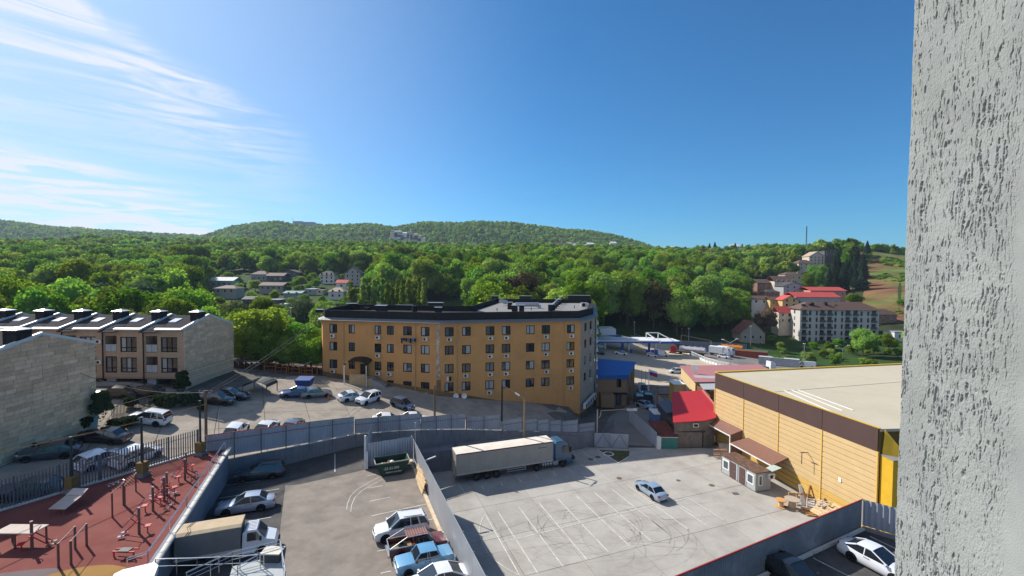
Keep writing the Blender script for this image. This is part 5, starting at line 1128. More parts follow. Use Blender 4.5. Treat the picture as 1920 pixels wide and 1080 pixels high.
q = MB(); q.slab([(14.1,-1.18,3.3),(15.0,-1.15,3.3),(14.9,-1.05,3.75),(14.1,-1.05,3.75)], (0,-.03,0)); q.build('air_deflector', mCabB, LR)
q = MB(); q.slab([(11.3,-1.282,3.28),(11.5,-1.282,3.2),(11.7,-1.282,3.28),(11.5,-1.282,3.38)], (0,-.004,0)); q.box(11.75,-1.286,3.25,12.6,-1.28,3.32); q.build('logo_print', mTrim, LR)
LR.rotation_euler = (0,0,R(20.2)); LR.location = (-7.65,59.1,.02); LR.scale = (1.045,1.0,1.02)

# ---- small tarpaulin truck ----
GZ = thing('tarpaulin_truck', 'small white cab truck with beige and grey tarpaulin box in the left parking lot', 'truck', (0,0,0))
q = MB(); q.box(-3.0,-1.05,.95,1.05,1.05,2.55); q.build('tarpaulin_box', mat('grey_tarpaulin',(.17,.165,.16),.8,var=.1,bump=.4,bscale=2,dist=.03), GZ)
q = MB(); q.add([(-3.03,-1.07,2.53),(-3.03,-.75,2.68),(-3.03,.75,2.68),(-3.03,1.07,2.53),(1.08,-1.07,2.53),(1.08,-.75,2.68),(1.08,.75,2.68),(1.08,1.07,2.53)], [(0,4,5,1),(1,5,6,2),(2,6,7,3),(0,1,2,3),(7,6,5,4)]); q.build('tarpaulin_roof', mat('beige_tarpaulin',(.42,.33,.22),.8,var=.1,bump=.5,bscale=2.5,dist=.03), GZ)
q = MB(); [q.path([(x,-1.08,2.54),(x+.15,-.75,2.7),(x-.1,0,2.7),(x+.1,.75,2.7),(x,1.08,2.54)],.015) for x in (-2.4,-2.25)]; q.build('rope', mBlack, GZ)
q = MB(); q.box(-3.0,-1.06,.80,1.05,1.06,.97); q.build('load_bed', mat('bed_white',(.45,.45,.45),.6), GZ)
q = MB(); q.box(-2.9,-.4,.5,2.6,.4,.8); q.build('chassis', mFrm, GZ)
q = MB(); c_ = [(1.15,.45),(1.15,1.95),(1.35,2.10),(2.05,2.08),(2.65,1.35),(3.30,1.12),(3.45,.85),(3.45,.45),(2.9,.40)]; n_ = len(c_); wy = [.98,.86,.82,.80,.93,.85,.85,.85,.95]
q.add([(x,-w,z) for (x,z),w in zip(c_,wy)]+[(x,w,z) for (x,z),w in zip(c_,wy)], [(i,(i+1)%n_,n_+(i+1)%n_,n_+i)[::-1] for i in range(n_)]+[tuple(range(n_)), tuple(range(2*n_-1,n_-1,-1))]); q.build('cab', white, GZ, smooth=30)
q = MB(); q.slab([(2.63,-.84,1.40),(2.63,.84,1.40),(2.12,.74,2.02),(2.12,-.74,2.02)], (.03,0,.025)); q.build('windscreen', mGlassC, GZ)
for s in (-1,1):
    q = MB(); q.slab([(1.45,s*.955,1.35),(2.45,s*.955,1.35),(2.05,s*.86,1.93),(1.45,s*.87,1.93)], (0,s*.02,0)); q.build('side_window', mGlassC, GZ)
    q = MB(); q.box(2.3,min(s*.98,s*1.16),1.35,2.42,max(s*.98,s*1.16),1.62); q.build('mirror', mTrim, GZ)
    q = MB(); q.slab([(3.28,s*.50,.92),(3.18,s*.86,.92),(3.14,s*.86,1.06),(3.24,s*.50,1.08)], (.1,0,0)); q.build('headlight', mHead, GZ)
    q = MB(); n_=16; q.add([(2.45+.43*math.cos(math.pi*i/n_), s*.99, .42+.43*math.sin(math.pi*i/n_)) for i in range(n_+1)], [tuple(range(n_+1))]); q.build('wheel_arch', mArch, GZ)
    for x in (2.45,-1.5): wheel(GZ, x, s*1.0, .35, .22, s, mRimD)
q = MB(); q.box(3.4,-.9,.35,3.56,.9,.62); q.build('bumper', mTrim, GZ)
for i in range(6): q = MB(); q.bar((1.4,-.6+i*.24,2.115),(2.0,-.6+i*.24,2.105),.03); q.build('roof_rib', white, GZ)
slope_place(GZ, 424, 1046, lotL, 23, .03)
# ---- maroon pickup with roof rack ----
PK = thing('pickup_truck', 'maroon pickup with open bed and slatted roof rack between white crossover and blue saloon', 'pickup', (0,0,0))
q = MB(); prof = [(-2.2,.35),(-2.2,.95),(2.15,.92),(2.2,.70),(2.2,.35)]; n_ = 5; hw = .82
secs = [(-.25,.88),(.25,.90),(1.3,.90),(2.1,.84),(2.2,.62)]
v = []
for x, z in secs: v += [(x,-hw,.3),(x,-hw,z*.95),(x,-hw*.86,z),(x,hw*.86,z),(x,hw,z*.95),(x,hw,.3)]
q.add(v, [(i*6+j,i*6+j+1,i*6+j+7,i*6+j+6)[::-1] for i in range(4) for j in range(5)]+[tuple(24+j for j in range(6))[::-1], tuple(range(6))]); q.build('body', maroon, PK, smooth=30)
q = MB(); [q.box(x0,y0,.5,x1,y1,.95) for x0,y0,x1,y1 in ((-2.2,-.82,-.25,-.76),(-2.2,.76,-.25,.82),(-2.2,-.82,-2.14,.82))]; q.box(-2.2,-.82,.45,-.25,.82,.52); q.build('load_bed', maroon, PK)
q = MB(); [q.bar(a,b,.07) for a,b in (((-2.2,-.8,.97),(-.3,-.8,.97)),((-2.2,.8,.97),(-.3,.8,.97)),((-2.2,-.8,.97),(-2.2,.8,.97)))]; q.build('bed_rail', mMetalG, PK)
q = MB(); q.box(-2.1,-.7,.52,-.4,.7,.58); q.build('bed_litter', mat('straw_litter',(.25,.19,.09),.95,var=.4,scale=8), PK)
q = MB(); q.add([(-.25,-.76,.9),(-.25,.76,.9),(1.25,.76,.9),(1.25,-.76,.9),(-.15,-.64,1.38),(-.15,.64,1.38),(.75,.64,1.38),(.75,-.64,1.38)], [(0,1,5,4)[::-1],(2,3,7,6)[::-1],(0,4,7,3)[::-1],(1,2,6,5)[::-1]]); q.build('cab_glass', mGlassC, PK)
q = MB(); q.slab([(-.2,-.67,1.37),(.82,-.67,1.37),(.82,.67,1.37),(-.2,.67,1.37)], (0,0,.06)); [q.bar(a,b,.06) for s in (-1,1) for a,b in (((-.25,s*.77,.9),(-.15,s*.65,1.38)),((1.25,s*.77,.9),(.75,s*.65,1.38)),((.35,s*.77,.9),(.35,s*.65,1.38)))]; q.build('roof', maroon, PK)
for i in range(9): q = MB(); q.bar((-.85+i*.19,-.68,1.55),(-.85+i*.19,.68,1.55),.035); q.build('rack_slat', mMetalG, PK)
q = MB(); q.box(-.9,-.62,1.50,.72,.62,1.53); q.build('rack_boards', mat('rack_brown',(.22,.09,.06),.8), PK)
q = MB(); [q.bar((-.9,s*.7,1.58),(.75,s*.7,1.58),.04) for s in (-1,1)]; [q.bar((x,s*.7,1.58),(x,s*.7,1.74),.03) for s in (-1,1) for x in (-.85,-.3,.25,.7)]; [q.bar((-.9,s*.7,1.72),(.75,s*.7,1.72),.03) for s in (-1,1)]; [q.bar((-.9,s*.7,1.6),(-2.15,s*.78,1.0),.04) for s in (-1,1)]; q.build('roof_rack', mMetalG, PK)
q = MB(); 
for i in range(16): a0, a1 = i*math.pi/8, (i+1)*math.pi/8; q.tube((-1.1+.26*math.cos(a0),.1+.26*math.sin(a0),.68),(-1.1+.26*math.cos(a1),.1+.26*math.sin(a1),.68),.08)
tag(q.build('spare_tyre', mTyre, PK))
for s in (-1,1):
    for x in (1.45,-1.3): 
        q = MB(); n_=14; q.add([(x+.37*math.cos(math.pi*i/n_), s*.828, .33+.37*math.sin(math.pi*i/n_)) for i in range(n_+1)], [tuple(range(n_+1))]); q.build('wheel_arch', mArch, PK); wheel(PK, x, s*.85, .31, .18, s, mRimD)
    q = MB(); q.box(2.17,s*.6-.12,.62,2.22,s*.6+.12,.78); q.build('headlight', mHead, PK)
q = MB(); q.box(2.2,-.8,.35,2.28,.8,.47); q.box(-2.32,-.85,.4,-2.2,.85,.52); q.build('bumper', mRim, PK)
q = MB(); [q.box(1.35,y-.18,.905,1.42,y+.1,.915) for y in (-.1,)]; q.build('bonnet_vent', mBlack, PK)
slope_place(PK, 782, 1035, lotL, 23, .03)
HOUSE_BOXES = [(394,437,520,538,262),(402,442,535,551,236),(471,500,508,526,298),(500,532,512,527,296),(527,558,506,519,306),(598,627,508,532,288),(646,676,500,536,282),(630,650,525,541,262),(616,644,539,560,236),(486,530,530,545,252),(532,565,546,556,232),(572,606,538,551,250),(500,524,556,575,205),(455,478,556,570,205)]
# ================= forest, trees, shrubs =================
def leafmat(name, col, tr=0.35, v=0.35):
    m = bpy.data.materials.new(name); m.use_nodes = True; t = m.node_tree; t.nodes.clear(); l = t.links.new
    o = t.nodes.new('ShaderNodeOutputMaterial'); d = t.nodes.new('ShaderNodeBsdfDiffuse'); tr_ = t.nodes.new('ShaderNodeBsdfTranslucent'); mx_ = t.nodes.new('ShaderNodeMixShader')
    mx_.inputs[0].default_value = tr; l(d.outputs[0], mx_.inputs[1]); l(tr_.outputs[0], mx_.inputs[2]); l(mx_.outputs[0], o.inputs[0])
    oi = t.nodes.new('ShaderNodeObjectInfo'); tc = t.nodes.new('ShaderNodeTexCoord')
    ns = N(t, 'ShaderNodeTexNoise', i_Scale=.9, i_Detail=3.0); l(tc.outputs['Object'], ns.inputs[0])
    hs = t.nodes.new('ShaderNodeHueSaturation'); hs.inputs['Color'].default_value = (*col, 1)
    l(MA(t,'MULTIPLY_ADD',oi.outputs['Random'],.075,.462), hs.inputs['Hue'])
    rnd2 = MA(t,'FRACT',MA(t,'MULTIPLY',oi.outputs['Random'],17.3))
    val = MA(t,'MULTIPLY',MA(t,'MULTIPLY_ADD',rnd2,1.0*v*2,1-v), MA(t,'MULTIPLY_ADD',ns.outputs[0],.8,.6))
    l(val, hs.inputs['Value']); l(MA(t,'MULTIPLY_ADD',rnd2,-.22,1.05), hs.inputs['Saturation'])
    l(hs.outputs[0], d.inputs[0]); h2 = N(t,'ShaderNodeMix',data_type='RGBA',blend_type='MULTIPLY'); h2.inputs[0].default_value = 1; l(hs.outputs[0], h2.inputs[6]); h2.inputs[7].default_value = (1.15,1.25,.5,1); l(h2.outputs[2], tr_.inputs[0])
    MATS[name] = m; return m
mLeaf = leafmat('broadleaf_foliage', (.145,.230,.026),.46); mLeafB = leafmat('bright_foliage', (.185,.300,.026), .52); mLeafD = leafmat('dark_conifer_foliage', (.022,.040,.020), .12); mLeafP = leafmat('poplar_foliage', (.20,.28,.05), .5)
mLeafY = leafmat('yellowish_foliage', (.17,.19,.04), .35); mLeafG = leafmat('grey_green_foliage', (.10,.135,.075), .3); mBark = mat('bark', (.085,.065,.05), .95, var=.3, scale=3); mBronze = leafmat('bronze_foliage', (.10,.075,.035), .3)
def crown_arrays(rg, n, leaf, lobes, rx, rz, zc, elow=-.35):
    """leaf quads scattered over the surfaces of overlapping lobes; returns verts (n*4,3)"""
    L_ = []
    for i in range(lobes):
        a = rg.uniform(0, 2*math.pi); e = rg.uniform(elow, 1.0); rr = rg.uniform(.35, .8)
        c = np.array([math.cos(a)*math.sqrt(max(0,1-e*e*.8))*rx*rr, math.sin(a)*math.sqrt(max(0,1-e*e*.8))*rx*rr, zc+e*rz*.62]); s = rg.uniform(.30,.52)
        L_.append((c, s*rx, s*rx*min(1.3, rz/rx)*.85))
    L_.append((np.array([0,0,zc-.05*rz]), rx*.62, rz*.72))
    wts = np.array([l[1]**2 for l in L_]); wts /= wts.sum(); idx = rg.choice(len(L_), n, p=wts)
    C_ = np.array([L_[i][0] for i in idx]); Rr = np.array([[L_[i][1], L_[i][1], L_[i][2]] for i in idx])
    d = rg.normal(size=(n,3)); d[:,2] = np.where(d[:,2] < -.55, -d[:,2]*.6, d[:,2]); d /= np.linalg.norm(d,axis=1)[:,None]
    p = C_+d*Rr*rg.uniform(.82,1.10,(n,1))
    nn = d+rg.normal(size=(n,3))*.55; nn /= np.linalg.norm(nn,axis=1)[:,None]
    t = np.cross(nn, rg.normal(size=(n,3))); t /= np.linalg.norm(t,axis=1)[:,None]; b = np.cross(nn, t)
    s = leaf*rg.uniform(.6,1.4,(n,1)); v = np.stack([p-t*s-b*s*.6, p+t*s*.9-b*s*.7, p+t*s*.4+b*s, p-t*s*.7+b*s*.8], 1).reshape(-1,3)
    return v, L_
def np_mesh(name, V, m, core=None):
    V = np.asarray(V, np.float32); n = len(V)//4; cv, cf = [], []
    if core:
        for c, rx_, rz_ in core:
            b0 = len(cv)
            for (x,y,z) in ICO: cv.append((c[0]+x*rx_*.8, c[1]+y*rx_*.8, c[2]+z*rz_*.8))
            cf += [tuple(b0+i for i in f) for f in ICOF]
    me = bpy.data.meshes.new(name); fs = np.arange(n*4).reshape(-1,4).tolist()
    me.from_pydata(V.tolist()+cv, [], fs+[tuple(n*4+i for i in f) for f in cf]); me.materials.append(m); return me
ph_ = (1+5**.5)/2; ICO = [Vector(v).normalized() for v in ((-1,ph_,0),(1,ph_,0),(-1,-ph_,0),(1,-ph_,0),(0,-1,ph_),(0,1,ph_),(0,-1,-ph_),(0,1,-ph_),(ph_,0,-1),(ph_,0,1),(-ph_,0,-1),(-ph_,0,1))]
ICOF = [(0,11,5),(0,5,1),(0,1,7),(0,7,10),(0,10,11),(1,5,9),(5,11,4),(11,10,2),(10,7,6),(7,1,8),(3,9,4),(3,4,2),(3,2,6),(3,6,8),(3,8,9),(4,9,5),(2,4,11),(6,2,10),(8,6,7),(9,8,1)]
def trunkmesh(h, r, rx, rg, nb=5):
    q = MB(); q.tube((0,0,-.8),(0,0,h*.5),r,r*.7,n=7); q.tube((0,0,h*.5),(rx*.06,0,h*.85),r*.7,r*.25,n=6)
    for i in range(nb): a = rg.uniform(0,6.28); z = h*rg.uniform(.3,.6); q.tube((0,0,z),(math.cos(a)*rx*.55,math.sin(a)*rx*.55,z+h*rg.uniform(.12,.28)),r*.4,r*.12,n=5)
    return q.mesh('trunk', mBark)
def treekind(seed, h, rx, n, leaf, lobes, m, zlow=.28, conif=False, elow=-.85):
    rg = np.random.default_rng(seed); rz = h*(1-zlow)/2; zc = h*zlow+rz
    if conif:                                   # layered cone
        u = rg.random(n); z = h*(zlow*.5+(1-zlow*.5)*u**1.25); rad = rx*(1-(z/h))**.8*(.75+.25*np.abs(np.sin(z*2.4)))*np.sqrt(rg.uniform(.45,1,n))
        a = rg.uniform(0,6.283,n); p = np.stack([np.cos(a)*rad, np.sin(a)*rad, z],1)
        nn = np.stack([np.cos(a)*.6,np.sin(a)*.6,np.ones(n)*.5],1)+rg.normal(size=(n,3))*.4; nn /= np.linalg.norm(nn,axis=1)[:,None]; t = np.cross(nn, rg.normal(size=(n,3))); t /= np.linalg.norm(t,axis=1)[:,None]; b = np.cross(nn,t); s = leaf*rg.uniform(.6,1.3,(n,1))
        V = np.stack([p-t*s-b*s*.6,p+t*s-b*s*.6,p+t*s*.5+b*s,p-t*s*.5+b*s],1).reshape(-1,3); core = None
    else:
        V, L_ = crown_arrays(rg, n, leaf, lobes, rx, rz, zc, elow); core = [(c, a, b) for c, a, b in L_]
    return np_mesh('crown', V, m, core), trunkmesh(h, .018*h+.05, rx, rg)
KB = [treekind(10+i, 14+1.2*(i%3), 4.6+.5*(i%4), 2600, .26, 16, (mLeaf,mLeafB,mLeaf,mLeafB,mLeaf)[i%5], .08) for i in range(8)]
KF = [treekind(40+i, 14, 4.9, 420, .62, 12, (mLeaf,mLeafB,mLeaf)[i%3], .15) for i in range(6)]
KX = [treekind(60+i, 13, 5.2, 110, 1.25, 8, (mLeaf,mLeafB)[i%2], .1) for i in range(4)]
KP = [treekind(80+i, 20, 1.9, 1700, .24, 14, mLeafP, .06) for i in range(3)]
KC = [treekind(90+i, 20, 5.6, 3200, .36, 1, mLeafD, .1, conif=True) for i in range(3)]
KBR = [treekind(97, 15, 5.0, 1500, .24, 16, mBronze, .2), treekind(98, 14, 4.5, 1500, .26, 14, mLeafG, .2)]
KN = [treekind(100+i, 13.5, 5.2, 11000, .19, 30, (mLeafB,mLeaf)[i%2], .04) for i in range(3)]
rt = random.Random(21)
def tree(kind, X, Y, z, s, label, group=None, name='broadleaf_tree', cat='tree', sx=1.0, parts=('crown','trunk')):
    T = bpy.data.objects.new(name, None); COL.objects.link(T); T.location = (X, Y, z); T.rotation_euler = (0,0,rt.uniform(0,6.28)); T.scale = (s*sx, s*sx, s); tag(T, label, cat, group)
    for nm, me in zip(parts, kind): o = bpy.data.objects.new(nm, me); COL.objects.link(o); o.parent = T
    return T
# keep-out zones for the scatter: (px0, px1, Y0, Y1)
def px_of(X, Y): return 960+F*X/Y
CLEAR = [(380,700,160,318),(395,480,150,330),(1100,1290,0,196),(1290,1480,0,205),(1480,1720,0,240),(1395,1600,207,345),(1560,2600,150,300),(1490,1580,330,420),(600,700,0,150),(-900,460,0,92),(460,620,0,118),(1600,2600,290,470),(600,1122,0,138),(610,880,0,228)]
def free(X, Y):
    p = px_of(X, Y); return not any(a < p < b and c < Y < d for a, b, c, d in CLEAR)
cand = []
sp = 8.0
Yc = 92.0
while Yc < 640:
    step = sp*(1 if Yc < 260 else 1.05)
    X = -1.35*Yc
    while X < 1.05*Yc:
        x, y = X+rt.uniform(-.45,.45)*step, Yc+rt.uniform(-.45,.45)*step; X += step
        if Yc < 135 and not (px_of(x,y) < 600): continue
        if free(x, y): cand.append((x, y))
    Yc += step
# rank by apparent size, visible first
cand.sort(key=lambda c: c[1])
inview = [c for c in cand if -60 < px_of(*c) < 1715]
first = set(inview[:255])
BL = ['spreading broadleaf tree in fresh green leaf at the near edge of the forest', 'rounded green forest tree on the slope behind the buildings', 'tall leafy tree in the dense wood across the valley']
for i, (x, y) in enumerate(sorted(first)):
    k = rt.randrange(len(KB)); s = rt.choice((rt.uniform(.7,1.0), rt.uniform(1.0,1.45)))*(1.15 if px_of(x,y) > 900 else .95)
    if px_of(x, y) > 1100 and y < 240: s *= 1.2
    if 370 < px_of(x, y) < 700 and y < 200: s *= .62
    kind = KB[k]
    if rt.random() < .05: kind = KBR[rt.randrange(2)]
    tree(kind, x, y, gt(x,y)-.4, s, BL[k % 3], 'broadleaf trees of the near forest edge, kind %s' % ('one','two','three')[k % 3])
def scatter(name, pts, kinds, label, smin, smax):
    srcs = bpy.data.collections.new(name+'_sources')
    for i, (cm, tm) in enumerate(kinds): srcs.objects.link(bpy.data.objects.new('leaf_source', cm))
    me = bpy.data.meshes.new(name); me.from_pydata([(x, y, gt(x,y)-.6) for x, y in pts], [], [])
    a = me.attributes.new('scl','FLOAT','POINT'); a.data.foreach_set('value', [rt.uniform(smin,smax) for _ in pts])
    a = me.attributes.new('rot','FLOAT','POINT'); a.data.foreach_set('value', [rt.uniform(0,6.28) for _ in pts])
    a = me.attributes.new('idx','INT','POINT'); a.data.foreach_set('value', [rt.randrange(len(kinds)) for _ in pts])
    o = obj(name, me, kind='stuff', label=label, cat='forest')
    G = bpy.data.node_groups.new(name, 'GeometryNodeTree'); G.interface.new_socket('Geometry', in_out='INPUT', socket_type='NodeSocketGeometry'); G.interface.new_socket('Geometry', in_out='OUTPUT', socket_type='NodeSocketGeometry')
    gi, go = G.nodes.new('NodeGroupInput'), G.nodes.new('NodeGroupOutput'); ci = G.nodes.new('GeometryNodeCollectionInfo'); ci.inputs[0].default_value = srcs; ci.inputs['Separate Children'].default_value = True; ci.inputs['Reset Children'].default_value = True
    ip = G.nodes.new('GeometryNodeInstanceOnPoints'); ip.inputs['Pick Instance'].default_value = True
    def at_(n_, t_): q = G.nodes.new('GeometryNodeInputNamedAttribute'); q.data_type = t_; q.inputs[0].default_value = n_; return q.outputs[0]
    cx_ = G.nodes.new('ShaderNodeCombineXYZ'); G.links.new(at_('rot','FLOAT'), cx_.inputs[2])
    l = G.links.new; l(gi.outputs[0], ip.inputs['Points']); l(ci.outputs[0], ip.inputs['Instance']); l(at_('idx','INT'), ip.inputs['Instance Index']); l(cx_.outputs[0], ip.inputs['Rotation']); l(at_('scl','FLOAT'), ip.inputs['Scale']); l(ip.outputs[0], go.inputs[0])
    md = o.modifiers.new('scatter','NODES'); md.node_group = G; return o
rest = [c for c in cand if c not in first]
scatter('hillside_forest', [c for c in rest if c[1] < 330], KB, 'dense green wood covering the slopes across the valley', .75, 1.5)
scatter('ridge_forest', [c for c in rest if c[1] >= 330], KF, 'dense wood over the middle ridge', .65, 1.25)
far = []
Yc = 650.0
while Yc < 1560:
    st = 8.2 if Yc < 1000 else 9.5; X = -1.3*Yc
    while X < .95*Yc:
        far.append((X+rt.uniform(-.5,.5)*st, Yc+rt.uniform(-.5,.5)*st)); X += st*(1.0 if Yc < 900 else 1.15)
    Yc += st*(1 if Yc > 1050 else 1.5)
far = [c for c in far if c[1] > 980 or rt.random() < .3]
scatter('far_hill_forest', far, KX, 'hazy wooded hills on the skyline', .7, 1.25)
# poplars behind the roof
for i, (px, top) in enumerate(((656,525),(681,519),(690,530),(701,522),(717,520),(727,524),(745,522),(754,521),(766,516),(787,516),(795,520),(735,533),(776,540),(665,540))):
    Y = 175+rt.uniform(-8,8); p = ay(px, 600, Y); zt = ay(px, top, Y).z; z = g(p.x, Y); k = KP[i % 3]
    tree(k, p.x, Y, z, (zt-z)/17.6, 'narrow columnar poplar in the row behind the ochre roof', 'row of poplars behind the ochre building', 'poplar_tree', sx=rt.uniform(.75,.95)*20/max(12,(zt-z)))
# near bright trees beside the ochre block and behind the townhouses
for i, (px, Yt, top, w, k, lab) in enumerate(((490,86,568,1.15,0,'large bright green tree left of the ochre building'),(572,90,596,.85,2,'smaller bright green tree touching the left end of the ochre building'),(452,95,600,.9,1,'green tree between the townhouse gable and the large bright tree'),(520,99,585,.95,2,'bright tree behind the large one left of the ochre building'),
    (545,104,600,.8,0,'green tree seen through the gap beside the ochre building'),(30,98,505,1.2,0,'tall bright green tree at the far left behind the townhouse roofs'),(88,92,540,.9,2,'bright leafy tree above the left townhouse roofs'),(130,95,565,.7,0,'low bright green tree above the third townhouse roof'),
    (-30,90,520,1.2,2,'bright tree cut by the left picture edge'),(250,96,563,.75,1,'yellow green tree above the middle townhouse chimneys'),(300,98,556,.8,1,'pale yellow green tree above the right townhouse chimneys'),(380,92,565,.8,2,'bright green tree just behind the right end of the townhouse roof'),(610,118,560,.9,1,'dull green tree behind the left end of the ochre roof'),(560,128,548,1.0,1,'grey green tree beyond the bright trees, left of the ochre roof'),(430,110,552,.9,1,'soft grey green tree above the gable end of the townhouses'))):
    p = ay(px, 640, Yt); z = g(p.x, Yt); zt = ay(px, top, Yt).z; s = max(.45, (zt-z)/14.3); kd = KN[k]
    if 'ellow' in lab: kd = (np_mesh('crown', crown_arrays(np.random.default_rng(200+i), 7000, .2, 24, 5, 6, 7, -.85)[0], mLeafY), KN[1][1])
    if 'grey' in lab: kd = (np_mesh('crown', crown_arrays(np.random.default_rng(200+i), 7000, .2, 24, 5, 6, 7, -.85)[0], mLeafG), KN[1][1])
    tree(kd, p.x, Yt, z, s, lab, sx=w*1.0/max(.6,s)*.95)
# dark conifers on the right hill
cz = []
for i in range(40):
    px = rt.choice((rt.gauss(1590,12), rt.gauss(1578,12), rt.uniform(1550,1630))); Y = rt.uniform(285,400) if px < 1625 else rt.uniform(390,420)
    p = ay(px, 500, Y); z = gt(p.x, Y); s = rt.uniform(.55,.92); tree(KC[i % 3], p.x, Y, z-.5, s, 'dark conifer in the dense clump on the right hill above the red roofs', 'dark conifers on the right hill', 'conifer_tree')
for i, px in enumerate((1378,1384,1391,1398,1405,1330,1340,1418)):
    p = ay(px, 480, 560); tree(KC[i%3], p.x, 560, gt(p.x,560)+2, rt.uniform(.6,.95), 'small dark conifer on the skyline left of the mast', 'dark conifers on the skyline', 'conifer_tree')
for i, (px, Y, top, lab) in enumerate(((1540,225,625,'bush like tree left of the grey block'),(1620,170,612,'tree in front of the right half of the grey apartment block'),(1640,176,640,'low leafy tree below the right end of the grey block'),(1668,180,625,'tree by the edge of the stucco wall, right of the grey block'),(1600,176,655,'small bush tree before the grey block'),
    (1448,195,648,'small tree between brick house and grey block'),(1530,300,500,'bright green round tree below the conifers on the right hill'),(1515,290,515,'bright green tree left of the conifer clump'),(1600,240,545,'dark tree on the slope right of the red roofed long house'),(1565,330,540,'tree beside the red roofs'),(1690,240,575,'dark tree by the wall edge on the right slope'),(1400,215,585,'green tree at the foot of the village houses'),(1475,232,580,'green tree left of the grey block'),(1480,330,520,'tree behind the village houses'),(1265,205,548,'pale green tree standing forward from the forest wall'),(1280,200,560,'bright green tree at the forest foot behind the tank yard'))):
    p = ay(px, 600, Y); z = g(p.x, Y); zt = ay(px, top, Y).z; s = max(.3, (zt-z)/15.0); tree(KB[(i*3)%8], p.x, Y, z, s, lab, sx=1.0 if s > .6 else 1.3)
# shrubs along the street and the fences
mShr = leafmat('shrub_foliage', (.035,.055,.022), .2)
shr = np_mesh('foliage', crown_arrays(np.random.default_rng(5), 1500, .09, 12, 1.0, .9, .75)[0], mShr, [(np.array([0,0,.6]), .8, .7)])
shb = np_mesh('foliage', crown_arrays(np.random.default_rng(6), 2600, .11, 14, 1.1, 2.4, 2.6)[0], mShr)
def shrub(px, py, fn, s, lab, me=None, name='shrub'):
    p = ag(px, py, fn); return tag(obj(name, me or shr, None, p, rt.uniform(0,6), scale=s), lab, 'shrub', 'shrubs along the street')
for px, py, s, lab in ((8,850,1.0,'clipped dark bush by the near gable at the left picture edge'),(50,845,1.1,'clipped dark bush by the near gable, second from the left edge'),(228,808,.9,'brownish low bush before the street fence'),(245,800,.8,'low round bush beside the white crossover'),(215,806,.8,'low bush at the foot of the tall shrub'),(300,763,1.0,'dark bush before the townhouse garages, left'),(322,765,1.1,'dark bush before the townhouse garages, centre'),(345,762,1.1,'dark bush below the young tree at the gable foot'),(365,758,1.0,'dark bush at the foot of the far gable'),(380,770,.8,'dark bush near the parked black crossover'),(245,765,.9,'dark bush between the two garage cars'),(155,808,1.0,'low dark bush behind the black saloon'),(125,815,1.0,'low dark bush behind the grey saloon')):
    shrub(px, py, near, s, lab)
shrub(188,806,near,.95,'tall leafy shrub at the corner of the near gable',shb,'tall_shrub'); shrub(340,752,near,.9,'young dark tree at the front corner of the far gable',shb,'tall_shrub')
# meadow slope: scattered scrub on the right hill
mMead = mat('hill_meadow', (.10,.135,.035), .95, var=.4, scale=.06, col2=(.17,.085,.045), c2=(.44,.56), c2scale=.018)
mb = MB(); nx, ny = 26, 30
for i in range(nx+1):
    for j in range(ny+1):
        Y = 215+(440-215)*j/ny; x0, x1 = (1605 if Y > 300 else 1590), 2600; u = (x0+(x1-x0)*i/nx-960)/F; mb.v.append((u*Y, Y, gt(u*Y, Y)+.35))
for i in range(nx):
    for j in range(ny): a = i*(ny+1)+j; mb.f.append((a,a+ny+1,a+ny+2,a+1)); mb.mi.append(0)
struct('meadow', mb, mMead, smooth=60)
pts = []
for i in range(520):
    Y = rt.uniform(225,425); u = (rt.uniform(1600,1760)-960)/F; 
    if mnoise.noise(Vector((u*Y*.02, Y*.03, 1))) > -.05: pts.append((u*Y, Y))
KS = [(np_mesh('crown', crown_arrays(np.random.default_rng(300+i), 160, .35, 6, 2.2, 1.3, .9)[0], (mLeaf,mLeafB)[i%2]), None) for i in range(3)]
scatter('meadow_scrub', pts, KS, 'low green scrub scattered over the meadow slope', .6, 1.3)

for i in range(150):                       # gardens between the valley houses
    px, Y = rt.uniform(385,700), rt.uniform(165,318); x = (px-960)/F*Y
    if any(a[0]-4 < px < a[1]+4 and Y < a[4]+14 for a in HOUSE_BOXES if abs(a[4]-Y) < 26): continue
    k = rt.randrange(len(KB)); tree(KB[k], x, Y, gt(x,Y)-.3, rt.uniform(.28,.5), 'small garden tree between the houses in the left valley', 'garden trees in the left valley', 'garden_tree', sx=1.25)

for i in range(46):                       # gardens on the right hill and before the grey block
    if i < 22: px, Y, s_ = rt.uniform(1405,1600), rt.uniform(222,335), rt.uniform(.3,.55)
    else: px, Y, s_ = rt.uniform(1455,1700), rt.uniform(150,192), rt.uniform(.16,.34)
    if i < 22 and any(a < px < b and abs(Y-c) < 14 for a, b, c in ((1450,1494,280),(1465,1512,265),(1518,1588,255),(1490,1577,238),(1465,1498,230),(1442,1469,235),(1407,1443,240),(1458,1489,214),(1418,1454,284),(1470,1506,314))): continue
    x = (px-960)/F*Y; k = rt.randrange(len(KB)); tree(KB[k], x, Y, g(x,Y)-.3, s_, ('small tree in the gardens of the right hillside village','low bushy tree on the bank below the grey apartment block')[i >= 22], ('garden trees on the right hillside','bushes below the grey apartment block')[i >= 22], ('garden_tree','bushy_tree')[i >= 22], sx=1.3)

for i, (px, Y, s_, lab) in enumerate(((452,82,.50,'low bright bush at the foot of the gap beside the far gable'),(498,83,.55,'low bright bush under the large tree left of the ochre building'),(540,84,.5,'low bright bush between the two bright trees'),(582,86,.55,'low bright bush against the left end of the ochre building'))):
    x = (px-960)/F*Y; tree(KN[i % 3], x, Y, g(x,Y)-.2, s_, lab, None, 'leafy_bush', 'bush', sx=1.2)
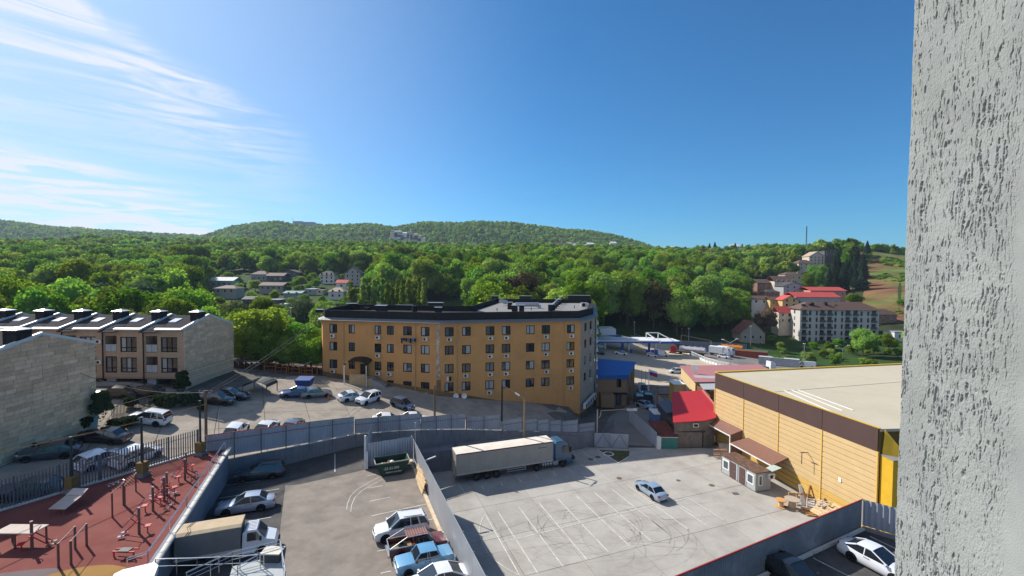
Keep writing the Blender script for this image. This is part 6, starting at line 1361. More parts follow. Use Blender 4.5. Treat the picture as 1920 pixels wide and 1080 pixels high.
# ================= far buildings, station, yard =================
def win_grid(T, x0, x1, y, z0, nfl, n, fh, w=1.0, h=1.3, nm='window'):
    for j in range(nfl):
        for i in range(n):
            x = x0+(x1-x0)*(i+.5)/n; z = z0+fh*j+1.0; q = MB(); q.box(x-w/2-.08, y-.05, z-.08, x+w/2+.08, y+.05, z+h+.08); f_ = q.build(nm, mWhite, T); q = MB(); q.box(x-w/2, y-.08, z, x+w/2, y-.04, z+h); q.build('pane', mGlassD, f_)
HM = {k: mat('house_'+k, c, .9, var=.1) for k, c in dict(white=(.55,.54,.50), grey=(.30,.30,.30), pale=(.48,.42,.34), salmon=(.42,.22,.16), yellow=(.50,.36,.16), brick=(.22,.13,.09), dark=(.10,.10,.11), conc=(.30,.27,.23)).items()}
RM = {k: mat('rooftile_'+k, c, .75, var=.14, scale=1.2) for k, c in dict(brown=(.11,.065,.05), dark=(.055,.05,.05), red=(.40,.06,.05), grey=(.30,.30,.29), white=(.55,.56,.56), teal=(.16,.27,.25), tan=(.34,.26,.19), terra=(.16,.07,.05)).items()}
HOUSES = []
def house(px0, px1, yt, yb, Y, wall, roof, label, kind='gable', fl=2, group='village houses on the valley slopes', dep=None, name='house', nw=None, ov=.5, roofh=.35):
    a, b = ay(px0, yb, Y), ay(px1, yb, Y); zt = ay((px0+px1)/2, yt, Y+2).z; zb_ = (a.z+b.z)/2; w = b.x-a.x; H_ = zt-zb_; rh = H_*roofh; ze = zt-rh; d = dep or min(12, max(6, w*.7)); x0, x1 = a.x, b.x
    T = thing(name, label, 'house', ((x0+x1)/2, Y, zb_), 0, group); q = MB()
    if kind == 'gable_side': q.prism([(x0,Y),(x1,Y),(x1,Y+d),(x0,Y+d)], zb_-7, ze)
    else: q.prism([(x0,Y),(x1,Y),(x1,Y+d),(x0,Y+d)], zb_-7, ze)
    xm = (x0+x1)/2
    if kind == 'front_gable': q.slab([(x0,Y,ze),(x1,Y,ze),(xm,Y,zt-.1)], (0,d,0))
    q.build('wall', HM[wall], T); q = MB(); o = ov
    if kind == 'gable': q.slab([(x0-o,Y-o,ze-.15),(x1+o,Y-o,ze-.15),(x1+o,Y+d/2,zt),(x0-o,Y+d/2,zt)], (0,0,.18)); q.slab([(x0-o,Y+d/2,zt),(x1+o,Y+d/2,zt),(x1+o,Y+d+o,ze-.15),(x0-o,Y+d+o,ze-.15)], (0,0,.18))
    elif kind == 'front_gable': q.slab([(x0-o,Y-o,ze-.2),(xm,Y-o,zt),(xm,Y+d+o,zt),(x0-o,Y+d+o,ze-.2)], (0,0,.18)); q.slab([(xm,Y-o,zt),(x1+o,Y-o,ze-.2),(x1+o,Y+d+o,ze-.2),(xm,Y+d+o,zt)], (0,0,.18))
    elif kind == 'hip':
        r_ = min(w*.3, d*.5); q.add([(x0-o,Y-o,ze),(x1+o,Y-o,ze),(x1+o,Y+d+o,ze),(x0-o,Y+d+o,ze),(x0+r_,Y+d/2,zt),(x1-r_,Y+d/2,zt)], [(0,1,5,4),(1,2,5),(2,3,4,5),(3,0,4),(3,2,1,0)])
    else: q.box(x0-.2,Y-.2,ze,x1+.2,Y+d+.2,ze+.35)
    q.build('roof', RM[roof], T)
    n = nw if nw is not None else max(1, int(w/3.2)); fh = max(2.4, (ze-zb_)/fl)
    if n: win_grid(T, x0+.4, x1-.4, Y, zb_, fl, n, fh)
    return T
for a in ((394,437,520,538,262,'white','white','long house with a bright white metal roof in the left valley','gable',1),(402,442,535,551,236,'pale','brown','low house with brown roof below the white roofed one','hip',1),
    (471,500,508,526,298,'grey','brown','brown roofed house left in the dark long group','hip',1),(500,532,512,527,296,'dark','brown','long low brown house in the middle of the valley','gable',1),(527,558,506,519,306,'dark','dark','dark wide gabled house under the wood','front_gable',1),
    (598,627,508,532,288,'white','dark','tall pale cube house with dark pyramid roof','hip',3),(646,676,500,536,282,'grey','dark','tall grey modern house with a gabled glass front','front_gable',4),(630,650,525,541,262,'white','red','small house with a bright red roof in the left valley','gable',1),
    (616,644,539,560,236,'white','tan','white house with beige pyramid roof below the red one','hip',2),(486,530,530,545,252,'conc','brown','long low brown shed row in the valley','gable',1),(532,565,546,556,232,'grey','teal','low building with pale teal roof','gable',1),
    (572,591,538,551,250,'grey','white','low grey block with pale roof left of the white house','flat',1),(592,606,541,552,250,'pale','tan','small beige shed next to the grey block','flat',1),(500,524,556,575,205,'dark','grey','dark stacked sheds near the bright trees','flat',1),(455,478,556,570,205,'dark','dark','small dark garage at the valley track','gable',1),(525,536,567,578,195,'white','white','tiny white hut behind the bright trees','flat',1),
    (1517,1546,472,497,376,'pale','tan','pale villa with arched windows high on the right hill','front_gable',3),(1497,1526,487,506,366,'pale','brown','brown roofed annex below the pale villa','hip',2),(1546,1575,466,480,384,'dark','dark','dark flat roofed house at the hilltop behind the conifers','flat',2),
    (1472,1504,510,525,312,'pale','brown','low pyramid roofed house above the village','hip',1),(1452,1492,518,546,278,'pale','brown','large pale three storey house with brown roof in the village','gable',3),(1469,1509,529,551,262,'grey','dark','grey house with dark double gable in front of the large pale one','front_gable',2),
    (1420,1452,524,543,282,'brick','brown','brown low house at the left end of the village','gable',1),(1436,1462,543,556,256,'brick','dark','dark low house under the brown one','hip',1),(1520,1586,539,556,252,'salmon','red','upper long salmon building with a bright red roof','gable',1),
    (1492,1575,549,572,234,'grey','red','lower long grey walled building with a bright red roof','gable',1),(1467,1496,554,578,227,'yellow','red','yellow gabled house with orange red roof','front_gable',2),(1444,1467,557,574,232,'yellow','brown','small orange house with brown roof at the left of the red roofs','gable',1),
    (1409,1441,555,571,236,'white','brown','white low house with brown roof at the forest edge','gable',1),(1460,1487,575,607,211,'pale','red','pale house with steep red roof beside the grey block','gable',2),(1645,1681,580,607,216,'brick','brown','brown roofed house right behind the grey apartment block','hip',2),
    (1677,1697,614,638,190,'white','grey','white shed by the stucco wall edge','flat',1)):
    house(*a)
T = house(1388,1434,602,652,196,'conc','terra','unfinished concrete house with ribbed dark red roof by the tank yard','front_gable',2, roofh=.45, group='houses around the tank yard')
# grey apartment block
GA = thing('grey_apartment_block', 'pale grey six storey apartment block with brown roof and dark balconies', 'apartment building', (147,200,-5))
a = Vector((130.6,200,0)); b = Vector((165.5,199,0)); mGA = mat('grey_block_render',(.42,.40,.37),.9,var=.06); ops = []; zb_ = -5.2
for i, (n1_, n2__) in enumerate(((815,850),(918,985),(1005,1040),(1108,1175),(1198,1230),(1303,1370))):
    cx_ = (n1_+n2__)/2
us_ = [(815,850,1),(866,886,0),(918,934,0),(950,985,1),(1005,1040,1),(1058,1076,0),(1108,1124,0),(1140,1175,1),(1198,1232,1),(1252,1270,0),(1303,1320,0),(1336,1372,1)]
for x0, x1, big in us_:
    u0, u1 = ucol(a, b, 1300+x0/4, 600), ucol(a, b, 1300+x1/4, 600)
    for f in range(6): ops.append((u0, u1, zb_+.6+3.0*f, zb_+.6+3.0*f+(2.35 if big else 2.0), big))
wl = MB(); d, n = facade(wl, a, b, -8, 13.1, ops, .5); facade(wl, (133.2,211), (130.6,200), -8, 13.1, []); facade(wl, b[:2], (168,210), -8, 13.1, []); facade(wl,(168,210),(133.2,211),-8,13.1,[]); wl.build('wall', mGA, GA)
for u0, u1, z0, z1, big in ops:
    window(GA, a, d, n, u0, z0, u1-u0, z1-z0, 'two' if big else 'one', .45, pick=[0])
    if big: p = a+d*(u0-.15)+n*.02; q_ = a+d*(u1+.15)+n*.02; q = MB(); q.slab([p+Vector((0,0,z0)),q_+Vector((0,0,z0)),q_+Vector((0,0,z0+.95)),p+Vector((0,0,z0+.95))], n*.5); q.build('balcony', mat('balcony_dark',(.07,.07,.075),.5), GA)
sd_ = (Vector((130.6,200,0))-Vector((133.2,211,0))).normalized(); sn = Vector((sd_.y,-sd_.x,0))
for f in range(6): window(GA, Vector((133.2,211,0))+sn*.12, sd_, sn, 4.5, zb_+1+3*f, 1.1, 1.5, 'one', 0)
q = MB(); q.add([(129.8,199.2,13.0),(166.3,198.2,13.0),(169,211,13.0),(132.3,212,13.0),(137,205.5,16.4),(161,204.5,16.4)], [(0,1,5,4),(1,2,5),(2,3,4,5),(3,0,4),(3,2,1,0)]); q.build('roof', RM['brown'], GA)
for px, py in ((1506,572),(1519,571),(1548,568),(1566,573),(1523,569)): p = ay(px, py, 202.5); q = MB(); q.box(p.x-.6,p.y-.5,p.z-1.2,p.x+.6,p.y+.5,p.z+.4); q.build('roof_vent', mBitu, GA)
# far ridge: long block and villages
q = MB(); TB_ = thing('hilltop_block', 'long blue grey multi storey block standing on the far wooded hilltop', 'building', ay(575,430,1480))
for x0, x1, yt in ((549,566,414.5),(566,588,416),(588,601,419)): p, r_ = ay(x0, yt, 1480), ay(x1, yt, 1480); q = MB(); q.box(p.x,1480,p.z-45,r_.x,1500,p.z); q.build('wing', mat('far_block',(.20,.22,.25),.9), TB_)
def hamlet(pxs, Y, label, group, rm=('grey','brown','white','tan'), DY=0):
    rr = random.Random(int(pxs[0][0]))
    for px, py in pxs:
        w = rr.uniform(.011,.017)*Y; py += DY; p = ay(px, py, Y); hh = rr.uniform(5,8); T = thing('hill_house', label, 'house', p, 0, group); q = MB(); q.box(p.x-w/2,Y,p.z-14,p.x+w/2,Y+9,p.z-hh*.25); q.build('wall', HM[rr.choice(('white','pale','grey','conc'))], T)
        q = MB(); q.slab([(p.x-w/2-.5,Y-.5,p.z-hh*.3),(p.x+w/2+.5,Y-.5,p.z-hh*.3),(p.x+w/2,Y+4.5,p.z+1),(p.x-w/2,Y+4.5,p.z+1)], (0,0,.3)); q.build('roof', RM[rr.choice(rm)], T)
hamlet([(738,436),(746,433),(751,439),(760,436),(768,434),(776,438),(757,443),(783,441),(770,444),(745,446),(790,446)], 1040, 'small pale house in the hillside hamlet above the ochre roof', 'hamlet on the far hill, left of centre')
hamlet([(1033,463),(1041,461),(1052,460),(1060,464),(1068,459),(1078,462),(1088,461),(1098,463),(1107,460),(1116,463),(1124,465),(1072,467),(1150,458)], 800, 'small roof among the row of hillside houses right of centre', 'hillside row of houses right of centre', DY=-4)
hamlet([(1229,469),(1238,471),(1248,468),(1258,470),(1264,466)], 690, 'small house on the low saddle of the ridge', 'houses on the saddle of the ridge', ('dark','white','grey'), -3)
hamlet([(60,421),(68,423),(80,424),(138,424),(148,425),(205,433),(222,430),(285,442),(320,443),(345,444)], 1500, 'tiny hazy house on the far left skyline ridge', 'tiny houses on the left skyline')
hamlet([(1374,460),(1381,459)], 575, 'white house between conifers on the right skyline', 'white houses on the right skyline', ('white',))
def mast(px, y0, y1, Y, label, w=.5, arms=()):
    b_, t_ = ay(px, y1, Y), ay(px, y0, Y); T = thing('mast', label, 'mast', b_); q = MB()
    for sx, sy in ((-1,-1),(1,-1),(1,1),(-1,1)): q.bar((b_.x+sx*w,Y+sy*w,b_.z-10),(t_.x+sx*w*.3,Y+sy*w*.3,t_.z),w*.35)
    k = 8
    for i in range(k): z0, z1 = b_.z+(t_.z-b_.z)*i/k, b_.z+(t_.z-b_.z)*(i+1)/k; q.bar((b_.x-w*.8,Y-w*.8,z0),(b_.x+w*.8,Y-w*.8,z1),w*.25); q.bar((b_.x+w*.8,Y-w*.8,z0),(b_.x-w*.8,Y-w*.8,z1),w*.25)
    q.build('lattice', mPost, T)
    for f, L_ in arms: z = b_.z+(t_.z-b_.z)*f; q = MB(); q.bar((b_.x-L_,Y,z),(b_.x+L_,Y,z),w*.5); q.build('crossarm', mPost, T)
mast(1512,424,462,430,'tall thin lattice mast on the right hill against the sky',.45,((.55,.8),(.75,.7)))
mast(987,458,478,620,'thin pale pylon in the wood above the ochre roof, right of centre',.35,((.9,2.2),(.75,2.2)))
mast(1198,468,480,600,'thin pylon near the saddle of the ridge',.3,((.9,1.8),))
mast(770,446,466,700,'faint thin pylon below the far hamlet',.35,((.9,2.0),))
mast(549,406,416,1480,'thin antenna at the left end of the hilltop block',.4)

# surfaces draped on the valley floor
def drape(name, pts, m, lift=.06, cell=4.0, **kw):
    if area(pts) < 0: pts = pts[::-1]
    mb = MB(); x0, x1 = min(p[0] for p in pts), max(p[0] for p in pts); y0, y1 = min(p[1] for p in pts), max(p[1] for p in pts); x = x0
    while x < x1:
        y = y0
        while y < y1:
            c = clip(pts, [(x,y),(x+cell,y),(x+cell,y+cell),(x,y+cell)])
            if len(c) >= 3: mb.poly(*[(a,b,g(a,b)+lift) for a, b in c])
            y += cell
        x += cell
    return struct(name, mb, m, **kw)
pxy = lambda *ps: [tuple(ag(px, py, g)[:2]) for px, py in ps]
mFore = mat('forecourt_concrete', (.40,.34,.26), .9, var=.08, scale=.2); mYardA = mat('yard_asphalt', (.17,.16,.15), .9, var=.15, scale=.15)
drape('forecourt', [(17,112),(62,112),(86,125),(68,188),(24,190)], mFore, .10)
drape('tank_yard', pxy((1278,652),(1300,645),(1400,655),(1500,678),(1560,690),(1560,700),(1400,700),(1372,690)), mYardA, .16)
drape('road', [(14,108),(17,104),(90,112),(90,121),(16,116)], mat('road_asphalt',(.13,.125,.12),.9,var=.12,scale=.3), .16)
drape('access_road', [(14,72.5),(23,71.5),(28,84),(34.5,95),(36,112),(20,110),(26.5,97),(20,88)], mat('access_asphalt',(.20,.185,.165),.9,var=.15,scale=.3), .05, 2.5)
RMk = thing('road_markings', 'dashed white line and parking ticks on the road and forecourt by the station', 'markings', (35,113,-1))
gl = lambda x, y: g(x, y)
for i in range(12): line(Vector((24+i*4.4,110.6+i*.34,0)), Vector((26.6+i*4.4,110.8+i*.34,0)), gl, .2, .19).build('dash', mPaint, RMk)
for i in range(9): p = ag(1130+i*18, 672+i*1.3, g); line(p, p+Vector((5.5,-5.5,0)), gl, .16, .14).build('bay_line', mPaint, RMk)
# filling station
mBlueS = mat('station_blue', (.012,.06,.36), .4); mWhS = mat('station_white', (.62,.64,.66), .5)
FS = thing('filling_station', 'filling station with a long white canopy edged in blue on blue and white pillars', 'filling station', (45,165,-1))
zc0 = 3.2; YF = 161
q = MB(); q.box(28,YF,zc0,54.5,YF+9,zc0+.9); q.prism([(54.5,YF+1),(62.5,YF+2.2),(62,YF+9.5),(54.5,YF+9)], zc0-.3, zc0+.5); q.build('canopy', mWhS, FS)
q = MB(); q.box(27.9,YF-.08,zc0-.02,54.0,YF,zc0+.45); q.slab([(54.5,YF+.9,zc0-.3),(62.6,YF+2.1,zc0-.3),(62.6,YF+2.1,zc0+.35),(54.5,YF+.9,zc0+.35)], (0,.08,0)); q.build('blue_fascia', mBlueS, FS)
q = MB(); [q.bar(a_, b_, .3) for a_, b_ in (((54,YF+1,zc0+.7),(51,YF+6,zc0+3)),((51,YF+6,zc0+3),(55.5,YF+6,zc0+3)),((55.5,YF+6,zc0+3),(60,YF+2,zc0+.6)),((51,YF+6,zc0+3),(51,YF+6,zc0+.5)),((55.5,YF+6,zc0+3),(55.5,YF+6,zc0+.5)))]; q.build('roof_truss', mWhS, FS)
for px, m_ in ((1125,mBlueS),(1136,mWhS),(1169,mBlueS),(1181,mWhS),(1219,mBlueS),(1231,mWhS)):
    x = (px-960)/F*(YF+3); q = MB(); q.box(x-.35,YF+2.6,-3,x+.35,YF+3.3,zc0); q.build('pillar', m_, FS)
for px in (1141,1185,1216,1226,1233): x = (px-960)/F*(YF+1.5); q = MB(); q.box(x-.45,YF+1.2,-1.6,x+.45,YF+1.9,.5); q.build('fuel_pump', mBlueS, FS)
SHP = thing('station_shop', 'white flat roofed station shop with a blue sign wall behind the canopy', 'shop', (45,186,-1)); q = MB(); q.box(31,186,-3,44,196,5.2); q.build('wall', mWhS, SHP); q = MB(); q.box(35,185.8,-.5,46,186,2.6); q.build('blue_wall', mBlueS, SHP); q = MB(); q.box(38,185.7,.8,41.5,185.8,2.2); q.build('orange_print', mat('orange_print',(.5,.2,.05),.6), SHP)
# panel fence between the station and the tank yard
PFc = thing('white_panel_fence', 'white concrete panel fence between the station forecourt and the tank yard', 'fence', (80,150,-2)); fpts = [ag(px, py, g) for px, py in ((1277,655),(1297,668),(1322,679),(1345,686),(1368,691),(1398,697))]
for a_, b_ in zip(fpts, fpts[1:]):
    n_ = 4
    for k in range(n_):
        p, r_ = a_.lerp(b_, k/n_+.01), a_.lerp(b_, (k+1)/n_-.01); q = MB(); q.slab([p+Vector((0,0,.1)), r_+Vector((0,0,.1)), r_+Vector((0,0,.8)), p+Vector((0,0,.8))], (0,.1,0)); q.bar(p+Vector((0,0,1.7)), r_+Vector((0,0,1.7)), .15); q.bar(p, p+Vector((0,0,1.8)), .2); [q.bar(p.lerp(r_,f_)+Vector((0,0,.8)), p.lerp(r_,f_)+Vector((0,0,1.7)), .09) for f_ in (.25,.5,.75)]; q.build('panel', mWhS, PFc)
BWl = [ag(px, py, g) for px, py in ((1240,644),(1300,648),(1375,652),(1400,654))]
T = thing('back_wall', 'long grey wall behind the tankers at the forest foot', 'wall', BWl[1])
for a_, b_ in zip(BWl, BWl[1:]): q = MB(); q.slab([a_-Vector((0,0,1)), b_-Vector((0,0,1)), b_+Vector((0,0,1.9)), a_+Vector((0,0,1.9))], (0,.3,0)); q.build('wall_section', mat('grey_back_wall',(.20,.21,.23),.8), T)
def place(T, p, hd): T.location = p; T.rotation_euler = (0,0,R(hd)); return T
def tanker(label, tank, cabm, stripe=None, cab=True, L_=9.0):
    T = thing('tanker_lorry', label, 'tanker'); q = MB(); q.tube((0,0,2.25),(L_,0,2.25),1.15,n=16); q.tube((-.25,0,2.25),(0,0,2.25),.9,1.15,n=16); q.build('tank', tank, T, smooth=40)
    for i in range(4): q = MB(); q.tube((1.2+i*2.1,0,3.35),(1.2+i*2.1,0,3.6),.35,n=10); q.build('hatch', tank, T)
    q = MB(); q.bar((.5,-.9,3.3),(L_-.5,-.9,3.3),.06); q.box(0,-.5,.9,L_+3.2 if cab else L_,.5,1.15); q.build('chassis', mFrm, T)
    if stripe: q = MB(); q.box(.2,-1.19,2.0,L_-.2,-1.1,2.2); q.box(.2,1.1,2.0,L_-.2,1.19,2.2); q.build('red_stripe', stripe, T)
    for x in ((.9,2.2,3.5)+((8.7,12.2) if cab else (8.0,))):
        for s in (-1,1): wheel(T, x, s*1.22, .5, .33, s, mRimD)
    if cab:
        q = MB(); q.prism([(L_+1.1,-1.2),(L_+3.1,-1.2),(L_+3.3,-1.0),(L_+3.3,1.0),(L_+3.1,1.2),(L_+1.1,1.2)], .8, 2.2); q.add([(L_+1.1,-1.2,2.2),(L_+3.25,-1.15,2.2),(L_+3.25,1.15,2.2),(L_+1.1,1.2,2.2),(L_+1.15,-1.1,3.2),(L_+2.7,-1.05,3.2),(L_+2.7,1.05,3.2),(L_+1.15,1.1,3.2)], [(0,1,5,4),(1,2,6,5),(2,3,7,6),(3,0,4,7),(4,5,6,7)]); q.build('cab', cabm, T)
        q = MB(); q.slab([(L_+3.2,-1.0,2.3),(L_+3.2,1.0,2.3),(L_+2.8,.95,3.05),(L_+2.8,-.95,3.05)], (.06,0,.03)); q.build('windscreen', mGlassC, T)
    return T
mSilT = mat('polished_tank',(.55,.55,.56),.3,.5); mOrT = mat('orange_tank',(.55,.17,.01),.5)
t1 = tanker('silver tanker lorry with red cab in the tank yard', mSilT, redp, redp); place(t1, ag(1326,672,g)+Vector((0,2,.2)), 150)
t2 = tanker('orange tank trailer beside the red container', mOrT, redp, None, False, 7.5); place(t2, ag(1394,666,g)+Vector((0,1,.2)), 152)
def boxtruck(label, m, L_=5.0, name='box_truck', body=True):
    T = thing(name, label, 'lorry'); q = MB()
    if body: q.box(0,-1.2,1.0,L_,1.2,3.4); q.build('box', m, T)
    q = MB(); q.box(-1.5 if not body else 0,-.45,.6,L_+2,.45,1.0); q.build('chassis', mFrm, T)
    q = MB(); q.prism([(L_+.2,-1.2),(L_+2.0,-1.2),(L_+2.2,-1.0),(L_+2.2,1.0),(L_+2.0,1.2),(L_+.2,1.2)], .6, 2.0); q.add([(L_+.2,-1.2,2.0),(L_+2.15,-1.15,2.0),(L_+2.15,1.15,2.0),(L_+.2,1.2,2.0),(L_+.3,-1.1,3.3),(L_+1.7,-1.05,3.1),(L_+1.7,1.05,3.1),(L_+.3,1.1,3.3)], [(0,1,5,4),(1,2,6,5),(2,3,7,6),(3,0,4,7),(4,5,6,7)]); q.build('cab', white, T)
    q = MB(); q.slab([(L_+2.1,-1.0,2.05),(L_+2.1,1.0,2.05),(L_+1.75,.95,2.9),(L_+1.75,-.95,2.9)], (.08,0,.03)); q.build('windscreen', mGlassC, T)
    for x in (1.0,L_+1.3) if body else (-.6,.7,L_+1.2):
        for s in (-1,1): wheel(T, x, s*1.2, .48, .3, s, mRimD)
    return T
place(boxtruck('white box truck parked right of the silver tanker', mWhS), ag(1337,668,g)+Vector((0,3,.2)), -40)
place(boxtruck('white truck with open body beside the first white box truck', mWhS, 4.0), ag(1352,668,g)+Vector((0,3,.2)), -50)
place(boxtruck('white tractor unit without trailer standing in the middle of the tank yard', mWhS, 2.6, 'tractor_unit', False), ag(1425,697,g)+Vector((0,0,.2)), 5)
put_car(1357,672,g,-50,'suv',white,'white off road car nosing out between the trucks in the tank yard',detail=False,group=FG)
def container(label, m, p, hd, L_=12.2, win=False):
    T = thing('shipping_container', label, 'container'); q = MB(); n_ = 40
    for s in (-1,1):
        for i in range(n_): x0, x1 = L_*i/n_, L_*(i+1)/n_; o0 = .04*(i%2); q.poly((x0,s*(1.2-o0),.1),(x1,s*(1.2-o0),.1),(x1,s*(1.2-o0),2.6),(x0,s*(1.2-o0),2.6))
    q.box(0,-1.16,.12,L_,1.16,2.62); q.box(-.02,-1.22,0,.1,1.22,2.7); q.box(L_-.1,-1.22,0,L_+.02,1.22,2.7); [q.bar((0,s*1.2,z),(L_,s*1.2,z),.1) for s in (-1,1) for z in (.1,2.65)]; q.build('shell', m, T)
    if win:
        for x in (2.6,4.6): q = MB(); q.box(x,-1.3,1.0,x+1,-1.2,2.0); f_ = q.build('window', mWhite, T); q = MB(); q.box(x+.1,-1.32,1.1,x+.9,-1.3,1.9); q.build('pane', mGlassD, f_)
    return place(T, p, hd)
pr = ag(1440,675,g); hd = 152
container('long rust red shipping container in the tank yard', mat('container_red',(.28,.07,.045),.6,var=.12,scale=.8), pr+Vector((0,.5,.2)), hd)
container('green shipping container behind the red one', mat('container_green',(.03,.16,.10),.6), pr+Vector((1.6,3.1,.2)), hd)
container('pale grey office container with two windows right of the red container', mat('container_grey',(.42,.44,.46),.6), ag(1500,690,g)+Vector((0,.5,.2)), 150, 12.2, True)
put_car(1512,690,g,160,'van',white,'white van tucked behind the right end of the grey container',name='delivery_van',cat='van',detail=False)
def lamp(px, yb, yt, Y, label, double=True, m=mMetalG):
    b_, t_ = ay(px, yb, Y), ay(px, yt, Y); T = thing('street_lamp', label, 'street lamp', b_); q = MB(); q.tube((b_.x,Y,b_.z-2),(b_.x,Y,t_.z),.13,.09,n=7)
    if double: q.path([(b_.x,Y,t_.z-.3),(b_.x+2.0,Y,t_.z+.9)],.09); q.path([(b_.x,Y,t_.z-.3),(b_.x-2.2,Y,t_.z+.7)],.09)
    q.build('shaft', m, T); q = MB()
    for s, dz in (((1,.95),(-1,.75)) if double else ((1,.1),)): q.box(b_.x+s*2.2-.5 if double else b_.x-.4,Y-.15,t_.z+dz-.08,b_.x+s*2.2+.3 if double else b_.x+.4,Y+.15,t_.z+dz+.08)
    q.build('lamp_head', mWhite, T)
for a_ in ((1368,697,641,138,'double armed street lamp at the corner of the white panel fence'),(1507,690,645,150,'street lamp in front of the grey apartment block',False),(1189,640,604,196,'tall thin lamp pole behind the station canopy',False),(1291,648,616,188,'lamp pole at the forest foot behind the tankers',False),(1407,655,612,190,'white lamp pole before the unfinished concrete house',False),(1579,700,652,165,'wooden pole with crossarm below the grey block'),(546,690,578,110,'thin lamp rising before the bright trees left of the ochre building',False)): lamp(*a_)
q = MB(); p0, p1 = ay(1277,644,176), ay(1333,655,176); [q.bar(a_, b_, .12) for a_, b_ in ((p0,p0+Vector((0,0,3.4))),(p0+Vector((0,0,3.4)),p1+Vector((0,0,3.4))),(p1,p1+Vector((0,0,3.4))))]; tag(q.build('pipe_arch', MATS['yellow_gas_pipe']), 'pale pipe frame over the lane behind the tankers', 'pipe')
# flag
FL_ = thing('flag_pole', 'flagpole with white blue and red flag beside the white van', 'flag', ag(1216,752,g)); b_ = ag(1216,752,g); t_ = ay(1216,692,b_.y); q = MB(); q.tube(b_, (b_.x,b_.y,t_.z), .08, n=6); q.build('pole', mWhite, FL_)
for k, m_ in enumerate((mWhite, mat('flag_blue',(.02,.07,.35),.8), mat('flag_red',(.45,.02,.02),.8))):
    q = MB(); 
    for i in range(6): x0, x1 = b_.x+.1+i*.3, b_.x+.1+(i+1)*.3; f0, f1 = .12*math.sin(i*1.1), .12*math.sin((i+1)*1.1); z = t_.z-.1-k*.42; q.poly((x0,b_.y+f0,z-i*.09-.42),(x1,b_.y+f1,z-(i+1)*.09-.42),(x1,b_.y+f1,z-(i+1)*.09),(x0,b_.y+f0,z-i*.09))
    q.build('flag_stripe', m_, FL_)
for px, top in ((1202,693),(1209,695)): b_ = ag(px+.5,745,g); t_ = ay(px, top, b_.y); q = MB(); q.tube(b_,(b_.x,b_.y,t_.z),.05,n=5); tag(q.build('pole', mPost), 'thin bare pole left of the flagpole', 'pole', 'bare poles beside the flag')
# ================= small things near by =================
mWood = mat('pale_pallet_wood', (.52,.38,.23), .85, var=.18, scale=4, stretch=(1,6,6), rnd=.15); mWoodD = mat('weathered_timber', (.24,.11,.06), .85, var=.2, scale=3); mWoodO = mat('orange_ply', (.50,.27,.10), .8, var=.15, scale=3)
mStl = mat('stainless_steel', (.62,.62,.63), .16, 1.0, var=.03); mRedM = mat('red_gym_metal', (.42,.03,.03), .45); mGymP = mat('brown_gym_post', (.15,.075,.06), .6)
def pallet():
    T = thing('wooden_pallet', 'pallet', 'pallet'); 
    for i in range(7): q = MB(); q.box(-.6,-.4+i*.125-.0,.12,.6,-.4+i*.125+.09,.145); q.build('slat', mWood, T)
    for y in (-.38,0,.38): q = MB(); q.box(-.6,y-.05,.02,.6,y+.05,.12); q.build('bearer', mWood, T)
    return T
P0 = pallet(); group = 'pallets leaning by the yellow wall'
def posed(T, p, rz, tilt, roll=0, sc=1.0): T.matrix_basis = Matrix.Translation(p) @ Matrix.Rotation(R(rz),4,'Z') @ Matrix.Rotation(R(tilt),4,'X') @ Matrix.Rotation(R(roll),4,'Y') @ Matrix.Scale(sc,4); return T
spots = [((1560,975),-75,28,'pale pallet lying nearest the dark sheet fence'),((1551,962),-75,58,'pale pallet leaning on the yellow wall, front one'),((1543,955),-75,62,'pale pallet leaning behind the front one'),((1536,968),-70,24,'flat pale pallet before the leaning ones'),((1570,966),-80,50,'pale pallet leaning nearest the wall corner'),((1554,980),-68,15,'pale pallet lowest in the heap by the fence')]
for i, (pp, rz, tl, lab) in enumerate(spots):
    T = P0 if i == 0 else dup(P0); tag(T, lab, 'pallet', group); posed(T, az(*pp,0)+Vector((0,0,.1+.12*i)), rz, tl, 0, 1.25)
for i, (pp, tl, lab) in enumerate((((789,905),66,'pallet leaning on the smooth fence beside the green dumpster, front'),((792,915),70,'pallet leaning on the smooth fence, behind the front one'),((794,922),74,'pallet closest to the smooth fence in the leaning stack'),((787,892),60,'dark broken pallet leaning in the dumpster bay corner'))):
    T = dup(P0); tag(T, lab, 'pallet', 'pallets in the dumpster bay'); p = ag(*pp, lotL); posed(T, p+Vector((0,0,.65)), -66, tl, 0, 1.35)
def reel(px, py, s, m, lab):
    p = az(px, py, 0); T = thing('cable_reel', lab, 'cable reel', p, 0, 'wooden cable reels'); q = MB(); q.tube((0,0,0),(0,0,.07),.72*s,n=20); q.build('flange', m, T, loc=p); q = MB(); q.tube((0,0,.95*s),(0,0,.95*s+.07),.72*s,n=20); q.build('flange', m, T, loc=p); q = MB(); q.tube((0,0,.07),(0,0,.95*s),.34*s,.34*s,n=14); q.build('drum', mWood, T, loc=p)
reel(1464,950,.85,mWoodO,'orange brown cable reel nearest the cabin end'); reel(1485,953,1.15,mat('grey_ply',(.36,.30,.24),.8),'taller grey topped cable reel right of the orange one')
p = az(1493,944,0); T = thing('crate_frame', 'orange wooden crate frame standing behind the cable reels', 'crate', p); q = MB(); [q.bar(p+Vector(a_), p+Vector(b_), .10,.16) for a_, b_ in (((-.9,0,.5),(.9,-.3,.5)),((-.9,0,1.3),(.9,-.3,1.3)),((-.9,0,.1),(-.9,0,1.4)),((0,-.15,.1),(0,-.15,1.4)),((.9,-.3,.1),(.9,-.3,1.4)))]; q.build('frame', mWoodO, T)
